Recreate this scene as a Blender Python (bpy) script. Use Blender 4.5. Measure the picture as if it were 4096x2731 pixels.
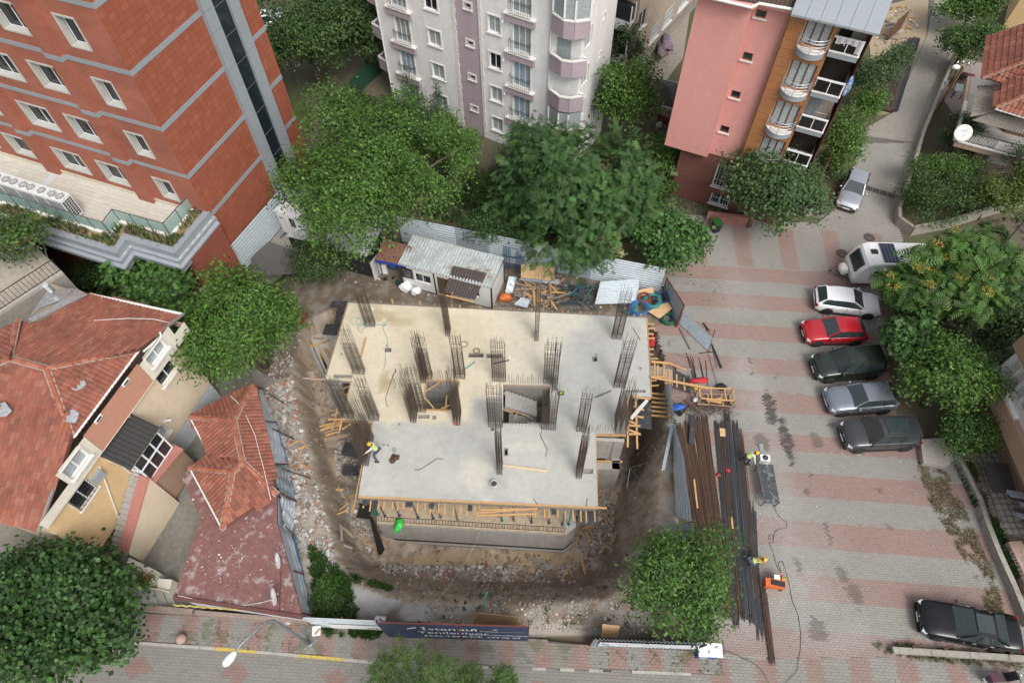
import bpy, math, random
import numpy as np
from mathutils import Vector, Matrix
from mathutils.geometry import delaunay_2d_cdt
for o in list(bpy.data.objects): bpy.data.objects.remove(o)
SC=bpy.context.scene; COL=SC.collection
R=math.radians
random.seed(7); RNG=np.random.default_rng(7)
# ---------------------------------------------------------------- camera
HC=38.0; FPX=2668.0; PITCH=R(56.828); ROLL=R(.937)
_f=np.array([0,math.cos(PITCH),-math.sin(PITCH)]);_rt=np.array([1.,0,0]);_dn=np.cross(_f,_rt)
RT=_rt*math.cos(ROLL)+_dn*math.sin(ROLL);DN=-_rt*math.sin(ROLL)+_dn*math.cos(ROLL)
cam=bpy.data.cameras.new('camera'); camo=bpy.data.objects.new('camera',cam); COL.objects.link(camo)
cam.sensor_width=36; cam.lens=36*FPX/4096; cam.clip_start=.5; cam.clip_end=1500
mw=Matrix.Identity(4)
for i in range(3): mw[i][0]=RT[i]; mw[i][1]=-DN[i]; mw[i][2]=-_f[i]
mw[2][3]=HC; camo.matrix_world=mw; SC.camera=camo
SC.render.resolution_x=1024; SC.render.resolution_y=682
# ---------------------------------------------------------------- sky, sun, exposure
SUN_EL=R(52); AZ=R(152)   # veiled sun high up behind the camera
W=bpy.data.worlds.new('World'); SC.world=W; W.use_nodes=True
nt=W.node_tree; nt.nodes.clear()
sk=nt.nodes.new('ShaderNodeTexSky'); sk.sky_type='NISHITA'; sk.sun_disc=False
sk.sun_elevation=SUN_EL; sk.sun_rotation=AZ; sk.air_density=1.3; sk.dust_density=5; sk.ozone_density=1.0
hs=nt.nodes.new('ShaderNodeHueSaturation'); hs.inputs['Saturation'].default_value=.35
bg=nt.nodes.new('ShaderNodeBackground'); bg.inputs[1].default_value=.15
wo=nt.nodes.new('ShaderNodeOutputWorld')
nt.links.new(sk.outputs[0],hs.inputs['Color']); nt.links.new(hs.outputs[0],bg.inputs[0]); nt.links.new(bg.outputs[0],wo.inputs[0])
sl=bpy.data.lights.new('sun','SUN'); sl.energy=1.35; sl.angle=R(24); sl.color=(1,.97,.92)
so=bpy.data.objects.new('sun',sl); COL.objects.link(so)
_sd=Vector((math.cos(SUN_EL)*math.sin(AZ),math.cos(SUN_EL)*math.cos(AZ),math.sin(SUN_EL)))
so.rotation_euler=_sd.to_track_quat('Z','Y').to_euler(); so.location=_sd*80
SC.view_settings.view_transform='Standard'; SC.view_settings.look='None'; SC.view_settings.gamma=1
SC.view_settings.exposure=0.31
SC.render.engine='CYCLES'
# ---------------------------------------------------------------- helpers
def P(X,Y,z=0.):
    "photo pixel (4096 wide) -> point at height z"
    d=_f+RT*(X-2048)/FPX+DN*(Y-1365.5)/FPX
    t=(z-HC)/d[2]; return Vector((d[0]*t,d[1]*t,z))
def PS(c,pts,z=0.):
    "crop (ox,oy,scale) pixels -> points at z"
    return [P(c[0]+p[0]/c[2],c[1]+p[1]/c[2],z) for p in pts]
def P1(c,x,y,z=0.): return P(c[0]+x/c[2],c[1]+y/c[2],z)
def V(*a): return Vector(a)
Z=Vector((0,0,1))
def tag(o,label=None,cat=None,group=None,kind=None):
    if label:o['label']=label
    if cat:o['category']=cat
    if group:o['group']=group
    if kind:o['kind']=kind
    return o
def thing(name,label,cat,loc=(0,0,0),rz=0,group=None):
    o=bpy.data.objects.new(name,None); COL.objects.link(o); o.empty_display_size=.2
    o.location=loc; o.rotation_euler=(0,0,rz); return tag(o,label,cat,group)
def mloc(o):
    m=Matrix.LocRotScale(o.location,o.rotation_euler,o.scale)
    if o.parent: m=mloc(o.parent)@o.matrix_parent_inverse@m
    return m
def link(name,me,parent=None,world=True):
    o=bpy.data.objects.new(name,me); COL.objects.link(o)
    if parent:
        o.parent=parent
        if world: o.matrix_parent_inverse=mloc(parent).inverted()
    return o
def copy_tree(o,parent=None):
    c=o.copy(); COL.objects.link(c)
    if parent is not None: c.parent=parent
    for ch in o.children: copy_tree(ch,c)
    return c
class MB:
    def __init__(s): s.v=[];s.f=[];s.m=[];s.c=None
    def add(s,vs,fs,mi=0):
        n=len(s.v); s.v.extend([tuple(v) for v in vs]); s.f.extend([tuple(i+n for i in f) for f in fs]); s.m.extend([mi]*len(fs)); return s
    def hexa(s,p,mi=0):
        "8 points: bottom ring 0-3 (ccw from above), top ring 4-7"
        return s.add(p,[(3,2,1,0),(4,5,6,7),(0,1,5,4),(1,2,6,5),(2,3,7,6),(3,0,4,7)],mi)
    def box(s,c,sz,rz=0,mi=0):
        x,y,z=sz[0]/2,sz[1]/2,sz[2]/2; cs,sn=math.cos(rz),math.sin(rz)
        pts=[(c[0]+cs*a-sn*b,c[1]+sn*a+cs*b,c[2]+d) for d in(-z,z) for a,b in((-x,-y),(x,-y),(x,y),(-x,y))]
        return s.hexa(pts,mi)
    def obox(s,o,a,b,c,mi=0):
        o,a,b,c=Vector(o),Vector(a),Vector(b),Vector(c)
        return s.hexa([o,o+a,o+a+b,o+b,o+c,o+a+c,o+a+b+c,o+b+c],mi)
    def beam(s,a,b,w,h,up=Z,mi=0):
        a,b=Vector(a),Vector(b); d=(b-a)
        if d.length<1e-6:return s
        dn=d.normalized(); sd=dn.cross(Vector(up))
        if sd.length<1e-4: sd=dn.cross(Vector((1,0,0)))
        sd.normalize(); u=sd.cross(dn).normalized(); sd*=w/2;u*=h/2
        return s.hexa([a-sd-u,a+sd-u,b+sd-u,b-sd-u,a-sd+u,a+sd+u,b+sd+u,b-sd+u],mi)
    def tube(s,pts,r,n=6,mi=0,caps=True,closed=False):
        pts=[Vector(p) for p in pts]; m=len(pts); ring=[]
        rr=r if hasattr(r,'__len__') else [r]*m
        for i,p in enumerate(pts):
            if closed: t=pts[(i+1)%m]-pts[i-1]
            else: t=pts[min(i+1,m-1)]-pts[max(i-1,0)]
            t=t.normalized() if t.length>1e-9 else Z.copy()
            a=t.cross(Z if abs(t.z)<.95 else Vector((1,0,0))).normalized(); b=t.cross(a)
            ring.append([p+a*rr[i]*math.cos(2*math.pi*k/n)+b*rr[i]*math.sin(2*math.pi*k/n) for k in range(n)])
        vs=[q for g in ring for q in g]; fs=[]
        for i in range(m if closed else m-1):
            j=(i+1)%m
            for k in range(n): fs.append((i*n+k,i*n+(k+1)%n,j*n+(k+1)%n,j*n+k))
        if caps and not closed: fs+= [tuple(range(n))[::-1],tuple((m-1)*n+k for k in range(n))]
        return s.add(vs,fs,mi)
    def prism(s,poly,z0,z1,mi=0,mtop=None):
        n=len(poly); A=sum(poly[i][0]*poly[(i+1)%n][1]-poly[(i+1)%n][0]*poly[i][1] for i in range(n))
        if A<0: poly=list(poly)[::-1]
        zb=z0 if hasattr(z0,'__len__') else [z0]*n; zt=z1 if hasattr(z1,'__len__') else [z1]*n
        if A<0 and hasattr(z0,'__len__'): zb=zb[::-1]
        if A<0 and hasattr(z1,'__len__'): zt=zt[::-1]
        vs=[(p[0],p[1],zb[i]) for i,p in enumerate(poly)]+[(p[0],p[1],zt[i]) for i,p in enumerate(poly)]
        s.add(vs,[tuple(range(n))[::-1]]+[(i,(i+1)%n,n+(i+1)%n,n+i) for i in range(n)],mi)
        s.add(vs[n:],[tuple(range(n))],mi if mtop is None else mtop); return s
    def lathe(s,c,prof,n=16,mi=0,axis=None):
        c=Vector(c); ax=(Vector(axis) if axis else Z).normalized()
        a=ax.cross(Vector((0,1,0)) if abs(ax.y)<.9 else Vector((1,0,0))).normalized(); b=ax.cross(a)
        vs=[c+ax*h+(a*math.cos(2*math.pi*k/n)+b*math.sin(2*math.pi*k/n))*r for r,h in prof for k in range(n)]
        fs=[(i*n+k,i*n+(k+1)%n,(i+1)*n+(k+1)%n,(i+1)*n+k) for i in range(len(prof)-1) for k in range(n)]
        if prof[0][0]>1e-4: fs.append(tuple(range(n))[::-1])
        if prof[-1][0]>1e-4: fs.append(tuple((len(prof)-1)*n+k for k in range(n)))
        return s.add(vs,fs,mi)
    def grid(s,rows,mi=0):
        m=len(rows[0]); vs=[p for r in rows for p in r]
        return s.add(vs,[(i*m+j,i*m+j+1,(i+1)*m+j+1,(i+1)*m+j) for i in range(len(rows)-1) for j in range(m-1)],mi)
    def mesh(s,name,mats,smooth=False):
        me=bpy.data.meshes.new(name); me.from_pydata(s.v,[],s.f)
        if not isinstance(mats,(list,tuple)): mats=[mats]
        for m in mats: me.materials.append(m)
        if len(mats)>1: me.polygons.foreach_set('material_index',s.m)
        me.polygons.foreach_set('use_smooth',[smooth]*len(s.f))
        me.update(); return me
    def build(s,name,mats,parent=None,world=True,smooth=False):
        return link(name,s.mesh(name,mats,smooth),parent,world)
def npmesh(name,verts,faces4,mat,col=None,smooth=False):
    "numpy quads (or tris) mesh with an optional per-face-corner colour"
    me=bpy.data.meshes.new(name); n=len(faces4); k=faces4.shape[1]
    me.vertices.add(len(verts)); me.vertices.foreach_set('co',verts.astype(np.float32).ravel())
    me.loops.add(n*k); me.loops.foreach_set('vertex_index',faces4.astype(np.int32).ravel())
    me.polygons.add(n); me.polygons.foreach_set('loop_start',np.arange(0,n*k,k,dtype=np.int32))
    me.polygons.foreach_set('use_smooth',np.full(n,smooth,bool))
    me.materials.append(mat)
    if col is not None:
        a=me.color_attributes.new('tint','FLOAT_COLOR','POINT'); c=np.ones((len(verts),4),np.float32); c[:,:col.shape[1]]=col; a.data.foreach_set('color',c.ravel())
    me.update(calc_edges=True); return me
def inpoly(x,y,poly):
    x=np.asarray(x);y=np.asarray(y);r=np.zeros(x.shape,bool);n=len(poly)
    for i in range(n):
        x1,y1=poly[i][0],poly[i][1];x2,y2=poly[(i+1)%n][0],poly[(i+1)%n][1]
        c=((y1>y)!=(y2>y)); 
        with np.errstate(all='ignore'): r^=c&(x<(x2-x1)*(y-y1)/((y2-y1) if y2!=y1 else 1e-9)+x1)
    return r
def dpoly(x,y,poly,closed=True):
    x=np.asarray(x,float);y=np.asarray(y,float);d=np.full(x.shape,1e9);n=len(poly)
    for i in range(n if closed else n-1):
        ax,ay=poly[i][0],poly[i][1];bx,by=poly[(i+1)%n][0],poly[(i+1)%n][1]
        L=(bx-ax)**2+(by-ay)**2+1e-12;t=np.clip(((x-ax)*(bx-ax)+(y-ay)*(by-ay))/L,0,1)
        d=np.minimum(d,np.hypot(x-ax-t*(bx-ax),y-ay-t*(by-ay)))
    return d
_H=RNG.random((512,512))
def vnoise(x,y,s=1.):
    x=np.asarray(x,float)*s+100.5;y=np.asarray(y,float)*s+77.3;xi=np.floor(x).astype(int);yi=np.floor(y).astype(int);fx=x-xi;fy=y-yi
    fx=fx*fx*(3-2*fx);fy=fy*fy*(3-2*fy);g=lambda a,b:_H[a%512,b%512]
    return (g(xi,yi)*(1-fx)+g(xi+1,yi)*fx)*(1-fy)+(g(xi,yi+1)*(1-fx)+g(xi+1,yi+1)*fx)*fy
def fbm(x,y,s=1.,o=4):
    r=0;a=.5
    for i in range(o): r=r+a*vnoise(x+i*13.7,y-i*7.1,s);s*=2.03;a*=.5
    return r/(1-.5**o)
class Face:
    "vertical plane through o with direction ang (deg); u along, z up, d outwards"
    def __init__(s,o,ang):
        a=R(ang);s.a=a;s.o=Vector((o[0],o[1],0));s.u=Vector((math.cos(a),math.sin(a),0));s.n=Vector((math.sin(a),-math.cos(a),0))
    def w(s,u,z,d=0): return s.o+s.u*u+s.n*d+Vector((0,0,z))
    def px(s,X,Y,d=0):
        r=Vector(_f+RT*(X-2048)/FPX+DN*(Y-1365.5)/FPX);c=Vector((0,0,HC));o=s.o+s.n*d
        w=c+r*((o-c).dot(s.n)/r.dot(s.n));return (w-s.o).dot(s.u),w.z
    def box(s,mb,u0,u1,z0,z1,d0,d1,mi=0):
        return mb.obox(s.w(u0,z0,d1),s.u*(u1-u0),s.n*(d0-d1),Vector((0,0,z1-z0)),mi)
    def wall(s,mb,u0,u1,z0,z1,ops=(),d=0,rev=.2,mi=0,mr=None):
        "wall skin with rectangular openings (u0,z0,u1,z1) and reveals"
        us=sorted({u0,u1,*[o[0] for o in ops],*[o[2] for o in ops]}); zs=sorted({z0,z1,*[o[1] for o in ops],*[o[3] for o in ops]})
        us=[u for u in us if u0-1e-6<=u<=u1+1e-6]; zs=[z for z in zs if z0-1e-6<=z<=z1+1e-6]
        for i in range(len(us)-1):
            for j in range(len(zs)-1):
                cu,cz=(us[i]+us[i+1])/2,(zs[j]+zs[j+1])/2
                if any(o[0]<cu<o[2] and o[1]<cz<o[3] for o in ops): continue
                mb.add([s.w(us[i],zs[j],d),s.w(us[i+1],zs[j],d),s.w(us[i+1],zs[j+1],d),s.w(us[i],zs[j+1],d)],[(0,1,2,3)],mi)
        m=mi if mr is None else mr
        for a,b,c,e in ops:
            q=lambda u,z,k:s.w(u,z,k)
            for (p,r_) in (((a,b),(c,b)),((c,b),(c,e)),((c,e),(a,e)),((a,e),(a,b))):
                mb.add([q(*p,d),q(*r_,d),q(*r_,d-rev),q(*p,d-rev)],[(0,1,2,3)],m)
        return mb
# ---------------------------------------------------------------- materials
def hexc(h):
    h=h.lstrip('#');c=[int(h[i:i+2],16)/255 for i in(0,2,4)]
    return tuple(x/12.92 if x<=.04045 else ((x+.055)/1.055)**2.4 for x in c)
MATS={}
def mat(name,col,rough=.8,var=.18,scale=2.,bump=.15,bscale=None,metal=0.,col2=None,split=None,tint=False,dirt=0.,dirtcol=(.12,.10,.085),trans=0.,coat=0.,alpha=1.,stretch=None,spec=.5,streak=0.,wear=None):
    if name in MATS:return MATS[name]
    m=bpy.data.materials.new(name);m.use_nodes=True;t=m.node_tree;N=t.nodes;L=t.links;b=N['Principled BSDF']
    b.inputs['Roughness'].default_value=rough;b.inputs['Metallic'].default_value=metal;b.inputs['Specular IOR Level'].default_value=spec
    if coat:b.inputs['Coat Weight'].default_value=coat;b.inputs['Coat Roughness'].default_value=.06
    tc=N.new('ShaderNodeTexCoord');mp=N.new('ShaderNodeMapping');geo=N.new('ShaderNodeNewGeometry')
    L.new(geo.outputs['Position'] if not stretch else tc.outputs['Object'],mp.inputs[0])
    if stretch:mp.inputs['Scale'].default_value=stretch
    def noise(sc,det=5,ro=.6):
        n=N.new('ShaderNodeTexNoise');n.inputs['Scale'].default_value=sc;n.inputs['Detail'].default_value=det;n.inputs['Roughness'].default_value=ro;L.new(mp.outputs[0],n.inputs['Vector']);return n
    def ramp(src,a,bb,c0,c1):
        r=N.new('ShaderNodeMapRange');r.inputs[1].default_value=a;r.inputs[2].default_value=bb;r.inputs[3].default_value=c0;r.inputs[4].default_value=c1;L.new(src,r.inputs[0]);return r
    def mix(fac,A,B,bt='MIX'):
        x=N.new('ShaderNodeMix');x.data_type='RGBA';x.blend_type=bt;x.clamp_factor=True
        for s_,v in((0,fac),(6,A),(7,B)):
            if hasattr(v,'default_value') or hasattr(v,'links') :L.new(v,x.inputs[s_])
            else:x.inputs[s_].default_value=v if s_==0 else (*v,1)
        return x.outputs[2]
    n1=noise(scale);base=col
    cur=None
    if col2:
        r=ramp(n1.outputs[0],(split or .5)-.08,(split or .5)+.08,0,1);cur=mix(r.outputs[0],col,col2)
    if tint:
        at=N.new('ShaderNodeAttribute');at.attribute_name='tint'
        cur=at.outputs['Color'] if tint=='full' else mix(1.,cur if cur else col,at.outputs['Color'],'MULTIPLY')
    if var:
        n2=noise(scale*3.7,4);r2=ramp(n2.outputs[0],.3,.7,1-var,1+var)
        cc=N.new('ShaderNodeCombineColor');[L.new(r2.outputs[0],cc.inputs[i]) for i in range(3)]
        cur=mix(1.,cur if cur else col,cc.outputs[0],'MULTIPLY')
    if dirt:
        n3=noise(scale*.6,6,.7);r3=ramp(n3.outputs[0],.5,.75,0,dirt);cur=mix(r3.outputs[0],cur if cur else col,dirtcol)
    if streak:
        m5=N.new('ShaderNodeMapping');m5.inputs['Scale'].default_value=(1.5,1.5,.16);L.new(geo.outputs['Position'],m5.inputs[0]);n5=N.new('ShaderNodeTexNoise');n5.inputs['Scale'].default_value=1.;n5.inputs['Detail'].default_value=7;n5.inputs['Roughness'].default_value=.65;L.new(m5.outputs[0],n5.inputs['Vector']);r5=ramp(n5.outputs[0],.46,.8,0,streak);cur=mix(r5.outputs[0],cur if cur else col,tuple(c*.55+.02 for c in col))
    if wear:
        n4=noise(wear[0],7,.75);r4=ramp(n4.outputs[0],wear[1],wear[1]+.08,0,wear[2]);cur=mix(r4.outputs[0],cur if cur else col,wear[3])
    if cur is not None:L.new(cur,b.inputs['Base Color'])
    else:b.inputs['Base Color'].default_value=(*col,1)
    if bump:
        nb=noise(bscale or scale*9,5);bm=N.new('ShaderNodeBump');bm.inputs['Strength'].default_value=bump;bm.inputs['Distance'].default_value=.02
        L.new(nb.outputs[0],bm.inputs['Height']);L.new(bm.outputs[0],b.inputs['Normal'])
    if trans:
        tr=N.new('ShaderNodeBsdfTranslucent');ms=N.new('ShaderNodeMixShader');ms.inputs[0].default_value=trans
        if cur is not None:L.new(cur,tr.inputs[0])
        else:tr.inputs[0].default_value=(*col,1)
        L.new(b.outputs[0],ms.inputs[1]);L.new(tr.outputs[0],ms.inputs[2]);L.new(ms.outputs[0],N['Material Output'].inputs[0])
    if alpha<1:b.inputs['Alpha'].default_value=alpha
    MATS[name]=m;return m
C=lambda r,g,b:(r,g,b)
conc=mat('concrete',(.40,.38,.345),.9,.14,1.2,.25,30,dirt=.25,dirtcol=(.2,.19,.17))
concd=mat('weathered_concrete',(.27,.255,.23),.92,.2,1.5,.35,18,dirt=.5,dirtcol=(.13,.12,.10))
concw=mat('wall_concrete',(.36,.34,.315),.85,.12,.9,.15,25,streak=.6,dirt=.35,dirtcol=(.2,.17,.13))
timber=mat('new_timber',(.50,.30,.13),.75,.3,6,.2,40,dirt=.2,dirtcol=(.3,.16,.07))
timbero=mat('old_timber',(.33,.24,.16),.85,.3,5,.3,40,dirt=.4,dirtcol=(.15,.12,.1))
timberg=mat('grey_timber',(.22,.20,.18),.9,.25,4,.3,40)
ply=mat('black_formwork_ply',(.035,.036,.042),.5,.3,3,.15,30,wear=(5.,.56,.75,(.22,.21,.20)))
plyt=mat('plywood',(.55,.36,.19),.7,.25,3,.1,30,dirt=.35,dirtcol=(.32,.17,.07))
rust=mat('rusty_steel',(.10,.055,.035),.8,.35,9,.2,60,metal=.3)
rebarm=mat('rebar_steel',(.085,.062,.046),.7,.35,7,.1,60,metal=.35)
rebarg=mat('dark_rebar',(.07,.072,.078),.6,.3,6,.1,60,metal=.4)
redst=mat('red_primer_steel',(.12,.028,.022),.75,.3,6,.2)
galv=mat('galvanised_sheet',(.50,.565,.605),.4,.12,1.3,.08,12,metal=.15,dirt=.2,dirtcol=(.2,.22,.23))
galvd=mat('dull_galvanised_sheet',(.30,.345,.375),.5,.2,1.6,.1,12,metal=.15,dirt=.4,dirtcol=(.12,.13,.13))
galvr=mat('stained_roof_sheet',(.44,.49,.49),.55,.2,1.2,.1,10,metal=.1,dirt=.55,dirtcol=(.16,.10,.055))
steel=mat('grey_steel',(.2,.21,.22),.5,.15,5,.05,metal=.6)
white=mat('white_paint',(.72,.71,.68),.6,.07,2,.05)
whitep=mat('white_plastic',(.74,.75,.76),.35,.04,2,0)
black=mat('black_plastic',(.018,.018,.02),.5,.1,3,.05)
rubber=mat('tyre_rubber',(.022,.022,.023),.85,.15,6,.1)
glassd=mat('dark_glass',(.018,.022,.026),.08,.2,1.,0,spec=.6)
glassc=mat('curtained_glass',(.33,.37,.38),.12,.25,2.5,0,spec=.6)
glassb=mat('blue_curtained_glass',(.30,.38,.45),.12,.2,2.5,0,spec=.6)
iron=mat('black_iron',(.015,.014,.014),.55,.2,5,.1)
red=mat('red_cloth',(.42,.02,.03),.8,.3,6,.3)
# ---------------------------------------------------------------- ground sheet with the excavation
c4=(3000,0,1.7418);a1=(0,850,1.7418);a2=(1000,850,1.7418);a3=(2000,850,1.7418);a4=(3000,850,1.7418)
c1=(0,0,1.7418);c2=(1000,0,1.7418);c3=(2000,0,1.7418);cA=(2250,0,2.24);cB=(1450,0,2.614)
r1=(0,1750,1.598);r2=(1000,1750,1.598);r3=(2000,1750,1.598);r4=(3000,1750,1.598)
S4=(1200,1180,2.24);S5=(1900,1180,1.96);S6=(1250,1700,2.8517);S7=(2000,1950,3.92);S8=(1150,1480,3.92);S9=(2350,1550,2.613);SA=(2550,1250,3.824)
kk=(1050,750,2.352);hh=(0,1150,1.568);gg=(700,1500,1.568);ter=(0,600,2.412);pk=(2900,0,2.24);tr=(3600,200,2.613)
F1=(0,0,1)
ZS,ZL=1.2,-1.7           # top of the cast floor, top of the basement ledge
def XY(pts,z=0.): return [tuple(P(x,y,z))[:2] for x,y in pts]
OUT=XY([(1215,1290),(1165,1500),(1180,1650),(1240,1800),(1257,1910),(1320,2110),(1335,2230),(1400,2330),(1560,2400),(2060,2430),(2420,2400),(2560,2300),(2625,2150),(2645,1950),(2665,1700),(2655,1460),(2660,1430),(2636,1381),(2630,1325),(2590,1300),(1420,1225),(1330,1240)])
INN=XY([(1255,1360),(1235,1480)],-2.2)+XY([(1262,1582),(1290,1697),(1325,1863),(1365,1960),(1395,2149)],-2.6)+XY([(1500,2270),(1700,2305),(2060,2325),(2330,2325),(2410,2240),(2440,2080),(2520,1850),(2590,1640),(2590,1450),(2570,1380)],-4.9)+XY([(1420,1290)],-2)
def terrain(x,y):
    x=np.asarray(x,float);y=np.asarray(y,float)
    ins=inpoly(x,y,OUT);inn=inpoly(x,y,INN);do=dpoly(x,y,OUT);di=np.where(inn,0,dpoly(x,y,INN))
    t=np.where(ins,do/(do+di+1e-6),0);t=t*t*(3-2*t)*.6+t*.4
    zf=-2.3-2.7*np.clip((x+12.5)/5,0,1)
    n=fbm(x,y,.9);rid=np.abs(vnoise(x*1.2+y*.6,y*.5-x*.3,1.4)-.5)
    z=zf*t+ (n-.5)*.6*np.minimum(1,do*1.5)*ins + rid*1.1*t*(1-t)*2*ins
    z+=np.where(ins,(fbm(x,y,4)-.5)*.3*np.minimum(1,do*2),0)
    # low heaps on the site apron
    hp=P(1490,2390);z+=.45*np.exp(-(((x-hp[0])/2.2)**2+((y-hp[1])/1.0)**2)**1.5)
    ap=inpoly(x,y,SITE)&~ins
    z+=np.where(ap,(fbm(x,y,2.2)-.35)*.16,0)
    return z
SITE=XY([(1060,1560),(1130,1290),(1150,1000),(1230,880),(1700,950),(2640,1165),(2690,1300),(2690,1900),(2740,2250),(2800,2560),(2360,2540),(2110,2535),(1830,2505),(1250,2470),(1160,2080)])
xs=np.unique(np.concatenate([np.linspace(-600,-60,8),np.linspace(-60,-18,15),np.arange(-18,11.5,.16),np.linspace(11.5,60,17),np.linspace(60,600,8)]))
ys=np.unique(np.concatenate([np.linspace(-300,0,6),np.linspace(0,5.4,6),np.arange(5.4,34,.16),np.linspace(34,90,16),np.linspace(90,900,8)]))
GX,GY=np.meshgrid(xs,ys);GZ=terrain(GX,GY)-np.where(inpoly(GX,GY,SITE),0,.06)-np.where(GY<6.6,.2,0)*(GX<60)
n=fbm(GX,GY,1.1);n2=fbm(GX+9,GY,5.);n3=fbm(GX,GY,2.3)
def lerp(a,b,t): return a*(1-t[...,None])+np.array(b)*t[...,None]
sm=lambda x,a,b:np.clip((x-a)/(b-a),0,1)
col=np.ones(GX.shape+(3,))*np.array([.115,.095,.066])
col=lerp(col,(.07,.085,.035),sm(n,.5,.62))                                   # garden soil with moss and dry grass
site=inpoly(GX,GY,SITE);ins=inpoly(GX,GY,OUT)
cs=np.ones_like(col)*np.array([.235,.185,.135]);cs=lerp(cs,(.27,.25,.22),sm(n3,.42,.6))
cs=lerp(cs,(.16,.115,.075),sm(fbm(GX+30,GY,.8),.52,.66)*.8)
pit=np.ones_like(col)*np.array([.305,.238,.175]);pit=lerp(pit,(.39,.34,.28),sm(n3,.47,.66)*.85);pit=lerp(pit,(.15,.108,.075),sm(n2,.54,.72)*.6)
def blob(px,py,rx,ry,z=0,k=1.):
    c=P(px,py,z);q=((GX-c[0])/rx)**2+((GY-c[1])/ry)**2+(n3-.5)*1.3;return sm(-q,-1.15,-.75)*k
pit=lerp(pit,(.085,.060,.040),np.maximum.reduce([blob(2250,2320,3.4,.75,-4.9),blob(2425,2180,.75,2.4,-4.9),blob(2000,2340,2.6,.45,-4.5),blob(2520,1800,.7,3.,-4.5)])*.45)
pit=lerp(pit,(.34,.245,.145),blob(1980,2228,6.,.42,-4.9)*.8)
pit=lerp(pit,(.235,.22,.195),np.maximum(blob(1430,1950,1.,3.,-2.5),blob(1800,2285,5.5,.5,-4.9))*.8)
cs=lerp(cs,(.37,.36,.345),np.maximum.reduce([blob(1480,2395,1.9,.85),blob(1670,2450,1.,.45)])*.95)
cs=lerp(cs,(.34,.315,.275),np.maximum.reduce([blob(1810,2430,1.2,.4),blob(2240,2540,2.4,.6),blob(2530,2480,1.2,.6)])*.7)
lb=XY([(1060,1560),(1165,1500),(1200,1700),(1260,1920),(1325,2150),(1345,2260),(1330,2330),(1250,2470),(1180,2100)]);inl=inpoly(GX,GY,lb)
cs=np.where(inl[...,None],lerp(np.ones_like(col)*np.array([.33,.305,.27]),(.27,.205,.155),sm(n2,.5,.62)*.7),cs)
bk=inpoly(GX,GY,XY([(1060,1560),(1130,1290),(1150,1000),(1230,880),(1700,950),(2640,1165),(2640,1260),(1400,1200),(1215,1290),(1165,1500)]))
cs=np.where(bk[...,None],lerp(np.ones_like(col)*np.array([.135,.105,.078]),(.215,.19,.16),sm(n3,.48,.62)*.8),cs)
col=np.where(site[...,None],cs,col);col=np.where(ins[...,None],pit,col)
hk=np.clip(1-np.maximum(np.abs(GX)-25,0)/60,0.3,1)
nx,ny=len(xs),len(ys);vs=np.stack([GX,GY,GZ],-1).reshape(-1,3)
I=np.arange(nx*ny).reshape(ny,nx);fc=np.stack([I[:-1,:-1],I[:-1,1:],I[1:,1:],I[1:,:-1]],-1).reshape(-1,4)
soil=mat('soil',(.5,.5,.5),.95,.22,6,.6,26,tint='full')
ground=link('ground',npmesh('ground',vs,fc,soil,col.reshape(-1,3),True));tag(ground,kind='structure')

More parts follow.
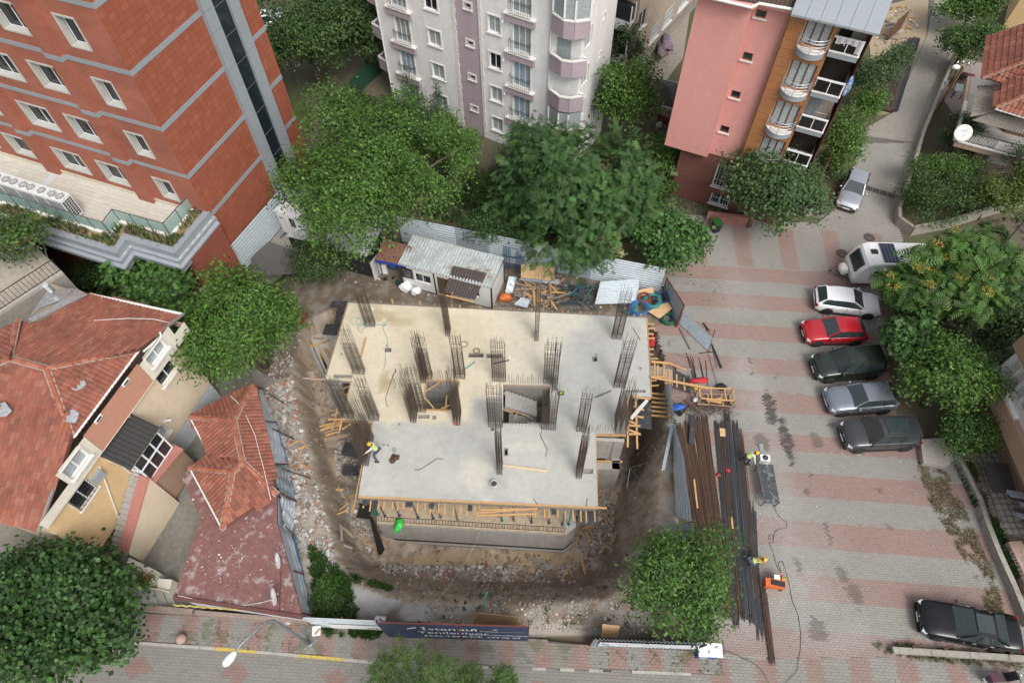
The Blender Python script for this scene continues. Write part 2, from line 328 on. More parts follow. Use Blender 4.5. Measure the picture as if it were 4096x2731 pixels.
# ---------------------------------------------------------------- paving
GREY=np.array([.262,.252,.227]);PINK=np.array([.270,.184,.163])
pavm=mat('paver',(.5,.5,.5),.9,.05,4,.15,45,tint='full')
bedm=mat('paving_bed',(.13,.12,.105),.95,.3,3,.3)
def pave(struct,poly,ang,l,w,colfn,z,ymax=60,gap=.009,th=.05,n_ind=300,zig=.0):
    a=R(ang);u=np.array([math.cos(a),math.sin(a)]);v=np.array([-u[1],u[0]]);pp=np.array([[p[0],p[1]] for p in poly])
    U=pp@u;Vv=pp@v
    js=np.arange(math.floor(Vv.min()/w),math.ceil(Vv.max()/w));is_=np.arange(math.floor(U.min()/l)-1,math.ceil(U.max()/l)+1)
    J,Ii=np.meshgrid(js,is_);cu=(Ii+.5+.5*(J%2))*l;cv=(J+.5)*w
    cu=cu.ravel();cv=cv.ravel();cx=cu*u[0]+cv*v[0];cy=cu*u[1]+cv*v[1]
    # corners must project inside the frame
    ok=inpoly(cx,cy,poly)&(cy<ymax)
    rel=np.stack([cx,cy,np.full_like(cx,z-HC)],1);dep=rel@_f;sx=2048+FPX*(rel@RT)/dep;sy=1365.5+FPX*(rel@DN)/dep
    ok&=(sx>-600)&(sx<4700)&(sy<3250)&(sy>-400)
    cu,cv,cx,cy,dep=cu[ok],cv[ok],cx[ok],cy[ok],dep[ok];n=len(cu)
    base=colfn(cx,cy,cu,cv);base=base*(1+RNG.normal(0,.028,(n,1)))*(1+RNG.normal(0,.01,(n,3)))
    hl,hw=(l-gap)/2,(w-gap)/2;dz=RNG.normal(0,.0025,n);tx=RNG.normal(0,.004,n)
    # zigzag stone: eight outline points
    o=np.array([(-hl,-hw),(0,-hw+zig),(hl,-hw),(hl-zig*.8,0),(hl,hw),(0,hw+zig*.0+zig),(-hl,hw),(-hl-zig*.8,0)]) if zig else np.array([(-hl,-hw),(hl,-hw),(hl,hw),(-hl,hw)])
    k=len(o);top=np.zeros((n,k,3));bot=np.zeros((n,k,3))
    for q in range(k):
        x=cx+o[q,0]*u[0]+o[q,1]*v[0];y=cy+o[q,0]*u[1]+o[q,1]*v[1]
        top[:,q]=np.stack([x,y,z+dz+tx*o[q,0]/hl],1);bot[:,q]=np.stack([x,y,np.full(n,z-th)],1)
    ind=np.argsort(dep)[:n_ind];rest=np.setdiff1d(np.arange(n),ind)
    def make(sel):
        m=len(sel);V_=np.concatenate([top[sel],bot[sel]],1).reshape(-1,3);b0=(np.arange(m)*2*k)[:,None]
        fs=[b0+np.array([[q,k+q,k+(q+1)%k,(q+1)%k]]) for q in range(k)]
        c=np.repeat(base[sel],2*k,0)
        if k==4: fs.append(b0+np.array([[0,1,2,3]]))
        else: fs+=[b0+np.array([[7,0,1,3]]),b0+np.array([[1,2,3,3]])[:, :],b0+np.array([[7,3,5,6]]),b0+np.array([[3,4,5,5]])]
        return V_,np.concatenate(fs,0),c
    V_,Fq,c=make(rest);Fq=Fq[:, :]
    o2=link('paving_stones',npmesh('paving_stones',V_,Fq,pavm,c),struct);tag(o2,kind='stuff')
    for i in ind:
        V_,Fq,c=make(np.array([i]));link('paving_stone',npmesh('paving_stone',V_,Fq,pavm,c),struct)
def sheet(name,poly,z,m,kind='structure',th=.12):
    mb=MB();mb.prism(poly,z-th,z);o=mb.build(name,m);
    if kind:tag(o,kind=kind)
    return o
a5=R(-5.42);V5=np.array([-math.sin(a5),math.cos(a5)])
EDG=[32.38,31.14,29.86,28.58,27.3,25.99,24.62,23.37,22.06,20.65,19.13,18.05,16.61,15.11,13.68,12.11,10.65,9.21,7.7,6.2,4.6]
def dustmask(x,y):
    m=np.zeros_like(x)
    for px,py,rx,ry,k in [(3120,2050,1.4,6.5,.75),(3180,2350,2.6,2.2,.8),(3000,1560,1.3,3.5,.7),(3010,1880,1.,2.,.6),(3330,2560,3.2,1.,.6),(2900,2480,2.3,1.6,.85),(2950,1200,1.5,3.,.35),(3560,500,1.6,9.,.75),(3440,760,1.2,4,.6),(3250,2200,1.5,3,.5)]:
        c=P(px,py);m=np.maximum(m,k*np.exp(-(((x-c[0])/rx)**2+((y-c[1])/ry)**2)))
    return m*np.clip(.35+fbm(x,y,.9)*1.2,0,1.1)
OIL=[(3080,1640,.45,1.1),(3145,1760,.35,1.7),(3050,1770,.5,.6),(3267,1760,.42,.5),(3415,2370,.4,.7),(3370,2310,.3,.6),(3270,2520,.45,.6),(3515,1965,.12,.2),(3227,1965,.18,.3),(3555,2105,.15,.2),(3240,1900,.15,.2),(3105,1510,.13,.13),(3010,1497,.15,.1),(3330,2710,.5,.25),(2998,1440,.1,.4),(3700,232,.5,.4),(3680,375,.3,.3),(3320,1700,.2,.2),(3190,2260,.2,.5),(3310,2130,.12,.7)]
def pk_col(x,y,u,v):
    s=x*V5[0]+y*V5[1]+ (vnoise(x,y,3)-.5)*.05;idx=np.searchsorted(-np.array(EDG),-s)
    c=np.where((idx%2==1)[:,None],PINK,GREY)
    far=s>32.55
    uu=x*math.cos(a5)+y*math.sin(a5);col_=((uu-7.)%3.3)<1.15
    c=np.where(far[:,None],np.where(col_[:,None]&(s<36.5)[:,None],PINK,GREY),c)
    # newer grey repair strip along the site side
    d=dustmask(x,y);d=np.clip(d+ (fbm(x,y,.5)-.5)*.25,0,.95);c=lerp(c,(.335,.322,.30),d)
    w=np.clip(1-np.abs(fbm(x,y,.35)-.45)*5,0,1)*.16;c=lerp(c,(.165,.15,.13),w)
    o=np.zeros_like(x)
    for px,py,rx,ry in OIL:
        q=P(px,py);r=((x-q[0])/rx)**2+((y-q[1])/ry)**2+(fbm(x,y,3.)-.5)*2.6+(RNG.random(len(x))-.5)*.5;o=np.maximum(o,sm(-r,-1.15,-.55)*(1 if rx*ry>.3 else .55))
    return lerp(c,(.055,.048,.042),o*.88)
PARK=[(10.35,5.0),(10.1,13),(10.2,18.5)]+XY([(2672,1560),(2655,1460),(2662,1430),(2637,1381),(2632,1331),(2600,1310),(2680,1290),(2700,1210)])+[(10.9,29.2),(10.9,33.2),(13.4,36.3),(23.6,35.1),(25.5,37),(28,41),(30.4,45.9),(33.6,48),(40.4,59.2),(43,66),(49.8,66),(41.4,55.7),(37.7,49.5),(34.8,44.9),(32.6,40.9),(29.8,36.2),(29.5,35),(29.5,33.5),(27,30),(26.2,28.6),(24.7,22),(24.2,19),(25,17.3),(24.4,15.4),(26.5,15.6),(27,13),(26.9,7.3),(27,4.9)]
park=sheet('parking_lot',PARK,.012,bedm)
pave(park,PARK,-5.42,.235,.125,pk_col,.05,ymax=44)
# paved lane beyond reads as one dusty surface
laneM=mat('dusty_lane',(.275,.255,.222),.95,.12,.9,.3,40,dirt=.3,dirtcol=(.24,.22,.19))
lane=sheet('lane',[(30.0,45.0),(30.4,45.9),(33.6,48),(40.4,59.2),(48,75),(60,90),(66,88),(55,74),(41.4,55.7),(37.7,49.5),(34.8,44.9),(34.2,44.)],.055,laneM)
# street side: pavement, kerb, carriageway
a6=R(-3.9)
KERB=[(-34,7.3),(-22.08,6.46),(-15.83,5.95),(-10.67,5.49),(-7.37,5.15),(0,4.78),(6.58,4.5),(10.4,4.3)]
SIDE=KERB[:]+[(10.35,5.4),(3.7,5.75),(.6,6.1),(-10.8,7.0),(-17.3,7.55),(-24,8.0),(-34,8.6)]
side=sheet('sidewalk',SIDE,.075,bedm)
def sd_col(x,y,u,v):
    c=np.where((((u+3.2)%1.9)<.85)[:,None],PINK*.92,GREY*.85);d=np.clip((fbm(x,y,.6)-.35)*1.6,0,.9)*(((x>-8)&(x<3))*1.)
    c=lerp(c,(.20,.175,.14),d);return lerp(c,(.10,.10,.06),np.clip((fbm(x,y,1.5)-.58)*5,0,.55))
pave(side,SIDE,-3.9,.30,.15,sd_col,.115,zig=0)
ROAD=[(-40,-8),(40,-8),(40,3.6),(27.1,5.0),(10.2,5.1),(10.4,4.28)]+[(x,y-.02) for x,y in KERB[::-1]]
road=sheet('street',ROAD,-.045,bedm)
def rd_col(x,y,u,v):
    t=((u+v*1.4)%5.2)<1.6;t2=((u-v*1.4)%5.2)<1.6
    c=np.where((t&t2&(x<2))[:,None],PINK*.85,GREY*.80);c=np.where((x>9)[:,None],np.where((((u)%2.4)<1.)[:,None],PINK,GREY)*.93,c)
    d=np.clip(dustmask(x,y)+np.clip((fbm(x,y,.5)-.45)*1.5,0,.5)*((x>-8)*1.),0,.9);return lerp(c,(.22,.20,.17),d)
pave(road,ROAD,-3.9,.30,.15,rd_col,0.0)
kerbm=mat('kerb_stone',(.36,.345,.31),.9,.15,2,.3,dirt=.4);kerby=mat('yellow_kerb_paint',(.47,.36,.08),.85,.25,3,.3,wear=(4,.55,.8,(.33,.31,.27)))
kr=thing('kerb','stone kerb with flaking yellow and white paint along the street','kerb',(-10.67,5.4,0))
L_=0
for i in range(len(KERB)-1):
    a=Vector((*KERB[i],0));b=Vector((*KERB[i+1],0));n=max(1,round((b-a).length/.75))
    for j in range(n):
        p=a.lerp(b,j/n);q=a.lerp(b,(j+1)/n);m_=MB();d=(q-p).normalized()*.006;nn=Vector((-(q-p).y,(q-p).x,0)).normalized()
        if 8.2<p.x or (-6.2<p.x<5.8 and random.random()<.75):continue
        m_.obox(p+d-nn*.14+Z*-.10,q-p-d*2,nn*.14,Z*(.235+random.uniform(-.008,.008)));m_.build('kerb_stone',kerby if (L_//3)%2==0 and -17.5<p.x<-9 else kerbm,kr);L_+=1
# concrete yard between the two houses on the left
yardm=mat('yard_concrete',(.20,.19,.165),.92,.2,.9,.35,14,dirt=.6,dirtcol=(.10,.10,.08))
sheet('yard',[(-40,8.2),(-17,7.7),(-15.,12),(-15.5,22),(-19.5,24.5),(-30,25),(-40,20)],.03,yardm)
sheet('garden_path',[(21.5,36.2),(24,35.6),(25.2,37.2),(23.,39)],.02,yardm)
# ---------------------------------------------------------------- the half-built block: floor slab, basement, stair
SLAB=XY([(1394,1211),(2586,1272),(2604,1588),(2510,1583),(2505,1733),(2381,1733),(2389,2028),(1434,1982),(1453,1858),(1480,1748),(1493,1685),(1371,1677),(1388,1600),(1407,1526),(1302,1516)],ZS)
def rect(c,x0,y0,x1,y1,z=ZS): return [tuple(p)[:2] for p in PS(c,[(x0,y0),(x1,y0),(x1,y1),(x0,y1)],z)]
SHAFT=[tuple(p)[:2] for p in PS(S4,[(1140,768),(1425,778),(1380,1028),(1108,1020)],ZS)]
STAIR=[tuple(p)[:2] for p in PS(S5,[(222,705),(588,716),(585,1012),(218,1002)],ZS)]
DUCTS=[rect(a2,942,946,983,970),rect(a2,1525,984,1626,1008),rect(a2,1650,988,1754,1011),rect(a3,646,1006,677,1037),rect(a3,402,1245,445,1272),rect(r2,1627,70,1648,113),rect(S5,127,1042,150,1062)]
RECS=[rect(S4,303,714,468,743),rect(S4,1058,1072,1160,1104),rect(S4,1186,1078,1220,1112),rect(S5,1182,742,1335,763),rect(S5,848,1362,924,1398)]
PIPES=[(a2,640,990),(a2,955,932),(a2,1163,1192),(a2,1040,1478),(S6,817,230),(S6,862,233),(a3,670,995),(a3,980,1088),(a3,897,1085),(a3,402,1235)]
def cdt_slab(outer,holes,z0,z1,step=.3):
    pts=[];edges=[]
    for lp in [outer]+holes:
        n0=len(pts);L=[]
        for i in range(len(lp)):
            a=Vector(lp[i]);b=Vector(lp[(i+1)%len(lp)]);k=max(1,int((b-a).length/1.2))
            for j in range(k): L.append(a.lerp(b,j/k))
        pts+=L;edges+=[(n0+i,n0+(i+1)%len(L)) for i in range(len(L))]
    xs_=np.arange(min(p[0] for p in outer),max(p[0] for p in outer),step);ys_=np.arange(min(p[1] for p in outer),max(p[1] for p in outer),step)
    X,Y=np.meshgrid(xs_,ys_);X=X.ravel()+RNG.uniform(-.05,.05,X.size);Y=Y.ravel()+RNG.uniform(-.05,.05,Y.size)
    ok=inpoly(X,Y,outer)&(dpoly(X,Y,outer)>.12)
    for h in holes: ok&=~inpoly(X,Y,h)&(dpoly(X,Y,h)>.08)
    pts+=[Vector((x,y)) for x,y in zip(X[ok],Y[ok])]
    v,e,f,_,_,_=delaunay_2d_cdt([Vector((p[0],p[1])) for p in pts],edges,[],0,1e-5)
    cx=np.array([sum(v[i][0] for i in t)/len(t) for t in f]);cy=np.array([sum(v[i][1] for i in t)/len(t) for t in f])
    keep=inpoly(cx,cy,outer)
    for h in holes: keep&=~inpoly(cx,cy,h)
    F_=[t for t,k in zip(f,keep) if k];mb=MB()
    Vt=[(p[0],p[1],z1) for p in v];nt_=len(Vt)
    mb.add(Vt,F_,0);mb.add([(p[0],p[1],z0) for p in v],[tuple(t)[::-1] for t in F_],1)
    for q,lp in enumerate([outer]+holes):
        for i in range(len(lp)):
            a,b=lp[i],lp[(i+1)%len(lp)];mb.add([(a[0],a[1],z0),(b[0],b[1],z0),(b[0],b[1],z1),(a[0],a[1],z1)],[(0,1,2,3)],1)
    return mb,nt_
slabm=mat('slab_concrete',(.5,.5,.5),.9,.08,.8,.3,35,tint='full')
BLD=thing('unfinished_building','half built concrete block with pale cast floor, rebar columns and basement walls','building site',P(1950,1650,-4.9))
mb,nv=cdt_slab(SLAB,[SHAFT,STAIR]+DUCTS+RECS,ZS-.28,ZS)
slab=mb.build('floor_slab',[slabm,concw],BLD)
co=np.zeros(len(slab.data.vertices)*3,np.float32);slab.data.vertices.foreach_get('co',co);co=co.reshape(-1,3)
CREAM=XY([(1380,1190),(2330,1230),(2350,1275),(2290,1330),(2270,1362),(2235,1400),(2225,1480),(2180,1560),(2010,1560),(1900,1600),(1870,1690),(1640,1690),(1480,1680),(1360,1700),(1290,1520)],ZS)
x,y=co[:,0],co[:,1];sd=np.where(inpoly(x,y,CREAM),1,-1)*dpoly(x,y,CREAM)+(fbm(x,y,1.2)-.5)*1.3
cc=np.ones((len(co),3))*np.array([.43,.425,.39]);cc=lerp(cc,(.375,.375,.35),sm(fbm(x+5,y,.45),.4,.62));cc=lerp(cc,(.49,.485,.45),sm(fbm(x+25,y,.35),.55,.7)*.8)
g2=XY([(2270,1370),(2620,1370),(2620,1590),(2240,1590)],ZS);cc=lerp(cc,(.39,.39,.37),sm(np.where(inpoly(x,y,g2),1,-1)*dpoly(x,y,g2)+(fbm(x,y,2)-.5)*.6,-.1,.25)*.8)
fade=sm(-(x+.15*y),-6.5,-1.0)
cr=np.ones((len(co),3))*np.array([.60,.535,.405]);cr=lerp(cr,(.55,.485,.355),sm(fbm(x+50,y,.5),.45,.65));cr=lerp(cr,(.52,.50,.42),1-sm(-x,-3.5,2.5))
cc=lerp(cc,(0,0,0),np.zeros(len(x)));t=sm(sd,-.15,.3)[:,None];cc=cc*(1-t)+cr*t
for px,py,rx,ry,k in [(1535,1262,.9,.5,.6),(1610,1285,1.3,.35,.45),(1540,1530,.55,.75,.7),(1510,1240,.3,.5,.5)]:
    q=P(px,py,ZS);r=((x-q[0])/rx)**2+((y-q[1])/ry)**2+(fbm(x,y,2.5)-.5)*1.6;cc=lerp(cc,(.36,.285,.15),sm(-r,-1.1,-.6)*k)
for px,py,rx,ry,k in [(1900,1905,.9,1.1,.55),(2100,1790,1.6,.35,.35),(1940,2010,.6,.4,.5)]:
    q=P(px,py,ZS);r=((x-q[0])/rx)**2+((y-q[1])/ry)**2+(fbm(x,y,1.5)-.5)*1.6;cc=lerp(cc,(.56,.53,.45),sm(-r,-1.1,-.6)*k)
at=slab.data.color_attributes.new('tint','FLOAT_COLOR','POINT');c4_=np.ones((len(co),4),np.float32);c4_[:,:3]=cc;at.data.foreach_set('color',c4_.ravel())
for rc in RECS:
    m=MB();cx=sum(p[0] for p in rc)/4;cy=sum(p[1] for p in rc)/4;m.prism([(cx+(p[0]-cx)*1.04,cy+(p[1]-cy)*1.04) for p in rc],ZS-.22,ZS-.16);m.build('recess_floor',concd,BLD)
for h in DUCTS:
    m=MB()
    for i in range(4):
        a=Vector((*h[i],ZS+.005));b=Vector((*h[(i+1)%4],ZS+.005));m.beam(a,b,.05,.05)
    m.build('duct_frame',timberg,BLD)
pipem=mat('grey_pvc',(.30,.33,.35),.5,.1,3,0)
for c,px,py in PIPES:
    p=P1(c,px,py,ZS);m=MB();m.lathe(p,[(.055,-.05),(.055,.10),(.045,.10),(.045,-.02),(0,-.02)],12);m.build('sleeve_pipe',pipem,BLD)
p=P1(S6,938,290,ZS);m=MB();m.lathe(p,[(.115,-.05),(.115,.14),(.095,.14),(.09,-.02),(0,-.02)],14);m.build('sleeve_pipe',pipem,BLD)
# ledge and basement walls
fr=lambda c,x,y,z:tuple(P1(c,x,y,z))[:2]
LEDF=[fr(S6,735,1120,ZL),fr(S7,1035,735,ZL),fr(S7,1195,605,ZL)]
q0=Vector(LEDF[0]);q1=Vector(LEDF[1]);q2=Vector(LEDF[2]);q3=q2+Vector((.1,2.2));q4=q0+Vector((-.25,2.3))
front=[tuple(v) for v in (q0,q1,q2,q3,q4)]
m=MB();m.prism(front,ZL-.28,ZL);m.build('ledge_slab',conc,BLD)
m=MB();m.prism([tuple(v) for v in (q0+Vector((.01,.01)),q1+Vector((-.01,.01)),q2+Vector((-.01,.01)),q3,q4)],-5.4,ZL-.28);m.build('basement_wall',concw,BLD)
m=MB();fl=[tuple(v) for v in (q0+Vector((-.12,-.16)),q1+Vector((.08,-.16)),q2+Vector((.16,0)),q3,q4)];m.prism(fl,-5.4,-4.86);m.build('footing',concd,BLD)
bit=mat('bitumen_strip',(.012,.012,.013),.6,.3,6,.3);m=MB();m.prism([tuple(v) for v in (q0+Vector((-.02,-.03)),q1+Vector((.02,-.03)),q2+Vector((.03,-.01)),q3,q4)],-4.86,-4.68);m.build('damp_proof_strip',bit,BLD)
m=MB()
for i in range(9):
    p=q0.lerp(q1,(i+.3)/9);m.box((p.x,p.y-.012,-3.1),(.02,.03,1.9 if i%3 else 2.2))
rustm=mat('rust_streak',(.27,.2,.13),.9,.2,4,.1);
# starter bars along the ledge edge
for i in range(64):
    t=(i+.5)/64;p=q0.lerp(q1,t);m=MB();y0=.12+.02*random.random();lean=random.uniform(-.05,.05)
    m.tube([(p.x,p.y+.42,ZL-.02),(p.x+lean*.2,p.y+.42,ZL+.07),(p.x+lean,p.y+y0,ZL+.09+random.random()*.08),(p.x+lean,p.y+y0,ZL-.02)],.012,4);m.build('starter_bar',rebarm,BLD)
for yy in (.14,.4):
    m=MB();m.beam((q0.x+.1,q0.y+yy,ZL+.05),(q1.x-.1,q1.y+yy,ZL+.05),.02,.02);m.build('edge_bar',rebarm,BLD)
# left ledge with its raised rebar kerb
A=Vector(fr(F1,1211,1336,ZL));B=Vector(fr(F1,1346,1640,ZL));left=[tuple(A),tuple(B),tuple(B+Vector((2.2,.2))),tuple(A+Vector((4.6,.1)))]
m=MB();m.prism(left,-4.,ZL);m.build('ledge_slab',conc,BLD)
n_=Vector((-(B-A).y,(B-A).x)).normalized();n_=-n_ if n_.x<0 else n_
for off in (.03,.30):
    m=MB();a=A+n_*off;b=B+n_*off;m.beam((a.x,a.y,ZL+.05),(b.x,b.y,ZL+.05),.05,.07);m.build('edge_bar',concd if off<.1 else rebarg,BLD)
for i in range(46):
    p=A.lerp(B,(i+.5)/46);m=MB();q=p+n_*.3;m.tube([(p.x+n_.x*.03,p.y+n_.y*.03,ZL+.02),(p.x+.03,p.y,ZL+.10),(q.x,q.y,ZL+.12),(q.x,q.y,ZL)],.012,4);m.build('starter_bar',rebarg,BLD)
# ground-floor walls under the slab
def inset(poly,d):
    c=Vector((sum(p[0] for p in poly)/len(poly),sum(p[1] for p in poly)/len(poly)));out=[]
    for p in poly: v=Vector(p)-c;out.append(tuple(c+v*(1-d/v.length)))
    return out
WL=inset(SLAB,.9)
def wallstrip(a,b,z0,z1,t=.2,name='wall',m_=None):
    m=MB();a=Vector((*a[:2],0));b=Vector((*b[:2],0));m.beam(a+Z*((z0+z1)/2),b+Z*((z0+z1)/2),t,z1-z0);return m.build(name,m_ or concw,BLD)
for i in (0,1,4,5,9,10,11,12,14): wallstrip(WL[i],WL[(i+1)%len(WL)],-5.,ZS-.28)
core=inset([Vector(p) for p in WL],3.2)
for i in range(len(core)): wallstrip(core[i],core[(i+1)%len(core)],-5.,ZS-.3)
m=MB();m.prism(WL,ZL-.3,ZL-.02);m.build('lower_floor',concd,BLD)
m=MB();m.prism([LEDF[0],LEDF[1],tuple(Vector(LEDF[1])+Vector((0,2.0))),tuple(Vector(LEDF[0])+Vector((0,2.0)))],ZL+.002,ZL+.03);m.build('sandy_screed',mat('sandy_screed',(.40,.32,.23),.95,.2,1.5,.4,20,dirt=.5,dirtcol=(.22,.17,.12)),BLD)
# right notch: wall, light-well box
e0=P1(S5,950,1140,ZS-.3);e1=P1(S5,1172,1150,ZS-.3)
m=MB();m.beam(Vector((e0.x,e0.y+.1,(ZS-.3+ZL)/2)),Vector((e1.x,e1.y+.1,(ZS-.3+ZL)/2)),.2,ZS-.3-ZL);m.build('wall',concw,BLD)
m=MB();m.beam(Vector((e1.x-.62,e1.y-.012,(ZS-.3+ZL)/2)),Vector((e1.x-.58,e1.y-.012,(ZS-.3+ZL)/2)),.02,ZS-.34-ZL);m.build('wall_joint',concd,BLD)
b0=P1(S5,958,1365,ZL);b1=P1(S5,1138,1365,ZL);b2=P1(S5,1136,1283,ZL);b3=P1(S5,958,1295,ZL)
box=[tuple(v)[:2] for v in (b0,b1,b2,b3)]
m=MB();m.prism(box,-5.4,ZL-.9);m.build('light_well_base',concw,BLD)
for (a,b,t) in ((b0,b1,.45),(b1,b2,.5)):
    d=(b-a).normalized();n2_=Vector((-d.y,d.x,0));m=MB();aa=a+n2_*t/2;bb=b+n2_*t/2;m.beam(Vector((aa.x,aa.y,ZL-.45)),Vector((bb.x,bb.y,ZL-.45)),t,.9);m.build('light_well_wall',concw,BLD)
m=MB();m.beam(b3+Vector((0,-.05,-.05)),b3+Vector((1.6,-.1,-.05)),.12,.1);m.build('timber_lintel',timber,BLD)
# lift shaft and stair
for i in range(4):
    a,b=Vector(SHAFT[i]),Vector(SHAFT[(i+1)%4]);d=(b-a).normalized();n2_=Vector((d.y,-d.x));cen=Vector((sum(p[0] for p in SHAFT)/4,sum(p[1] for p in SHAFT)/4))
    if (cen-a).dot(n2_)>0:n2_=-n2_
    a2_=a+n2_*.13-d*.2;b2_=b+n2_*.13+d*.2;wallstrip(a2_,b2_,-4.5,ZS-.28,.2,'shaft_wall',mat('shaft_wall',(.36,.355,.35),.85,.1,1,.1))
    mm=MB();mm.beam(Vector((*(a+n2_*.05),ZS+.03)),Vector((*(b+n2_*.05),ZS+.03)),.09,.06);mm.build('shaft_form_board',timber,BLD)
for a,b in [((1115,870),(1255,780)),((1110,905),(1200,1015)),((1315,900),(1303,1025)),((1260,1020),(1340,985))]:
    m=MB();m.beam(P1(S4,*a,ZS-.02),P1(S4,*b,ZS-.06),.09,.05);m.build('shaft_brace',timber,BLD)
for i in range(4):
    m=MB();a=P1(S4,1150+i*55,780,ZS-.1);b=P1(S4,1140+i*50,1020,ZS-.1);m.tube([a,b],.008,4);m.build('shaft_mesh_bar',rebarm,BLD)
    m=MB();a=P1(S4,1125,820+i*50,ZS-.09);b=P1(S4,1330,825+i*50,ZS-.09);m.tube([a,b],.008,4);m.build('shaft_mesh_bar',rebarm,BLD)
# stair: two flights side by side seen through the opening
s0=Vector(STAIR[0]);s1=Vector(STAIR[1]);s3=Vector(STAIR[3]);ux=(s1-s0).normalized();uy=(s3-s0).normalized();Wd=(s3-s0).length;Ln=(s1-s0).length
st=MB();st.prism([tuple(s0-ux*.2-uy*.2),tuple(s1+ux*.2-uy*.2),tuple(Vector(STAIR[2])+ux*.2+uy*.2),tuple(s3-ux*.2+uy*.2)],-1.95,ZL+.04);st.build('lower_landing',concd,BLD)
stair=MB();a=s0+ux*.05+uy*.25;stair.beam(Vector((a.x,a.y,ZS-.45)),Vector((*(a+ux*2.0+uy*1.3),ZL+.75)),.3,.14);STR=stair.build('stair',concd,BLD)
stm=mat('stair_concrete',(.36,.35,.325),.92,.15,2,.35,20,dirt=.5,dirtcol=(.22,.2,.18))
for i in range(9):
    t=.12+i*.245;z=ZS-.45-.165*i
    if t<Ln-.9:
        p=s0+ux*t+uy*(.18);m=MB();m.obox((p.x,p.y,z-.42),(ux.x*.30,ux.y*.30,0),(uy.x*Wd*.42,uy.y*Wd*.42,0),(0,0,.42));m.build('step',stm,STR)
for i in range(7):
    t=.35+i*.25;z=ZS-1.5-.1*i;p=s0+ux*t+uy*(Wd*.46);m=MB();m.obox((p.x,p.y,z-.3),(ux.x*.28,ux.y*.28,0),(uy.x*Wd*.28,uy.y*Wd*.28,0),(0,0,.3));m.build('step',stm,STR)
for a,b in [((215,880),(425,950)),((215,895),(300,925)),((330,925),(305,975))]:
    m=MB();m.beam(P1(S5,*a,ZS-.75),P1(S5,*b,ZS-.95),.10,.06);m.build('stair_form_board',timbero,BLD)
for c in (0,1,2,3):
    a,b=Vector(STAIR[c]),Vector(STAIR[(c+1)%4]);d=(b-a).normalized();n2_=Vector((d.y,-d.x));cen=(s0+Vector(STAIR[2]))/2
    if (cen-a).dot(n2_)>0:n2_=-n2_
    if c!=1: wallstrip(a+n2_*.12,b+n2_*.12,-4.5,ZS-.3,.2,'stair_wall',concd)
    if c in (0,):
        m=MB();m.beam(Vector((*(a-n2_*.04),ZS+.03)),Vector((*(b-n2_*.04),ZS+.03)),.10,.07);m.build('stair_form_board',timbero,BLD)
# formwork boards along the edges
def edge_boards(pts,n,m_,name='edge_form_board',off=.035,zc=ZS-.06,h=.22,w=.05):
    for i in range(n):
        a=Vector(pts[0]).lerp(Vector(pts[1]),i/n);b=Vector(pts[0]).lerp(Vector(pts[1]),(i+1)/n);d=(b-a).normalized();nn=Vector((d.y,-d.x))
        a=a+nn*off+d*.01;b=b+nn*off-d*.01;m=MB();m.beam(Vector((*a,zc+random.uniform(-.015,.015))),Vector((*b,zc+random.uniform(-.015,.015))),w,h);m.build(name,m_,FORM)
FORM=thing('slab_formwork','timber edge boards and joist ends around the cast floor','formwork',P(1950,2000,-1.7))
sl=[Vector(p) for p in SLAB]
edge_boards((sl[7],sl[6]+Vector((.55,0))),6,timber,off=.06,zc=ZS-.03,h=.12,w=.10)
edge_boards((sl[7],sl[6]),8,timberg,off=.09,zc=ZS-.2,h=.2,w=.04)
edge_boards((sl[8]+Vector((0,.2)),sl[7]+Vector((-.15,-.95))),2,timber,off=.05,h=.2)
edge_boards((sl[1],sl[0]),9,timberg,off=.04);edge_boards((sl[0],sl[14]),5,timbero,off=.05)
edge_boards((sl[2],sl[1]),6,timber,off=.05,h=.16);edge_boards((sl[6],sl[5]),4,timber,off=.03,h=.1)
edge_boards((sl[5],sl[4]),2,timber,off=.05,zc=ZS-.16);edge_boards((sl[13],sl[12]),2,timber,off=.04);edge_boards((sl[11],sl[10]),2,timber,off=.05,zc=ZS-.12);edge_boards((sl[10],sl[9]),1,timber,off=.05,zc=ZS-.1)
# joist ends under the front edge
for i in range(34):
    p=sl[7].lerp(sl[6],(i+.6)/34);p=Vector((p.x+random.uniform(-.12,.12),p.y,ZS-.42));ln=random.uniform(.55,.78)
    m=MB();m.beam(p+Vector((0,.6,0)),p+Vector((random.uniform(-.03,.03),-ln,-.02)),.08,.09);m.build('joist_end',timber,FORM)
for px,py,l in [(1462,2010,.35),(1636,2015,.4),(1728,2022,.25),(1500,2012,.3),(1880,2030,.25),(2215,2045,.25)]:
    p=P(px,py,ZS-.33);m=MB();m.box(p,(l,.35,.03),R(-4));m.build('ply_offcut',ply,FORM)
for a,b in [((1905,2052),(2150,2033)),((1905,2062),(2145,2055)),((1920,2040),(2075,2035))]:
    m=MB();m.beam(P(*a,ZS-.3),P(*b,ZS-.22),.09,.07);m.build('loose_batten',timber,FORM)
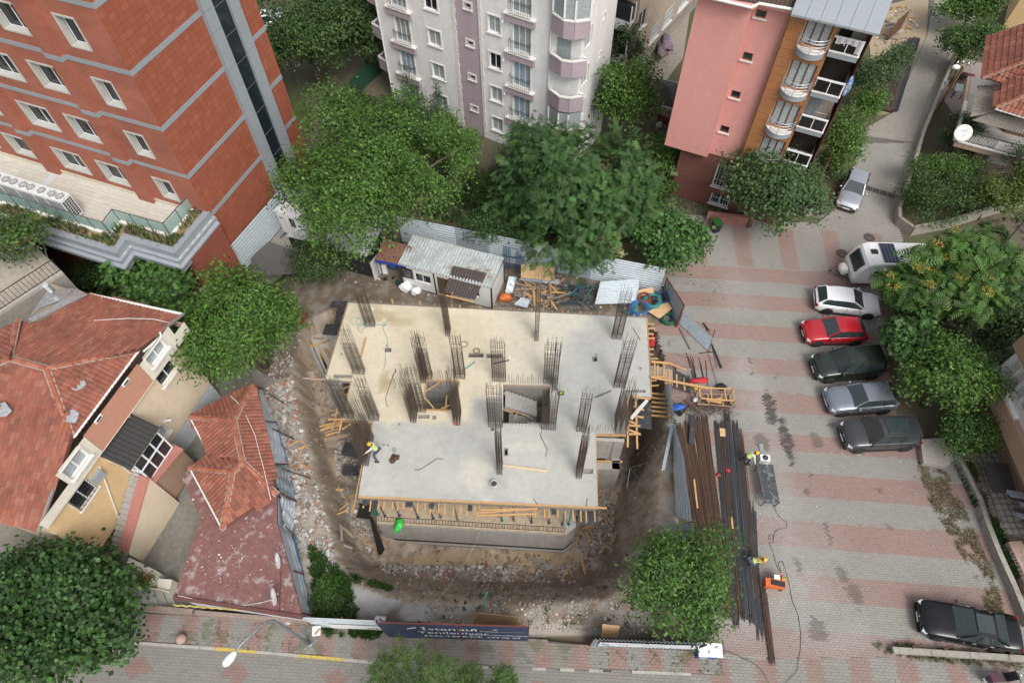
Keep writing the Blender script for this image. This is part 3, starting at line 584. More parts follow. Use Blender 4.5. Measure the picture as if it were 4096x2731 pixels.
# right side joists, back studs
for i in range(15):
    p=sl[2].lerp(sl[1],(i+.5)/15)
    if random.random()<.8:
        m=MB();p=Vector((*p,ZS-.38));m.beam(p+Vector((-.5,0,0)),p+Vector((random.uniform(.25,.75),random.uniform(-.05,.05),0)),.09,.09);m.build('joist_end',timber,FORM)
for i in range(6):
    p=P1(S9,668,60+i*46,ZS-.9);m=MB();m.beam(p,p+Vector((1.2,-.12,-.05)),.1,.1);m.build('joist_end',timber,FORM)
for i in range(30):
    p=sl[0].lerp(sl[1],(i+.5+random.uniform(-.3,.3))/30);h=random.choice([.12,.16,.2,.5 if random.random()<.3 else .2]);m=MB();p=Vector((p.x,p.y+.09,0))
    m.beam(p+Z*(ZS-.6),p+Vector((random.uniform(-.03,.08),random.uniform(0,.1),ZS+h)),.09,.05);m.build('stud',timber,FORM)
# right notch timber frame, cantilever brackets left
for a,b,z0,z1 in [((425,90),(420,620),1.1,.7),((505,150),(520,640),1.0,.6),((430,395),(545,400),1.0,1.0),((430,440),(555,490),1.,.8),((430,485),(555,485),.9,.8),((440,350),(520,385),1.,1.),((480,195),(590,235),1.,.9),((495,295),(585,315),1.,.9),((400,90),(660,120),1.15,1.2)]:
    m=MB();m.beam(P1(S9,*a,z0),P1(S9,*b,z1),.11,.09);m.build('bracket_batten',timber,FORM)
m=MB();m.beam(P1(S9,455,325,1.25),P1(S9,625,130,1.3),.22,.04);m.build('plastered_board',mat('plaster_board',(.55,.54,.51),.85,.15,4,.2),FORM)
for a,b,z0,z1 in [((505,885),(840,800),-.9,-.7),((590,905),(850,825),-.9,-.7),((515,945),(830,860),-1.,-.8),((580,985),(800,920),-1.1,-.9),((600,1025),(830,960),-1.1,-.9),((570,1085),(985,1000),-1.2,-.9),((595,1110),(975,1025),-1.3,-1.),((635,775),(865,770),.7,.9),((680,630),(830,635),.3,.6),((695,715),(830,655),.5,.8),((790,570),(735,845),.9,.5),((865,735),(820,950),1.05,.8),((860,930),(1000,835),.9,1.05),((700,935),(735,830),.4,.6),((850,300),(970,255),.6,.8),((870,290),(880,420),.4,.4),((860,400),(970,370),.5,.5)]:
    m=MB();m.beam(P1(S8,*a,z0),P1(S8,*b,z1),.11,.08);m.build('bracket_batten',timber if random.random()<.6 else timbero,FORM)
# ---------------------------------------------------------------- loose formwork panels (each its own thing)
def panel(name,label,cat,pts,th,m_,group=None):
    pts=[Vector(p) for p in pts];n=(pts[1]-pts[0]).cross(pts[3]-pts[0]).normalized()
    if n.z<0:n=-n
    m=MB();m.hexa(pts+[p+n*th for p in pts]);
    if (pts[1]-pts[0]).cross(pts[2]-pts[0]).z<0: m.f=[f[::-1] for f in m.f]
    return tag(m.build(name,m_),label,cat,group)
G='black formwork sheets around the slab'
panel('formwork_sheet','black formwork sheet at the back left slab corner, uppermost of three','formwork sheet',[P1(S4,288,55,.85),P1(S4,430,58,.85),P1(S4,425,115,.8),P1(S4,272,108,.8)],.05,ply,G)
panel('formwork_sheet','speckled black sheet sloping beside the back left slab edge','formwork sheet',[P1(S4,330,120,.7),P1(S4,415,120,.9),P1(S4,385,265,.9),P1(S4,312,265,.7)],.04,ply,G)
panel('formwork_sheet','black sheet lying over the left ledge timber','formwork sheet',[P1(S4,235,262,.1),P1(S4,375,265,.6),P1(S4,352,365,.5),P1(S4,203,355,0)],.04,ply,G)
panel('formwork_sheet','black formwork sheet jutting out below the worker on the slab','formwork sheet',[P1(S6,375,190,-.3),P1(S6,545,215,.2),P1(S6,560,385,.2),P1(S6,325,340,-.3)],.04,ply,G)
panel('formwork_sheet','dusty black sheet lying in the left trench debris','formwork sheet',[P1(S6,350,465,-2.2),P1(S6,520,480,-2.2),P1(S6,530,580,-2.2),P1(S6,330,570,-2.2)],.04,ply,G)
panel('formwork_sheet','black sheet with white patch at the front right slab corner','formwork sheet',[P1(S7,1340,365,.2),P1(S7,1530,370,.3),P1(S7,1535,580,-.2),P1(S7,1283,575,-.3)],.05,ply,G)
panel('formwork_sheet','large black sheet under the timber brackets on the right','formwork sheet',[P1(S9,520,150,.6),P1(S9,668,160,.7),P1(S9,672,438,.5),P1(S9,510,420,.4)],.04,ply,G)
panel('formwork_sheet','long black bitumen coated board leaning at the front left corner','formwork sheet',[P1(S6,650,1030,-1.2),P1(S6,690,1050,-1.2),P1(S6,830,1425,-4.6),P1(S6,772,1525,-4.7)],.06,mat('bitumen_board',(.016,.015,.014),.55,.3,6,.3),G)
panel('formwork_sheet','black board pocket under the front left slab corner','formwork sheet',[P1(S6,545,885,.3),P1(S6,690,915,.2),P1(S6,650,1065,-1.2),P1(S6,500,1045,-1.)],.05,mat('bitumen_board',(.016,.015,.014)),G)
# steel props under the front edge
teal=mat('teal_paint',(.02,.16,.14),.5,.2,5,.1);dblue=mat('dark_blue_prop',(.05,.065,.10),.5,.25,5,.1)
for i,(px,py,cm) in enumerate([(1494,2052,teal),(1513,2057,teal),(1540,2063,dblue),(1598,2061,dblue),(1672,2069,dblue),(1733,2072,dblue),(1762,2068,steel),(1830,2077,steel),(2008,2081,teal),(2055,2080,steel),(2126,2087,dblue),(2196,2090,dblue),(2249,2097,dblue),(2275,2096,teal)]):
    b=P(px,py,ZL+.03);m=thing('steel_prop','%s steel prop standing on the front ledge, number %s from its left end'%('teal' if cm is teal else 'dark',['first','second','third','fourth','fifth','sixth','seventh','eighth','ninth','tenth','eleventh','twelfth','thirteenth','fourteenth'][i]),'prop',b,0,'steel props under the front slab edge')
    t=MB();t.tube([(0,0,0),(0,0,1.5)],.04,8);t.build('outer_tube',cm,m,False);t=MB();t.tube([(0,0,1.5),(0,0,2.55)],.03,8);t.build('inner_tube',cm,m,False);t=MB();t.box((0,0,.006),(.18,.18,.012),R(10*i));t.build('base_plate',cm,m,False)
# ---------------------------------------------------------------- rebar columns
PO=['%s']
def cage(label,c,w,d,h,rz=-4.2,nw=4,nd=3,hs=3.3,L=None):
    root=thing('rebar_column',label,'rebar column',(c[0],c[1],ZS),R(rz),'rebar columns on the cast floor')
    pts=[];rects=[(0,0,w,d)]
    if L: rects.append(L)
    for cx,cy,ww,dd in rects:
        n1=max(2,round(ww/.12)) ;n2=max(2,round(dd/.13)) 
        for i in range(n1):
            for s in (-1,1): pts.append((cx-ww/2+ww*i/(n1-1),cy+s*dd/2))
        for j in range(1,n2-1):
            for s in (-1,1): pts.append((cx+s*ww/2,cy-dd/2+dd*j/(n2-1)))
    for x_,y_ in pts:
        hh_=h*random.uniform(.93,1.03);lx,ly=random.gauss(0,.03),random.gauss(0,.03);m=MB();m.tube([(x_,y_,-.05),(x_+lx*.3,y_+ly*.3,hh_*.6),(x_+lx*1.5,y_+ly*1.5,hh_)],.0092,4,caps=False);m.build('vertical_bar',rebarm,root,False)
    for cx,cy,ww,dd in rects:
        m=MB();q=[(cx-ww/2-.012,cy-dd/2-.012,0),(cx+ww/2+.012,cy-dd/2-.012,0),(cx+ww/2+.012,cy+dd/2+.012,0),(cx-ww/2-.012,cy+dd/2+.012,0)]
        for k in range(4): m.beam(q[k],q[(k+1)%4],.011,.011)
        m.beam((cx,cy-dd/2,0),(cx,cy+dd/2,0),.012,.012);me=m.mesh('stirrup',rebarm)
        zs_=[.06+i*.10 for i in range(int(hs/.10))]+[hs+.25,h*.83,h*.87]
        for z_ in zs_:
            o=link('stirrup',me,root,False);o.location=(0,0,z_+random.uniform(-.012,.012));o.rotation_euler=(random.gauss(0,.012),random.gauss(0,.012),0)
    return root
def cg(label,c,px,py,w,d,h,**k):
    b=P1(c,px,py,ZS);return cage(label,(b.x,b.y+d/2),w,d,h,**k)
cg('rebar column nearest the back left corner of the slab',S4,630,287,.62,.34,5.4)
cg('rebar column beside the lumber covered left ledge',S4,530,710,.70,.34,5.3)
cg('L shaped rebar column left of the lift shaft, at its back corner',S4,1148,755,.5,.32,5.1,L=(-.25,-.1,.28,.75))
cg('rebar column just behind the lift shaft beside the coiled wire',S4,1437,752,.6,.34,5.)
cg('rebar column inward of the left notch, next to the wet patch',S4,664,1127,.58,.36,5.2)
cg('rebar column on the outer edge of the left notch',S4,432,1107,.66,.34,4.9)
cg('deep rebar column at the front left of the lift shaft',S4,1022,1146,.30,.95,5.5,L=(.35,.42,.6,.3))
cg('dense rebar column at the front right of the lift shaft holding a red tool',S4,1412,1168,.34,1.0,5.8)
cg('long rebar wall cage the worker on the slab is tying',S4,600,1532,.32,1.9,5.4)
cg('narrow rebar column on the back edge in front of the office container',S4,1328,372,.26,.62,5.7,hs=4.2)
cg('narrow rebar column on the back edge in front of the timber heap',S5,485,362,.24,.7,6.0,hs=4.4)
cg('rebar column at the back right in front of the hose coils',S5,1112,348,.62,.36,5.3,hs=3.6)
cg('rebar column behind the left end of the stair opening',S5,190,682,.82,.30,4.9)
cg('L shaped rebar column behind the right end of the stair opening',S5,575,697,.6,.3,4.9,L=(.42,-.22,.26,.8))
cg('leaning rebar column near the right slab edge',S5,1132,728,.66,.34,5.5,hs=3.7)
cg('rebar column right of the stair opening, alone on bare grey floor',S5,835,1072,.56,.34,4.8)
cg('rebar column at the corner of the right notch above the brackets',S5,1143,1088,.6,1.2,5.0)
cg('rebar column at the front left corner of the stair opening',S5,162,1037,.82,.36,5.1)
cg('rebar column at the front right corner of the stair opening',S5,577,1057,.84,.36,4.9)
cg('slim rebar column in the middle of the front floor bay',S5,196,1407,.26,.75,5.9,hs=4.3)
cg('slim rebar column near the front right edge by the long recess',S5,817,1437,.28,.75,6.0,hs=4.3)
# short dowels between columns
for nm,lab,a,b,n in [('dowel_row','row of short dowel bars behind the stair opening',(S5,262,690),(S5,520,695),15),('dowel_row','row of short dowel bars along the front of the stair opening',(S5,225,1015),(S5,520,1035),11),('dowel_row','row of short dowel bars behind the right notch',(S5,885,1075),(S5,1090,1082),10),('dowel_row','row of short dowel bars behind the lift shaft',(S4,1185,745),(S4,1385,755),9),('dowel_row','short dowel bars in front of the lift shaft',(S4,1120,1035),(S4,1350,1045),9)]:
    pa=P1(*a,ZS);pb=P1(*b,ZS);rt=thing(nm,lab,'rebar',pa,0,'dowel rows on the cast floor')
    for i in range(n):
        p=pa.lerp(pb,(i+.5)/n);m=MB();m.tube([p+Z*-.04,p+Vector((random.gauss(0,.05),random.gauss(0,.05),random.uniform(.7,1.25)))],.010,4,caps=False);m.build('dowel_bar',rebarm,rt)
# ---------------------------------------------------------------- corrugated hoardings
def corr(p00,p10,p11,p01,n,dep=.035,nu=1,wob=0.,prof=((0,0),(.22,0),(.38,1),(.62,1),(.78,0))):
    "sheet with ribs running from p00->p10; p01/p11 the far edge"
    p00,p10,p11,p01=[Vector(p) for p in (p00,p10,p11,p01)];nn=(p10-p00).cross(p01-p00).normalized();rows=[]
    ts=[((i+a)/n,b) for i in range(n) for a,b in prof]+[(1.,0)]
    for t,b in ts:
        a=p00.lerp(p01,t);c=p10.lerp(p11,t);r=[]
        for k in range(nu+1):
            q=a.lerp(c,k/nu)+nn*(b*dep)
            if wob: q+=nn*(math.sin(k*2.1+t*3)*wob+random.gauss(0,wob*.25))
            r.append(q)
        rows.append(r)
    m=MB();m.grid(rows);return m
def hoard(label,tops,bots,m_,n=9,group=None,post=redst,nu=1,wob=0.,dep=.035):
    "tops/bots lists of points along the run; one sheet per span"
    rt=thing('hoarding',label,'hoarding',(bots[0].x,bots[0].y,bots[0].z),0,group)
    for i in range(len(tops)-1):
        m=corr(bots[i],bots[i+1],tops[i+1],tops[i],n,dep,nu,wob);m.build('sheet',m_[i%len(m_)] if isinstance(m_,list) else m_,rt)
    for i in range(len(tops)):
        d=(tops[min(i+1,len(tops)-1)]-tops[max(i-1,0)]);nn=Vector((-d.y,d.x,0)).normalized()*.06;m=MB();m.beam(bots[i]+nn,tops[i]+nn+Z*.05,.06,.06);m.build('post',post,rt)
    return rt
def runv(a,b,n,h,z0=0.):
    t=[a.lerp(b,i/n) for i in range(n+1)];return [Vector((p.x,p.y,z0+h)) for p in t],[Vector((p.x,p.y,z0)) for p in t]
HG='corrugated hoardings round the site'
b0=Vector((-18.95,30.15,1.3));b1=Vector((-16.15,36.3,1.3))
m=MB();m.prism([(-19.0,29.9),(-16.1,36.5),(-13.6,35.6),(-14.6,33.4),(-17.9,29.6)],-.2,1.25);tag(m.build('raised_bank',concd),kind='structure')
T_,B_=runv(b0,b1,4,2.75,1.3);hoard('tall galvanised hoarding between the orange building and the site',T_,B_,galv,10,HG)
T_,B_=runv(Vector((-16.1,36.35,0)),Vector((-9.,34.9,0)),4,3.6);hoard('galvanised hoarding behind the white toilet cabin, mostly under the tree',T_,B_,galvd,10,HG)
T_,B_=runv(Vector((-8.8,34.2,0)),Vector((10.55,28.75,0)),8,2.75);hoard('long galvanised hoarding behind the office container and timber heap',T_,B_,[galv,galv,galvd],11,HG)
tp=[(495,75),(545,290),(600,560),(655,740),(685,950)];bt=[(548,90),(628,298),(705,560),(758,795),(738,1000)]
hoard('buckled galvanised hoarding beside the small tiled house',[P1(gg,*p,2.3) for p in tp],[P1(gg,*p,.1) for p in bt],[galv,galv,galvd],5,HG,nu=8,wob=.05,dep=.05)
tp=[(610,895),(690,1215),(790,1495)];bt=[(720,960),(802,1250),(862,1510)]
hoard('galvanised hoarding along the red flat roof, overlapping the buckled one',[P1(gg,*p,2.5) for p in tp],[P1(gg,*p,.05) for p in bt],galv,5,HG,nu=6,wob=.03,dep=.05)
hoard('bent pale sheet hoarding next to the access ramp',[P1(S9,872,-30,2.2),P1(S9,908,360,2.0)],[P1(S9,812,-30,.3),P1(S9,878,372,.2)],galv,6,HG,nu=6,wob=.04)
hoard('galvanised hoarding between the trench and the rebar stacks',[P1(S9,908,365,2.1),P1(S9,1000,700,2.1),P1(S9,1092,1400,2.1)],[P1(S9,893,430,0),P1(S9,905,760,0),P1(S9,922,1350,0)],galv,6,HG,nu=5,wob=.02)
hoard('hoarding half hidden under the round tree by the rebar',[P1(r3,1225,540,2.1),P1(r3,1275,900,2.1),P1(r3,1322,1290,2.1)],[P1(r3,1140,560,0),P1(r3,1185,900,0),P1(r3,1235,1285,0)],galvd,6,HG)
m=corr(P1(S9,872,372,1.2),P1(S9,772,865,.1),P1(S9,808,858,.1),P1(S9,908,372,1.3),3,.04);tag(m.build('loose_sheet',galv),'narrow bent strip of sheet hanging into the right trench','metal sheet')
T_,B_=runv(P1(r2,340,1145,2.7),P1(r2,1325,1190,2.7),4,2.7);B_=[Vector((p.x,p.y,0)) for p in B_];T_=[Vector((p.x,p.y,2.7)) for p in B_]
hs=hoard('galvanised street hoarding left of the blue banner',T_,B_,galv,6,HG)
ba=Vector((-6.75,6.32,0));bb=Vector((.58,6.02,0))
navy=mat('navy_banner',(.018,.035,.085),.55,.1,2,.05);wtx=mat('banner_white',(.75,.76,.78),.6,0,1,0);ltx=mat('banner_pale',(.45,.50,.58),.6,0,1,0)
bn=thing('banner_hoarding','navy blue printed banner on the street hoarding','banner',ba,0,HG)
m=MB();m.beam(ba+Z*2.0,bb+Z*2.0,.05,3.9);m.build('banner_sheet',navy,bn)
m=MB();m.beam(ba+Z*3.97,bb+Z*3.97,.07,.05);m.build('top_rail',redst,bn)
for t in (.0,.34,.66,1.):
    p=ba.lerp(bb,t);m=MB();m.beam(p+Vector((0,.10,0)),p+Vector((0,.10,3.95)),.06,.06);m.build('post',redst,bn)
pm=ba.lerp(bb,.53);m=MB();m.beam(pm+Vector((0,-.04,.02)),pm+Vector((0,-.04,3.98)),.10,.05);m.build('joint_post',redst,bn)
def text(s,o,u,size,m_,parent,name='lettering',sx=1.,up=Z):
    "flat lettering on a vertical plane, o = baseline start"
    cu=bpy.data.curves.new('t','FONT');cu.body=s;cu.size=size;cu.extrude=0
    ob=bpy.data.objects.new('t',cu);me=bpy.data.meshes.new_from_object(ob);bpy.data.objects.remove(ob)
    u=Vector(u).normalized();up=Vector(up)
    for v in me.vertices: v.co=Vector(o)+u*(v.co.x*sx)+up*v.co.y
    me.materials.append(m_);return link(name,me,parent)
bu=(bb-ba).normalized();bnrm=Vector((bu.y,-bu.x,0))*.04
text('İstanbul',ba+bu*2.0+bnrm+Z*2.63,bu,0.86,wtx,bn);text('Yenileniyor',ba+bu*1.75+bnrm+Z*1.69,bu,0.79,wtx,bn);text("MALTEPE'DE",ba+bu*2.0+bnrm+Z*0.81,bu,0.55,wtx,bn)
text('istanbulyenileniyor.com',ba+bu*4.35+bnrm+Z*1.49,bu,0.41,wtx,bn);text('444 06 04',ba+bu*5.2+bnrm+Z*0.84,bu,0.43,wtx,bn);text('Kiptaş',ba+bu*4.95+bnrm+Z*2.50,bu,0.34,wtx,bn);text('istanbul imar',ba+bu*5.9+bnrm+Z*2.50,bu,0.24,ltx,bn)
m=MB();p=ba+bu*1.3+bnrm*1.05;
for q in range(3): m.beam(p+bu*(.05+q*.14)+Z*(2.8+.12*q),p+bu*(.25+q*.14)+Z*(3.0+.1*q),.004,.06,bnrm)
m.build('logo_mark',wtx,bn)
for q,t in enumerate((4.65,5.7)):
    m=MB();m.lathe(ba+bu*t+bnrm+Z*3.1,[(.12,0),(.0,.005)],12,axis=-bnrm.normalized()*-1);m.build('logo_mark',ltx,bn)
# left white strip banner on the street hoarding
wl=thing('strip_banner','white strip banner with phone number beside the blue banner','banner',(-9.7,6.9,0))
m=MB();pa=Vector((-9.7,6.74,.9));pb=Vector((-6.7,6.58,.9));m.beam(pa,pb,.02,.9);m.build('banner_sheet',white,wl)
wu=(pb-pa).normalized();text('444 06 04',pa+wu*1.9+Vector((0,-.03,-.2)),wu,.42,navy,wl);text('istanbulyenileniyor',pa+wu*1.4+Vector((0,-.03,-.42)),wu,.2,navy,wl)
# right street hoarding with printed strip
fa=Vector((3.82,5.68,0));fb=Vector((9.35,5.42,0));h7=thing('hoarding','dark grey street hoarding with white and blue printed strip','hoarding',fa,0,HG)
fu=(fb-fa).normalized();
for i in range(4):
    p=fa.lerp(fb,i/4);q=fa.lerp(fb,(i+1)/4);m=corr(p,p+Z*2.2,q+Z*2.2,q,7,.06);m.build('sheet',galvd,h7)
pr=mat('printed_strip',(.62,.64,.66),.6,.15,1.2,0,col2=(.45,.5,.53),split=.55);m=MB();m.beam(fa+fu*.3+Vector((0,-.09,1.55)),fb-fu*.35+Vector((0,-.09,1.5)),.01,1.0);m.build('printed_strip',pr,h7)
cblu=mat('print_blue',(.03,.22,.45),.6,.2,3,0);corg=mat('print_orange',(.6,.25,.06),.6,.2,3,0)
for i in range(26):
    m=MB();w=random.uniform(.05,.16);p=fa+fu*random.uniform(.35,1.9)+Vector((0,-.105,random.uniform(1.15,1.95)));m.box(p,(w,.006,w*.6),R(-2.5));m.build('printed_mark',[cblu,cblu,corg,wtx][i%4],h7)
for t in (0,.5,1):
    p=fa.lerp(fb,t);m=MB();m.beam(p+Vector((-.05,.06,0)),p+Vector((-.08,-.1,2.5)),.06,.06);m.build('post',redst,h7)
# gate leaf and fallen sheet at the back right
g=[P1(a3,1135,555,.02),P1(a3,1222,800,.02),P1(a3,1285,648,2.2),P1(a3,1160,452,2.2)]
gt=thing('gate_leaf','rusty framed sheet metal gate leaf at the back right corner','gate',g[0]);m=corr(g[0],g[3],g[2],g[1],12,.03);m.build('sheet',galvd,gt)
for i in range(4):
    m=MB();m.beam(g[i],g[(i+1)%4],.06,.06);m.build('frame_bar',redst,gt)
m=MB();m.beam(g[0],g[2],.04,.04);m.build('brace',redst,gt)
fs=thing('fallen_sheet','corrugated sheet section lying on the paving by the gate','metal sheet',P1(SA,900,350,.05))
m=corr(P1(SA,635,170,.12),P1(SA,1085,592,.12),P1(SA,1160,395,.45),P1(SA,705,-15,.45),9,.05);m.build('sheet',galvd,fs)
m=MB();m.beam(P1(SA,1185,260,.6),P1(SA,1080,610,.1),.07,.07);m.build('post',redst,fs);m=MB();m.beam(P1(SA,690,0,.7),P1(SA,610,210,.1),.07,.07);m.build('post',redst,fs)
for lab,a,b,w,mm in [('grey steel post lying on the paving beside the slab',(640,235),(805,560),.09,steel),('dark bundle of bars beside the fallen sheet',(1130,490),(1265,850),.16,rebarg),('dark bars poking out behind the fallen sheet',(1000,160),(1070,280),.14,rebarg),('rusty angle iron at the foot of the fallen sheet',(940,622),(1200,595),.05,rust)]:
    m=MB();pa=P1(SA,*a,.1);pb=P1(SA,*b,.1)
    if w>.12:
        for k in range(7): m.tube([pa+Vector((k%4*.03,k//4*.02,k//4*.03)),pb+Vector((k%4*.05,k//4*.02,k//4*.03))],.014,5)
    else: m.beam(pa,pb,w,w)
    tag(m.build('steel_bar',mm),lab,'steel bar')
# ---------------------------------------------------------------- office container, store container, toilet cabin
cw=mat('container_wall',(.62,.62,.60),.5,.06,2,.03,dirt=.2,dirtcol=(.35,.33,.3));cf=mat('container_frame',(.05,.04,.035),.55,.2,5,.1);brown=mat('brown_door',(.10,.055,.03),.5,.25,3,.1)
CF=Face((-7.72,29.8),-19.2);CL,CD=6.75,2.55
ct=thing('site_office_container','white site office container with stained corrugated roof behind the slab','container',(-7.72,29.8,0))
ops=[(1.05,.95,2.25,1.85),(2.75,.1,3.65,2.1),(5.05,.95,5.85,1.85)]
m=MB();CF.wall(m,0,CL,.06,2.4,ops,0,.08);BK=Face(CF.w(CL,0,0)[:2],-19.2+90);BK.wall(m,0,CD,.06,2.4);LF=Face(CF.w(0,0,-CD)[:2],-19.2-90);LF.wall(m,0,CD,.06,2.4);RF=Face(CF.w(CL,0,-CD)[:2],-19.2+180);RF.wall(m,0,CL,.06,2.4);m.build('wall',cw,ct)
for u in (0,2.55,CL):
    m=MB();CF.box(m,u-.05,u+.05,.0,2.45,-.05,.03);m.build('frame_post',cf,ct)
for z in (.04,2.42):
    m=MB();CF.box(m,0,CL,z-.05,z+.05,-.03,.035);m.build('frame_rail',cf,ct)
m=MB();BK.box(m,0,CD,2.37,2.47,-.03,.035);m.build('frame_rail',cf,ct);m=MB();BK.box(m,CD-.05,CD+.05,0,2.45,-.03,.04);m.build('frame_post',cf,ct)
rw=CF.w(-.05,2.5,.1);m=corr(CF.w(-.05,2.5,.1),CF.w(-.05,2.62,-CD-.1),CF.w(CL+.05,2.62,-CD-.1),CF.w(CL+.05,2.5,.1),30,.05);m.build('roof',galvr,ct)
def win_simple(face,u0,z0,u1,z1,parent,d=-.06,n=2,fm=whitep,gm=glassd,fw=.05,name='window',sill=None):
    f=MB()
    face.box(f,u0,u1,z0,z0+fw,d-.04,d);face.box(f,u0,u1,z1-fw,z1,d-.04,d)
    for k in range(n+1):
        u=u0+(u1-u0-fw)*k/n;face.box(f,u,u+fw,z0+fw,z1-fw,d-.038,d+.002)
    w=f.build(name,fm,parent)
    p=MB();face.box(p,u0+.01,u1-.01,z0+.01,z1-.01,d-.05,d-.03);p.build('pane',gm,w)
    if sill:
        s=MB();face.box(s,u0-.08,u1+.08,z0-.07,z0,d,sill[0]);s.build('sill',sill[1],w)
    return w
win_simple(CF,1.05,.95,2.25,1.85,ct);win_simple(CF,5.05,.95,5.85,1.85,ct)
m=MB();CF.box(m,2.75,3.65,.1,2.1,-.07,-.03);dr=m.build('door',brown,ct);m=MB();CF.box(m,3.48,3.56,1.0,1.06,-.03,.02);m.build('handle',steel,dr)
sg=MB();CF.box(sg,.08,.95,1.1,2.2,.03,.045);sgo=sg.build('notice_board',mat('black_sign',(.02,.018,.02),.4,0,1,0),ct)
text('SÖĞÜT İNŞAAT',CF.w(.15,1.85,.05),CF.u,.1,wtx,sgo);text('YAPI GRUBU',CF.w(.2,1.6,.05),CF.u,.1,wtx,sgo);text('ŞANTİYE',CF.w(.25,1.35,.05),CF.u,.12,wtx,sgo)
aw=thing('awning_panel','dark brown ribbed awning panel resting on the office container roof','awning',P1(kk,1850,900,0))
A4=[P1(kk,1705,985,1.9),P1(kk,2000,1060,1.9),P1(kk,2110,803,2.85),P1(kk,1795,735,2.85)]
m=corr(A4[0],A4[3],A4[2],A4[1],12,.02);m.build('sheet',mat('brown_sheet',(.045,.033,.028),.5,.3,2,.2,wear=(3,.6,.6,(.2,.19,.18))),aw)
m=MB();m.beam(P1(kk,1655,1000,1.75),P1(kk,1990,1075,1.75),.09,.09);m.build('front_beam',timber,aw)
m=MB();m.beam(P1(kk,1785,990,2.0),P1(kk,1770,1110,.3),.09,.07);m.build('strut',timber,aw)
for x_,y_ in ((1745,745),(1925,745),(2005,765),(2110,770),(2130,835)):
    p=P1(kk,x_,y_,2.72);m=MB();m.beam(p,p+Vector((.25,-.05,0)),.08,.07);m.build('batten',timber,aw)
C2=Face((-15.9,32.6),-19);bk2=mat('black_container_wall',(.022,.022,.024),.55,.2,3,.1)
c2t=thing('store_container','black walled store container with stained sheet roof under the big tree','container',(-15.9,32.6,0))
m=MB();C2.wall(m,0,6.2,.05,2.35);Face(C2.w(0,0,-2.4)[:2],-109).wall(m,0,2.4,.05,2.35);Face(C2.w(6.2,0,0)[:2],71).wall(m,0,2.4,.05,2.35);Face(C2.w(6.2,0,-2.4)[:2],161).wall(m,0,6.2,.05,2.35);m.build('wall',bk2,c2t)
m=corr(C2.w(-.05,2.42,.08),C2.w(-.05,2.5,-2.5),C2.w(6.25,2.5,-2.5),C2.w(6.25,2.42,.08),24,.045);m.build('roof',galvr,c2t)
for u in (1.9,2.25): 
    m=MB();C2.box(m,u,u+.07,.7,2.0,.0,.03);m.build('window_frame_bar',whitep,c2t)
pv=thing('cabin_door','pale open cabin door panel standing beside the black container','door',P1(kk,1060,880,0))
m=MB();m.beam(P1(kk,1060,880,0)+Z*1.05,P1(kk,1120,800,0)+Z*1.05,.05,2.1);m.build('door_panel',cw,pv);m=MB();m.beam(P1(kk,1060,880,0)+Z*2.12,P1(kk,1120,800,0)+Z*2.12,.06,.04);m.build('top_rail',black,pv)
wc=thing('toilet_cabin','white site toilet cabin in the corner of the hoarding','cabin',(-16.,33.9,1.25));WF=Face((-16.7,33.95),-26)
m=MB();WF.box(m,0,1.85,1.37,3.5,-1.05,0);m.build('body',whitep,wc);m=MB();WF.box(m,-.04,1.89,3.5,3.58,-1.09,.04);m.build('roof',whitep,wc)
m=MB();WF.box(m,.12,.85,1.45,3.3,0,.035);d=m.build('door',white,wc);m=MB();WF.box(m,.2,.5,2.95,3.05,.035,.045);m.build('vent_slot',black,d)
m=MB();WF.box(m,1.05,1.5,2.4,3.25,0,.02);m.build('window',glassd,wc)
for u in (.1,1.7):
    m=MB();m.beam(WF.w(u,1.31,-.5),WF.w(u,1.31,.6),.08,.12);m.build('skid',steel,wc)
lt=thing('lean_to_roof','brown leaf littered lean-to roof with blue tarpaulin edge between the containers','lean-to',P1(kk,1200,640,0))
q=[P1(kk,1062,682,2.3),P1(kk,1352,738,2.3),P1(kk,1405,560,2.55),P1(kk,1140,480,2.55)]
m=MB();m.hexa(q+[p+Z*.04 for p in q]);m.build('roof_panel',mat('leaf_litter',(.20,.11,.075),.95,.35,6,.8,30,col2=(.11,.035,.03),split=.58),lt)
m=MB();m.beam(q[0]+Vector((0,-.05,-.05)),q[1]+Vector((0,-.05,-.05)),.06,.22);m.build('tarpaulin_edge',mat('blue_tarp',(.02,.05,.30),.6,.3,5,.4),lt)
for p in (q[0],q[1]):
    m=MB();m.beam(Vector((p.x,p.y,0)),p,.08,.08);m.build('post',timberg,lt)
wd=thing('water_dispenser','white water dispenser with blue bottle under the lean-to','water dispenser',P1(kk,1160,800,0))
m=MB();m.box((0,0,.5),(.34,.34,1.0));m.build('cabinet',whitep,wd,False);m=MB();m.lathe((0,0,1.0),[(.05,0),(.13,.08),(.13,.36),(.11,.4),(0,.4)],12);m.build('bottle',mat('blue_bottle',(.03,.16,.35),.15,0,1,0),wd,False,True)
for i,(x_,y_) in enumerate(((1215,760),(1238,770))):
    m=MB();m.lathe(P1(kk,x_,y_,0),[(.13,0),(.13,.36),(.06,.46),(.04,.5),(0,.5)],12);tag(m.build('water_bottle',MATS['blue_bottle'],smooth=True),'blue water bottle on the ground, %s of the dispenser'%['just right','further right'][i],'bottle','blue water bottles')
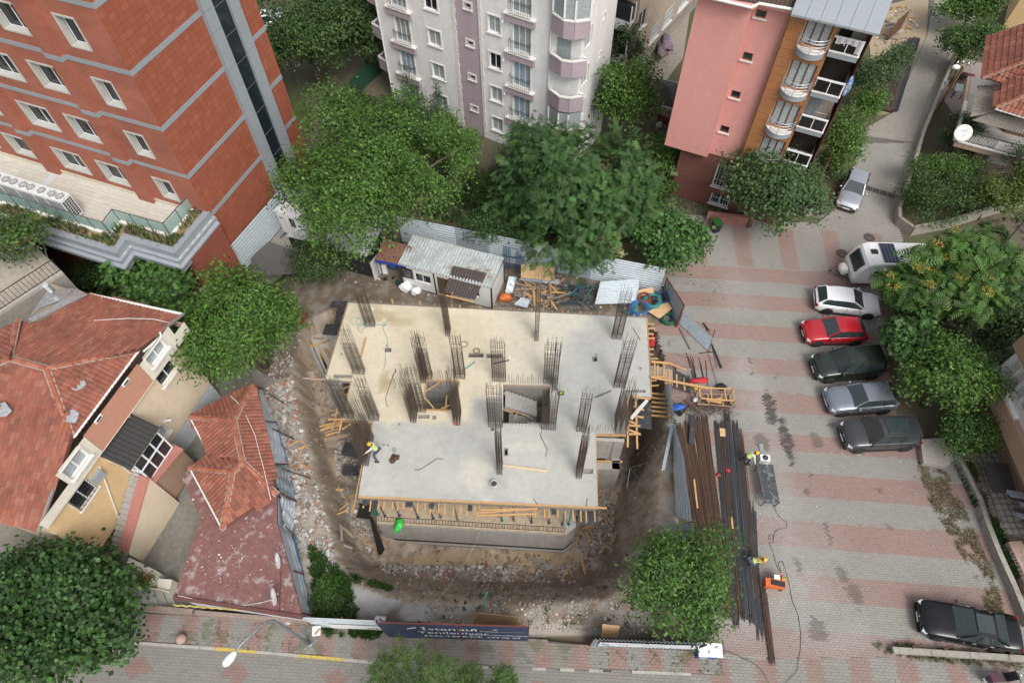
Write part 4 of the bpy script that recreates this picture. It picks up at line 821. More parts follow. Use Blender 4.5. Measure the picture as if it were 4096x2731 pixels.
def lump(name,label,cat,p,r,m_,sq=(1,1,.7),sub=3,amp=.25,seed=0,group=None):
    import bmesh
    bm=bmesh.new();bmesh.ops.create_icosphere(bm,subdivisions=sub,radius=1)
    rs=random.Random(seed)
    ph=[rs.uniform(0,6) for _ in range(6)]
    for v in bm.verts:
        n_=1+amp*(math.sin(v.co.x*3+ph[0])*math.sin(v.co.y*3.3+ph[1])+.5*math.sin(v.co.z*5+ph[2]+v.co.x*4)+.35*math.sin(v.co.y*9+ph[3]))
        v.co=Vector((v.co.x*sq[0],v.co.y*sq[1],v.co.z*sq[2]))*n_*r
    zmin=min(v.co.z for v in bm.verts)
    for v in bm.verts:v.co.z-=zmin
    me=bpy.data.meshes.new(name);bm.to_mesh(me);bm.free();me.materials.append(m_);me.polygons.foreach_set('use_smooth',[True]*len(me.polygons))
    o=link(name,me);o.location=p;return tag(o,label,cat,group)
lump('sack','white plastic sack slumped against the office container','sack',P1(kk,1355,965,0),.42,whitep,(1,.8,.9),3,.22,1);lump('sack','white sack on the ground below the container door','sack',P1(kk,1450,1000,0),.38,whitep,(1,.8,.8),3,.22,2)
tb=thing('tool_case','dark green tool case beside the white sack','tool case',P1(kk,1290,925,0),R(-20));m=MB();m.box((0,0,.28),(.42,.16,.56));m.build('case',mat('dark_green_plastic',(.01,.06,.05),.5,.1,3,.05),tb,False);m=MB();m.tube([(-.1,0,.56),(-.1,0,.63),(.1,0,.63),(.1,0,.56)],.015,6);m.build('handle',black,tb,False)
for i,(x_,y_) in enumerate(((1100,865),(1140,865),(1160,870),(1158,850),(1230,850))):
    m=MB();p=P1(kk,x_,y_,0.02)+Z*.03;m.box(p,(.11,.27,.07),R(60+i*20));tag(m.build('shoe',whitep if i==0 else black),'pale pair of slippers beside the open cabin door' if i==0 else 'dark shoe on the ground before the lean-to','shoe','shoes by the lean-to' if i else None)
# ---------------------------------------------------------------- scaffold frames, boards, heaps at the back
sfm=mat('blue_scaffold_paint',(.03,.10,.22),.5,.25,5,.1)
for i in range(5):
    rt=thing('scaffold_frame','blue scaffold frame leaning on the hoarding beside the office container','scaffold frame',P1(a3,60+i*14,400,0),R(-15+3*i),'leaning scaffold frames')
    for x_ in (-.5,.5):
        m=MB();m.tube([(x_,0,0),(x_,.75,2.0)],.025,6);m.build('upright',sfm,rt,False)
    for t in (.15,.5,.85):
        m=MB();m.tube([(-.5,.75*t,2*t),(.5,.75*t,2*t)],.02,6);m.build('rung',sfm,rt,False)
def board(name,label,cat,pts,m_,th=.03,group=None): return panel(name,label,cat,pts,th,m_,group)
board('plywood_sheet','orange plywood sheet propped above the timber heap','plywood',[P1(a3,145,455,.9),P1(a3,378,475,.9),P1(a3,380,372,1.3),P1(a3,148,360,1.3)],plyt)
m=corr(P1(a3,130,470,.5),P1(a3,410,500,.5),P1(a3,415,465,.7),P1(a3,140,458,.7),3,.03);tag(m.build('roofing_sheet',galvd),'narrow galvanised sheet under the propped plywood','metal sheet')
m=corr(P1(a3,660,638,.55),P1(a3,962,630,.55),P1(a3,968,460,1.0),P1(a3,700,480,1.0),9,.035);tag(m.build('roofing_sheet',galv),'large galvanised sheet lying over the heap at the back right','metal sheet')
m=corr(P1(a3,95,640,.3),P1(a3,190,665,.3),P1(a3,210,610,.5),P1(a3,150,590,.5),4,.03);tag(m.build('roofing_sheet',galv),'small bent galvanised sheet among the rubbish behind the slab','metal sheet')
board('plywood_sheet','splintered plywood sheet over the hose coils','plywood',[P1(a3,1030,690,.5),P1(a3,1110,740,.5),P1(a3,1198,670,.6),P1(a3,1165,618,.6)],plyt);board('plywood_sheet','pale plywood offcut behind the hose coils','plywood',[P1(a3,962,585,.7),P1(a3,1072,560,.8),P1(a3,1068,520,.9),P1(a3,965,540,.9)],plyt)
def scatter_bars(name,label,cat,group,c,box,n,lmin,lmax,w,h,mats_,zb,zr,angs=None,rot=0):
    for i in range(n):
        x_=random.uniform(box[0],box[2]);y_=random.uniform(box[1],box[3]);p=P1(c,x_,y_,0)
        gz=float(terrain(np.array([p.x]),np.array([p.y]))[0]);z=gz+zb+random.random()*zr
        p=P1(c,x_,y_,z);a=R(random.choice(angs)+random.gauss(0,14)) if angs else random.uniform(0,math.pi);l=random.uniform(lmin,lmax)
        d=Vector((math.cos(a),math.sin(a),random.gauss(0,.08)))*l/2;m=MB()
        if callable(w): m.tube([p-d,p+d],w(),5)
        else: m.beam(p-d,p+d,w*random.uniform(.7,1.2),h)
        tag(m.build(name,random.choice(mats_)),label,cat,group)
scatter_bars('plank','rough plank in the timber heap behind the slab','plank','planks in the timber heap',a3,(150,490,440,640),46,.9,2.4,.11,.05,[timber,timbero,timbero,timberg],.05,.5,[-10,20,-40,75])
scatter_bars('steel_prop_bar','dark steel prop lying in the heap behind the slab','prop','steel props in the heap',a3,(430,500,640,640),60,.8,2.2,lambda:.028,0,[dblue,dblue,rebarg,rust,teal],.05,.55,[10,-25,50,-60])
scatter_bars('plank','plank stacked on the left ledge beside the slab','plank','planks on the left ledge',S4,(130,375,300,470),12,1.4,2.4,.13,.05,[timber,timbero,timber],ZL+2.35-.35,.2,[-10,-14])
for a,b in [((170,470),(240,665)),((215,480),(290,600)),((180,530),(245,665)),((260,450),(310,540)),((120,385),(210,390)),((230,480),(300,560))]:
    m=MB();m.beam(P1(S4,*a,ZL+.1),P1(S4,*b,ZL+.1),.13,.06);tag(m.build('plank',random.choice([timber,timbero])),'plank stacked on the left ledge beside the slab','plank','planks on the left ledge')
hosem={'blue':mat('blue_hose',(.02,.16,.42),.45,.15,4,0),'teal':mat('teal_hose',(.03,.30,.29),.45,.15,4,0),'green':mat('green_hose',(.012,.12,.065),.5,.2,4,0),'brown':mat('brown_hose',(.22,.05,.03),.5,.2,4,0),'navy':mat('navy_hose',(.02,.06,.16),.5,.2,4,0)}
def coil(label,p,r,k,n=9,tilt=.2):
    m=MB();rs=random.Random(int(p.x*100))
    for i in range(n):
        rr=r*rs.uniform(.78,1.05);ox,oy=rs.gauss(0,r*.06),rs.gauss(0,r*.06);zz=.03+.018*i
        m.tube([p+Vector((ox+rr*math.cos(t*math.pi/9),oy+rr*.9*math.sin(t*math.pi/9),zz+tilt*rr*math.sin(t*math.pi/9+.6))) for t in range(18)],.018,5,closed=True)
    tag(m.build('hose_coil',hosem[k],smooth=True),label,'hose coil','hose coils at the back right')
coil('bright blue hose coil beside the back right slab corner',P1(a3,968,672,.5),.62,'blue',12);coil('teal hose coil between the blue and brown coils',P1(a3,1060,622,.6),.58,'teal',12);coil('navy blue hose coil against the gate leaf',P1(a3,1128,600,.6),.5,'navy',10);coil('small reddish brown hose coil',P1(a3,1003,602,.7),.42,'brown',12);coil('green hose coil on the ground outside the slab corner',P1(a3,1175,748,.12),.52,'green',18,.05);coil('pale teal hose coil under the plywood',P1(a3,905,665,.4),.5,'teal',6);coil('navy blue hose coil beneath the green one',P1(a3,1150,740,.02),.45,'navy',6,.05)
lump('wheelbarrow_tub','orange wheelbarrow tub upturned beside the office container','wheelbarrow',P1(a3,38,610,.1),.42,mat('orange_plastic',(.55,.12,.02),.45,.15,3,.05),(1.1,.8,.7),3,.15,4)
board('torn_banner','torn white and blue banner draped beside the office container','banner',[P1(a3,35,560,.3),P1(a3,85,560,.3),P1(a3,115,450,.9),P1(a3,62,445,.9)],mat('torn_banner',(.6,.62,.62),.7,.1,3,.2,col2=(.03,.25,.42),split=.6),.01)
# ---------------------------------------------------------------- access ramp, rail, timber crate
rp=thing('access_ramp','cleated timber ramp of grey planks and black panels from the paving to the slab','ramp',P1(SA,600,1050,.05))
R0=P1(SA,215,900,ZS-.05);
def rq(pts,zs,m_,name,th=.05):
    v=[P1(SA,*p,z) for p,z in zip(pts,zs)];m=MB();m.hexa(v+[x+Z*th for x in v]);
    if (v[1]-v[0]).cross(v[2]-v[0]).z<0:m.f=[f[::-1] for f in m.f]
    m.build(name,m_,rp)
rq([(205,1000),(330,985),(330,830),(205,820)],[1.1,.95,.95,1.1],timberg,'ramp_panel');rq([(325,985),(420,1000),(420,850),(325,825)],[.93,.8,.8,.93],timberg,'ramp_panel')
rq([(415,1110),(540,1125),(535,885),(415,860)],[.8,.62,.62,.8],timbero,'ramp_panel');rq([(535,1130),(808,1240),(795,985),(540,890)],[.6,.2,.2,.6],ply,'ramp_panel');rq([(590,890),(770,980),(832,860),(600,840)],[.4,.15,.1,.4],timberg,'ramp_panel')
for a,b,z0,z1 in [((260,985),(262,785),1.1,1.1),((305,975),(310,800),1.05,1.05),((400,1000),(405,790),.92,.92),((488,1110),(488,885),.78,.78),((602,1140),(596,945),.6,.6),((722,1190),(708,1000),.42,.42)]:
    m=MB();m.beam(P1(SA,*a,z0),P1(SA,*b,z1),.10,.06);m.build('cleat',timber,rp)
for lab,a,b,z0,z1,w in [('long pale timber rail beside the ramp running to the crate',(200,985),(1098,1160),1.35,1.0,.13),('thick timber beam at the back of the ramp',(210,752),(472,775),1.25,1.05,.13),('sloping timber stay behind the ramp',(470,765),(745,885),1.05,.2,.09),('short timber beam at the slab end of the ramp rail',(205,975),(430,990),1.2,1.2,.1)]:
    m=MB();m.beam(P1(SA,*a,z0),P1(SA,*b,z1),w,.09);tag(m.build('timber_beam',timber),lab,'timber beam')
cr=thing('timber_crate','open timber crate frame standing at the end of the ramp rail','crate',P1(SA,1250,1400,.05))
cA_,cB_,cC_,cD_=(945,1150),(1460,1165),(1490,1350),(965,1310)
for z in (1.0,.25):
    k=[P1(SA,x_,y_,1.0) for x_,y_ in (cA_,cB_,cC_,cD_)];k=[Vector((v.x,v.y,z)) for v in k]
    for i in range(4):
        m=MB();m.beam(k[i],k[(i+1)%4],.08,.06);m.build('rail',timber if z>.5 else timbero,cr)
    for t in (.33,.75):
        m=MB();m.beam(k[0].lerp(k[1],t),k[3].lerp(k[2],t),.07,.05);m.build('slat',timber,cr)
for v in k:
    m=MB();m.beam(Vector((v.x,v.y,.04)),Vector((v.x,v.y,1.03)),.08,.08);m.build('post',timbero,cr)
for t in range(4):
    m=MB();a=k[0].lerp(k[1],.25+.02*t);b=k[3].lerp(k[2],.7);m.beam(Vector((a.x+t*.1,a.y-.5,.34)),Vector((b.x+t*.02,b.y+.15+t*.12,.36)),.14,.04);m.build('inner_plank',timber,cr)
lump('red_cloth','crumpled red cloth hanging over the ramp rail','cloth',P1(SA,940,1060,.9),.42,red,(1.5,.45,.35),3,.3,9);lump('red_cloth','red cloth lying in the gap beside the slab','cloth',P1(SA,215,450,-.2),.4,red,(.5,1.2,.3),3,.3,10);lump('red_cloth','dark red cloth lying by the tree left of the slab','cloth',P1(S4,15,215,0.05),.45,mat('dark_red_cloth',(.2,.01,.02),.8,.3,5,.3),(.7,1.2,.3),3,.3,11)
lump('helmet','yellow helmet lying beside the timber crate','helmet',P1(SA,885,1165,.1),.15,mat('yellow_plastic',(.65,.42,.02),.4,.05,2,0),(1.1,.9,.7),2,.02,3);lump('bucket','pale paint bucket among the bars near the crate','bucket',P1(SA,872,1355,.1),.17,white,(1,1,1.1),2,.05,5)
lump('blue_bag','blue plastic bag on a dark bin by the bent sheet','bag',P1(SA,625,1460,.75),.3,mat('blue_plastic',(.02,.09,.40),.5,.2,4,.3),(1.2,.7,.35),3,.25,12);lump('dark_bin','dark rubbish bin bag under the blue plastic','bag',P1(SA,630,1520,.02),.36,black,(.9,1.,1.),3,.2,13)
lump('tyre_coil','black cable coil beside the timber crate','cable',P1(SA,1275,1150,.1),.35,black,(1,.8,.35),2,.1,14)
# ---------------------------------------------------------------- rebar stock on the parking lot
def bundle(label,a,b,n,r,mm,w,ragged=.6):
    a=P(*a,.06);b=P(*b,.06);rt=thing('rebar_bundle',label,'rebar bundle',a,0,'rebar bundles stacked on the paving');d=(b-a);L=d.length;d.normalize();s=Vector((-d.y,d.x,0));per=max(3,int(w/(2*r)))
    ang=math.atan2(d.y,d.x);me={}
    for i in range(n):
        lay=i//per;k=i%per;off=s*((k-per/2+.5*(lay%2))*w/per);e=random.uniform(0,ragged);
        m=MB();p0=a+off+Z*(r+lay*r*1.75)-d*random.uniform(-ragged,ragged*.3);p1=b+off*random.uniform(.7,1.1)+Z*(r+lay*r*1.75)+d*random.uniform(-ragged,ragged*.3);mid=p0.lerp(p1,.5)+s*random.gauss(0,.04)
        m.tube([p0,mid,p1],r,5);m.build('bar',mm if random.random()<.85 else random.choice([rust,rebarg]),rt)
rustb=mat('rusty_bar',(.115,.062,.038),.8,.35,4,.25,60,metal=.25,dirt=.5,dirtcol=(.05,.035,.03));greyb=mat('grey_bar',(.085,.09,.10),.55,.25,4,.2,60,metal=.45)
for lab,a,b,n,mm,w in [('rusty rebar bundle closest to the trench hoarding',(2718,1700),(2855,2440),18,rustb,.30),('second rusty rebar bundle from the hoarding',(2750,1690),(2880,2455),22,rustb,.32),('rusty rebar bundle with a plank lying on its edge',(2785,1668),(2905,2470),24,rustb,.34),('rusty rebar bundle left of the bare paving gap',(2817,1663),(2922,2475),22,rustb,.30),('dark grey rebar bundle with the small plywood square',(2868,1690),(2945,2500),22,greyb,.26),('thin rusty rebar bundle between the two grey ones',(2890,1685),(2963,2470),14,rustb,.18),('dark grey rebar bundle with red rags tied on',(2908,1662),(2985,2480),24,greyb,.28),('grey rebar bundle on the car park side of the stock',(2940,1690),(3012,2490),20,greyb,.26),('loose thin rusty bars beside the standing worker',(2962,1720),(3030,2400),10,rustb,.2),('loose dark bars near the crouching worker',(3010,2010),(3042,2555),12,greyb,.3),('rusty short bar bundle fanning out past the bending machine',(3052,2355),(3090,2650),22,rustb,.26)]:
    bundle(lab,a,b,int(n*1.7),.016 if n>12 else .012,mm,w*1.35)
for i,(a,b) in enumerate([((745,610),(870,1050)),((775,665),(885,1010)),((808,670),(900,1010)),((840,670),(905,1020)),((940,690),(1020,1060)),((968,775),(1035,1080)),((1045,735),(1075,1120)),((1080,620),(1220,1110)),((480,430),(490,500)),((570,635),(770,690)),((1150,560),(1210,840))]):
    m=MB();m.tube([P1(SA,*a,.08),P1(SA,*b,.10)],.022 if i<7 else .012,5);tag(m.build('loose_bar',rebarg if i%2 else rust),'loose steel bar lying on the paving behind the ramp' if i<8 else 'short thin bar lying near the fallen sheet','steel bar','loose bars behind the ramp' if i<8 else 'short bars near the fallen sheet')
m=MB()
for i in range(150):
    p=P1(SA,random.uniform(690,1440),random.uniform(1330,1545),.07+random.random()*.25);a=random.uniform(0,3.14);d=Vector((math.cos(a),math.sin(a),random.gauss(0,.1)))*random.uniform(.15,.7);m.tube([p-d,p+Vector((random.gauss(0,.08),random.gauss(0,.08),.03)),p+d],.010,4)
tag(m.build('steel_offcuts',rust),kind='stuff')
board('plywood_square','small plywood square lying on a grey rebar bundle','plywood',[P(2878,1712,.2),P(2900,1714,.2),P(2902,1746,.2),P(2880,1744,.2)],plyt,.02);board('formwork_strip','black board lying on the rusty rebar near the blue bag','board',[P1(S9,1075,290,.25),P1(S9,1125,290,.25),P1(S9,1115,590,.25),P1(S9,1055,585,.25)],ply,.1)
for i,(a,b) in enumerate([((1240,265),(1262,450)),((1480,505),(1487,580))]):
    m=MB();m.beam(P1(r3,*a,.16),P1(r3,*b,.16),.10,.05);tag(m.build('plank',timber),['pale plank wedged along the rusty rebar','short plank on the grey rebar near the round tree'][i],'plank')
for i,(x_,y_) in enumerate(((1395,240),(1457,210))):
    lump('rag',['small red rag on the left grey rebar bundle','small red rag on the rightmost grey bundle'][i],'rag',P1(r3,x_,y_,.1),.13,red,(1,1,.4),2,.3,20+i)
# sheet-metal bench, compressor, bender, kiosk
tbn=thing('work_bench','dusty black steel cutting bench on the paving','bench',P1(r4,120,300,0));q=[P1(r4,45,170,.8),P1(r4,145,172,.8),P1(r4,188,422,.8),P1(r4,92,418,.8)]
benchm=mat('bench_top',(.07,.075,.08),.45,.35,2,.2,metal=.3,wear=(2.5,.52,.7,(.3,.31,.31)));m=MB();m.hexa([q[3],q[2],q[1],q[0]]+[v+Z*.04 for v in (q[3],q[2],q[1],q[0])]);m.build('top',benchm,tbn)
for v in q:
    m=MB();c_=sum(q,Vector())/4;w_=v.lerp(c_,.08);m.beam(Vector((w_.x,w_.y,.05)),Vector((w_.x,w_.y,.8)),.06,.06);m.build('leg',steel,tbn)
for i in (0,1):
    m=MB();m.beam(q[i*1],q[3-i],.03,.1);m.build('edge_rail',steel,tbn)
ac=thing('fan_unit','white boxed unit with round fan at the head of the cutting bench','fan unit',P1(r4,80,150,0.05),R(-8));m=MB();m.box((0,0,.28),(.58,.4,.56));m.build('casing',whitep,ac,False);m=MB();m.lathe((.0,0,.56),[(.17,0),(.17,.012),(.0,.012)],20);fn=m.build('fan_grille',black,ac,False);m=MB();m.lathe((0,0,.575),[(.05,0),(.05,.01),(0,.01)],12);m.build('hub',steel,fn,False)
board('board','grey board with two battens on the paving behind the fan unit','board',[P1(r4,55,40,.08),P1(r4,80,38,.08),P1(r4,92,108,.08),P1(r4,68,110,.08)],galvd,.03)
bm_=thing('rebar_bender','orange rebar bending machine on the paving','machine',P1(r4,140,945,.05),R(-8));orm=mat('orange_machine_paint',(.62,.13,.03),.45,.15,3,.05)
m=MB();m.box((0,0,.4),(1.05,.42,.5));m.build('body',orm,bm_,False);m=MB();m.box((.12,-.02,.68),(.7,.26,.08),R(-6));m.build('belt_guard',black,bm_,False);m=MB();m.box((.05,.28,.72),(.3,.22,.2));m.build('motor_cover',whitep,bm_,False);m=MB();m.tube([(.3,.25,.75),(.55,.25,.75)],.1,10);m.build('motor',mat('yellow_black',(.35,.25,.03),.4,.1,3,0),bm_,False)
for x_ in (-.4,.4):
    for y_ in (-.2,.2):
        m=MB();m.lathe((x_,y_-.03,.1),[(.1,0),(.1,.06)],12,axis=(0,1,0));m.build('wheel',rubber,bm_,False)
m=MB();m.lathe((.25,.36,.62),[(.12,-.1),(.12,.1)],10);m.build('red_cap',red,bm_,False)
kb=thing('power_cabinet','blue electrical cabinet with white roof at the end of the street hoarding','cabinet',P1(r3,1310,1410,0),R(-4));m=MB();m.box((0,.22,.6),(1.05,.5,1.2));m.build('body',mat('cabinet_blue',(.02,.09,.27),.45,.1,2,0),kb,False);m=MB();m.box((0,.22,1.24),(1.2,.66,.08));m.build('roof',whitep,kb,False);m=MB();m.box((-.2,-.04,.6),(.4,.02,.9));m.build('door',mat('cabinet_panel',(.35,.42,.5),.5,.1,2,0),kb,False)
for lab,nm,z,r,pts,c,mm in [('black cable snaking from the cutting bench to the bender','cable',.07,.011,[(155,430),(165,470),(195,515),(235,540),(235,575),(180,585),(160,600),(150,640),(120,650),(125,615),(150,625),(150,665),(120,672),(145,720),(165,800),(190,860)],r4,black),('black cable running from the bender down to the street','cable',.07,.011,[(200,865),(180,800),(205,785),(225,840),(250,930),(270,1040),(308,1130),(325,1250),(322,1350),(300,1490),(225,1568)],r4,black),('dark cable from the blue cabinet across the pavement','cable',.14,.011,[(1345,1285),(1430,1320),(1445,1370),(1425,1385),(1440,1360),(1520,1390),(1620,1440),(1680,1490),(1700,1530),(1720,1568)],r3,black),('pale rope lying from the ledge to the street side','rope',None,.014,[(1475,590),(1430,690),(1380,790),(1300,910),(1220,1010),(1180,1060),(1100,1070),(1050,1045),(1020,1070),(1060,1085),(1100,1040),(1040,1060),(1080,1110),(1000,1125),(950,1150)],r2,mat('pale_rope',(.5,.46,.38),.8,.1,5,0)),('white cord over the tiled roof of the small house','cord',4.0,.016,[(350,130),(420,200),(500,370),(560,600),(600,780)],gg,whitep),('pale cable lying across the big tiled roof','cable',8.4,.018,[(310,248),(450,225),(600,205),(800,193),(960,197),(1060,220)],hh,whitep)]:
    m=MB();q=[]
    for i in range(len(pts)-1):
        for t in (0,.5):
            x_=pts[i][0]*(1-t)+pts[i+1][0]*t;y_=pts[i][1]*(1-t)+pts[i+1][1]*t
            if z is None:
                zz=ZL if i==0 else 0
                p=P1(c,x_,y_,zz);p=P1(c,x_,y_,max(float(terrain(np.array([p.x]),np.array([p.y]))[0]),-4.8)+.06 if i else ZL)
            elif z==4.0: p=P1(c,x_,y_,3.75)
            elif z==8.4: p=P1(c,x_,y_,8.35)
            else: p=P1(c,x_,y_,z)
            q.append(p)
    q.append(P1(c,*pts[-1],(z if z and z<1 else (.08 if z is None else (3.4 if z==4. else 7.9)))));m.tube(q,r,5)
    if z in (4.0,8.4): ROOFCORD=globals().setdefault('ROOFCORD',[]);ROOFCORD.append((m,nm,mm,lab));continue
    tag(m.build(nm,mm),lab,'cable' if nm!='rope' else 'rope')
# things lying on the slab
ZT=ZS+.015
def line(c,pts,r,mm,name,lab,cat,z=ZT,group=None):
    m=MB();m.tube([P1(c,x_,y_,z+r) for x_,y_ in pts],r,5);return tag(m.build(name,mm),lab,cat,group)
circ=lambda cx,cy,rx,ry,n=16,a0=0,a1=6.28:[(cx+rx*math.cos(a0+(a1-a0)*i/n),cy+ry*math.sin(a0+(a1-a0)*i/n)) for i in range(n+1)]
line(S4,circ(500,235,50,32)+circ(545,240,42,38)[2:]+circ(555,300,34,38)[4:]+[(600,270),(680,265),(735,270)]+circ(752,262,20,15,10)+[(740,290),(760,340),(785,395),(783,450)],.013,hosem['teal'],'garden_hose','thin green hose looping over the cream floor','hose')
line(S4,[(768,505),(762,560),(770,600),(755,650),(738,670)],.013,hosem['teal'],'garden_hose','short green hose piece in front of the small duct','hose')
for i,(c,pts) in enumerate([(S4,[(848,660),(862,685),(822,722),(858,800),(842,838)]),(S4,[(862,660),(820,760),(765,925),(785,998)]),(S5,[(522,1068),(512,1100),(568,1212),(552,1265)]),(S6,[(1168,505),(1220,510),(1425,380),(1488,385)]),(S5,[(940,803),(1068,750)]),(S5,[(1240,258),(1295,350)]),(S7,[(518,170),(592,262)]),(S7,[(1372,160),(1350,303)])]):
    line(c,pts,.016 if i!=4 else .03,rebarg,'bent_bar',['crossed cranked bar left of the lift shaft','long cranked bar left of the lift shaft','cranked bar in front of the stair opening','cranked bar on the front left floor','thick straight bar left of the right slab edge','thin wire near the back right column','short bar at the middle of the front edge','short bar at the right of the front edge'][i],'steel bar')
for i,(c,a,b,w,mm) in enumerate([(S4,(590,380),(543,560),.13,timber),(S5,(218,1335),(562,1380),.14,mat('pale_timber',(.62,.5,.34),.8,.2,4,.2)),(S4,(1480,662),(1568,600),.06,hosem['teal']),(S5,(140,540),(268,510),.05,dblue)]):
    m=MB();m.beam(P1(c,*a,ZT+.035),P1(c,*b,ZT+.035),w,.06);tag(m.build('loose_board',mm),['cement stained plank on the cream floor','pale plank beside the slim middle column','teal steel tube behind the lift shaft','dark tube beside the column behind the stairs'][i],'plank' if i<2 else 'steel tube')
line(S4,circ(1468,440,34,25),.02,rust,'wire_coil','rusty wire coil beside the column behind the lift','wire coil');line(S5,circ(12,437,24,19),.035,mat('brass_wire',(.2,.13,.06),.6,.2,4,0),'wire_coil','thick brown wire ring near the long duct','wire coil')
lump('wire_heap','heap of dark tie wire on the front left floor','wire',P1(S6,935,385,ZT),.26,rust,(1,.9,.25),3,.4,31)
bk_=thing('paint_bucket','white bucket of rubble near the front of the floor','bucket',P1(S5,150,1490,ZT));m=MB();m.lathe((0,0,0),[(.16,0),(.2,.32),(.19,.32),(.15,.1),(0,.1)],18);m.build('pail',mat('pale_blue_plastic',(.55,.62,.68),.4,.05,2,0),bk_,False,True);m=MB();m.lathe((0,0,.27),[(.175,0),(.1,.05),(0,.06)],10);m.build('rubble_fill',rust,bk_,False)
lump('green_bag','bright green plastic bag on the front ledge','bag',P1(S6,990,1150,-1.7),.30,mat('green_plastic',(.03,.5,.06),.4,.2,5,.3),(.8,1.3,.5),3,.35,33);lump('green_bag','lime bag stuffed in the duct right of the stairs','bag',P1(a3,425,1262,.95),.14,mat('lime_plastic',(.3,.6,.03),.5,.2,5,.3),(1.2,.7,.6),2,.3,34)
lump('hand_tool','red grinder hanging on the front lift shaft column','tool',P1(S4,1405,1105,2.2)+Vector((0,-.3,-.3)),.13,red,(.6,.6,1.6),2,.1,35)
for i,(c,x_,y_,s) in enumerate([(S4,650,125,.12),(S5,270,488,.13)]):
    m=MB();m.box(P1(c,x_,y_,ZT+.03),(s,s*.8,.05),.3);tag(m.build('foam_block',whitep),['tiny white block behind the back left column','tiny white block near the long duct'][i],'block')
# ---------------------------------------------------------------- trench litter and rubble
fr_=thing('braced_tube_frame','grey steel frame with a diagonal lying in the right trench','steel frame',P1(S9,520,920,-3))
q=[P1(S9,445,840,-2.8),P1(S9,622,780,-1.8),P1(S9,585,1005,-2.4),P1(S9,410,1055,-3.4)]
for a,b in ((0,1),(1,2),(2,3),(3,0),(0,2)):
    m=MB();m.tube([q[a],q[b]],.03,6);m.build('frame_tube',steel,fr_)
m=MB();m.tube([P1(S7,1655,905,-4.5),P1(S7,1885,1080,-4.2)],.13,10);tag(m.build('log',timbero),'thick round timber log lying in the right trench corner','log')
for c,bx,n,lab,gr in [(S7,(1200,450,1800,950),22,'broken board in the rubbish at the front right corner','boards in the front right rubbish'),(r2,(590,560,900,760),14,'broken board in the front left trench','boards in the front left trench'),(S7,(150,1130,1500,1330),14,'broken board among the debris in front of the basement wall','boards before the basement wall'),(S8,(20,1150,300,1560),12,'broken board on the rubble beside the buckled hoarding','boards on the left rubble'),(S6,(280,500,560,1250),16,'broken board in the left trench debris','boards in the left trench')]:
    for i in range(n):
        x_,y_=random.uniform(bx[0],bx[2]),random.uniform(bx[1],bx[3]);z=-4.8
        for _ in range(3): p=P1(c,x_,y_,z);z=float(terrain(np.array([p.x]),np.array([p.y]))[0])+.08
        p=P1(c,x_,y_,z);a=random.uniform(0,math.pi);l=random.uniform(.25,.6);d=Vector((math.cos(a),math.sin(a),random.gauss(0,.1)))*l;m=MB();m.beam(p-d,p+d,random.uniform(.08,.14),.05);tag(m.build('board',random.choice([timber,timbero,timberg])),lab,'board',gr)
for i,(c,a,b,z) in enumerate([(gg,(612,335),(748,400),1.4),(gg,(668,585),(845,645),1.0),(gg,(585,115),(690,180),.6)]):
    m=MB();m.beam(P1(c,*a,1.9-i*.3),P1(c,*b,.1),.06,.06);tag(m.build('steel_stay',rust),['upper rusty stay bracing the buckled hoarding','lower rusty stay bracing the buckled hoarding','rusty angle at the top end of the buckled hoarding'][i],'steel bar')
m=MB();m.tube([P1(S8,250,125,.2),P1(S8,600,150,.9)],.06,8);tag(m.build('painted_pole',mat('worn_red_white',(.5,.36,.32),.7,.4,5,.1)),'red and white worn pole sticking out left of the slab','pole')
m=MB();m.tube([P1(gg,635,290,.15),P1(gg,705,560,.1),P1(gg,750,740,.1),P1(gg,735,960,.1),P1(gg,800,1250,.1),P1(gg,855,1500,.1)],.03,6);tag(m.build('blue_pipe',hosem['blue']),'thin blue pipe along the foot of the left hoarding','pipe')
for i,pts in enumerate([[(1130,330),(1160,650)],[(1060,560),(1070,700)]]): pass
sr=thing('safety_sign','white sign board with a dark bar on the pavement','sign',P1(r2,425,1265,.1));m=MB();m.hexa([P1(r2,398,1268,.9),P1(r2,450,1262,.9),P1(r2,452,1200,1.0),P1(r2,400,1206,1.0)]+[v+Z*.02 for v in [P1(r2,398,1268,.9),P1(r2,450,1262,.9),P1(r2,452,1200,1.0),P1(r2,400,1206,1.0)]]);m.build('panel',white,sr);m=MB();m.beam(P1(r2,415,1255,.95),P1(r2,445,1220,1.02),.12,.02);m.build('bar_mark',timbero,sr);p=P1(r2,425,1240,.9);m=MB();m.beam(Vector((p.x,p.y,.1)),p,.05,.05);m.build('post',steel,sr)
board('plywood_sheet','plywood sheet leaning behind the blue banner','plywood',[P1(r2,1415,1205,.5),P1(r2,1720,1218,.5),P1(r2,1722,1145,1.6),P1(r2,1450,1115,1.6)],plyt);board('plywood_sheet','plywood offcut leaning behind the right street hoarding','plywood',[P1(r3,645,1268,.6),P1(r3,752,1275,.6),P1(r3,765,1200,1.4),P1(r3,655,1188,1.4)],plyt)
board('white_box','white polystyrene box behind the street hoarding','box',[P1(r2,800,1170,.3),P1(r2,868,1175,.3),P1(r2,872,1142,.4),P1(r2,808,1135,.4)],whitep,.3)
m=MB();m.tube([P1(r2,1495,1100,.1),P1(r2,1500,1010,.7),P1(r2,1520,985,.75)],.035,6);tag(m.build('bent_pipe',hosem['teal']),'bent pale blue pipe standing in the rubble near the plywood','pipe')
ico=[];_t=(1+5**.5)/2
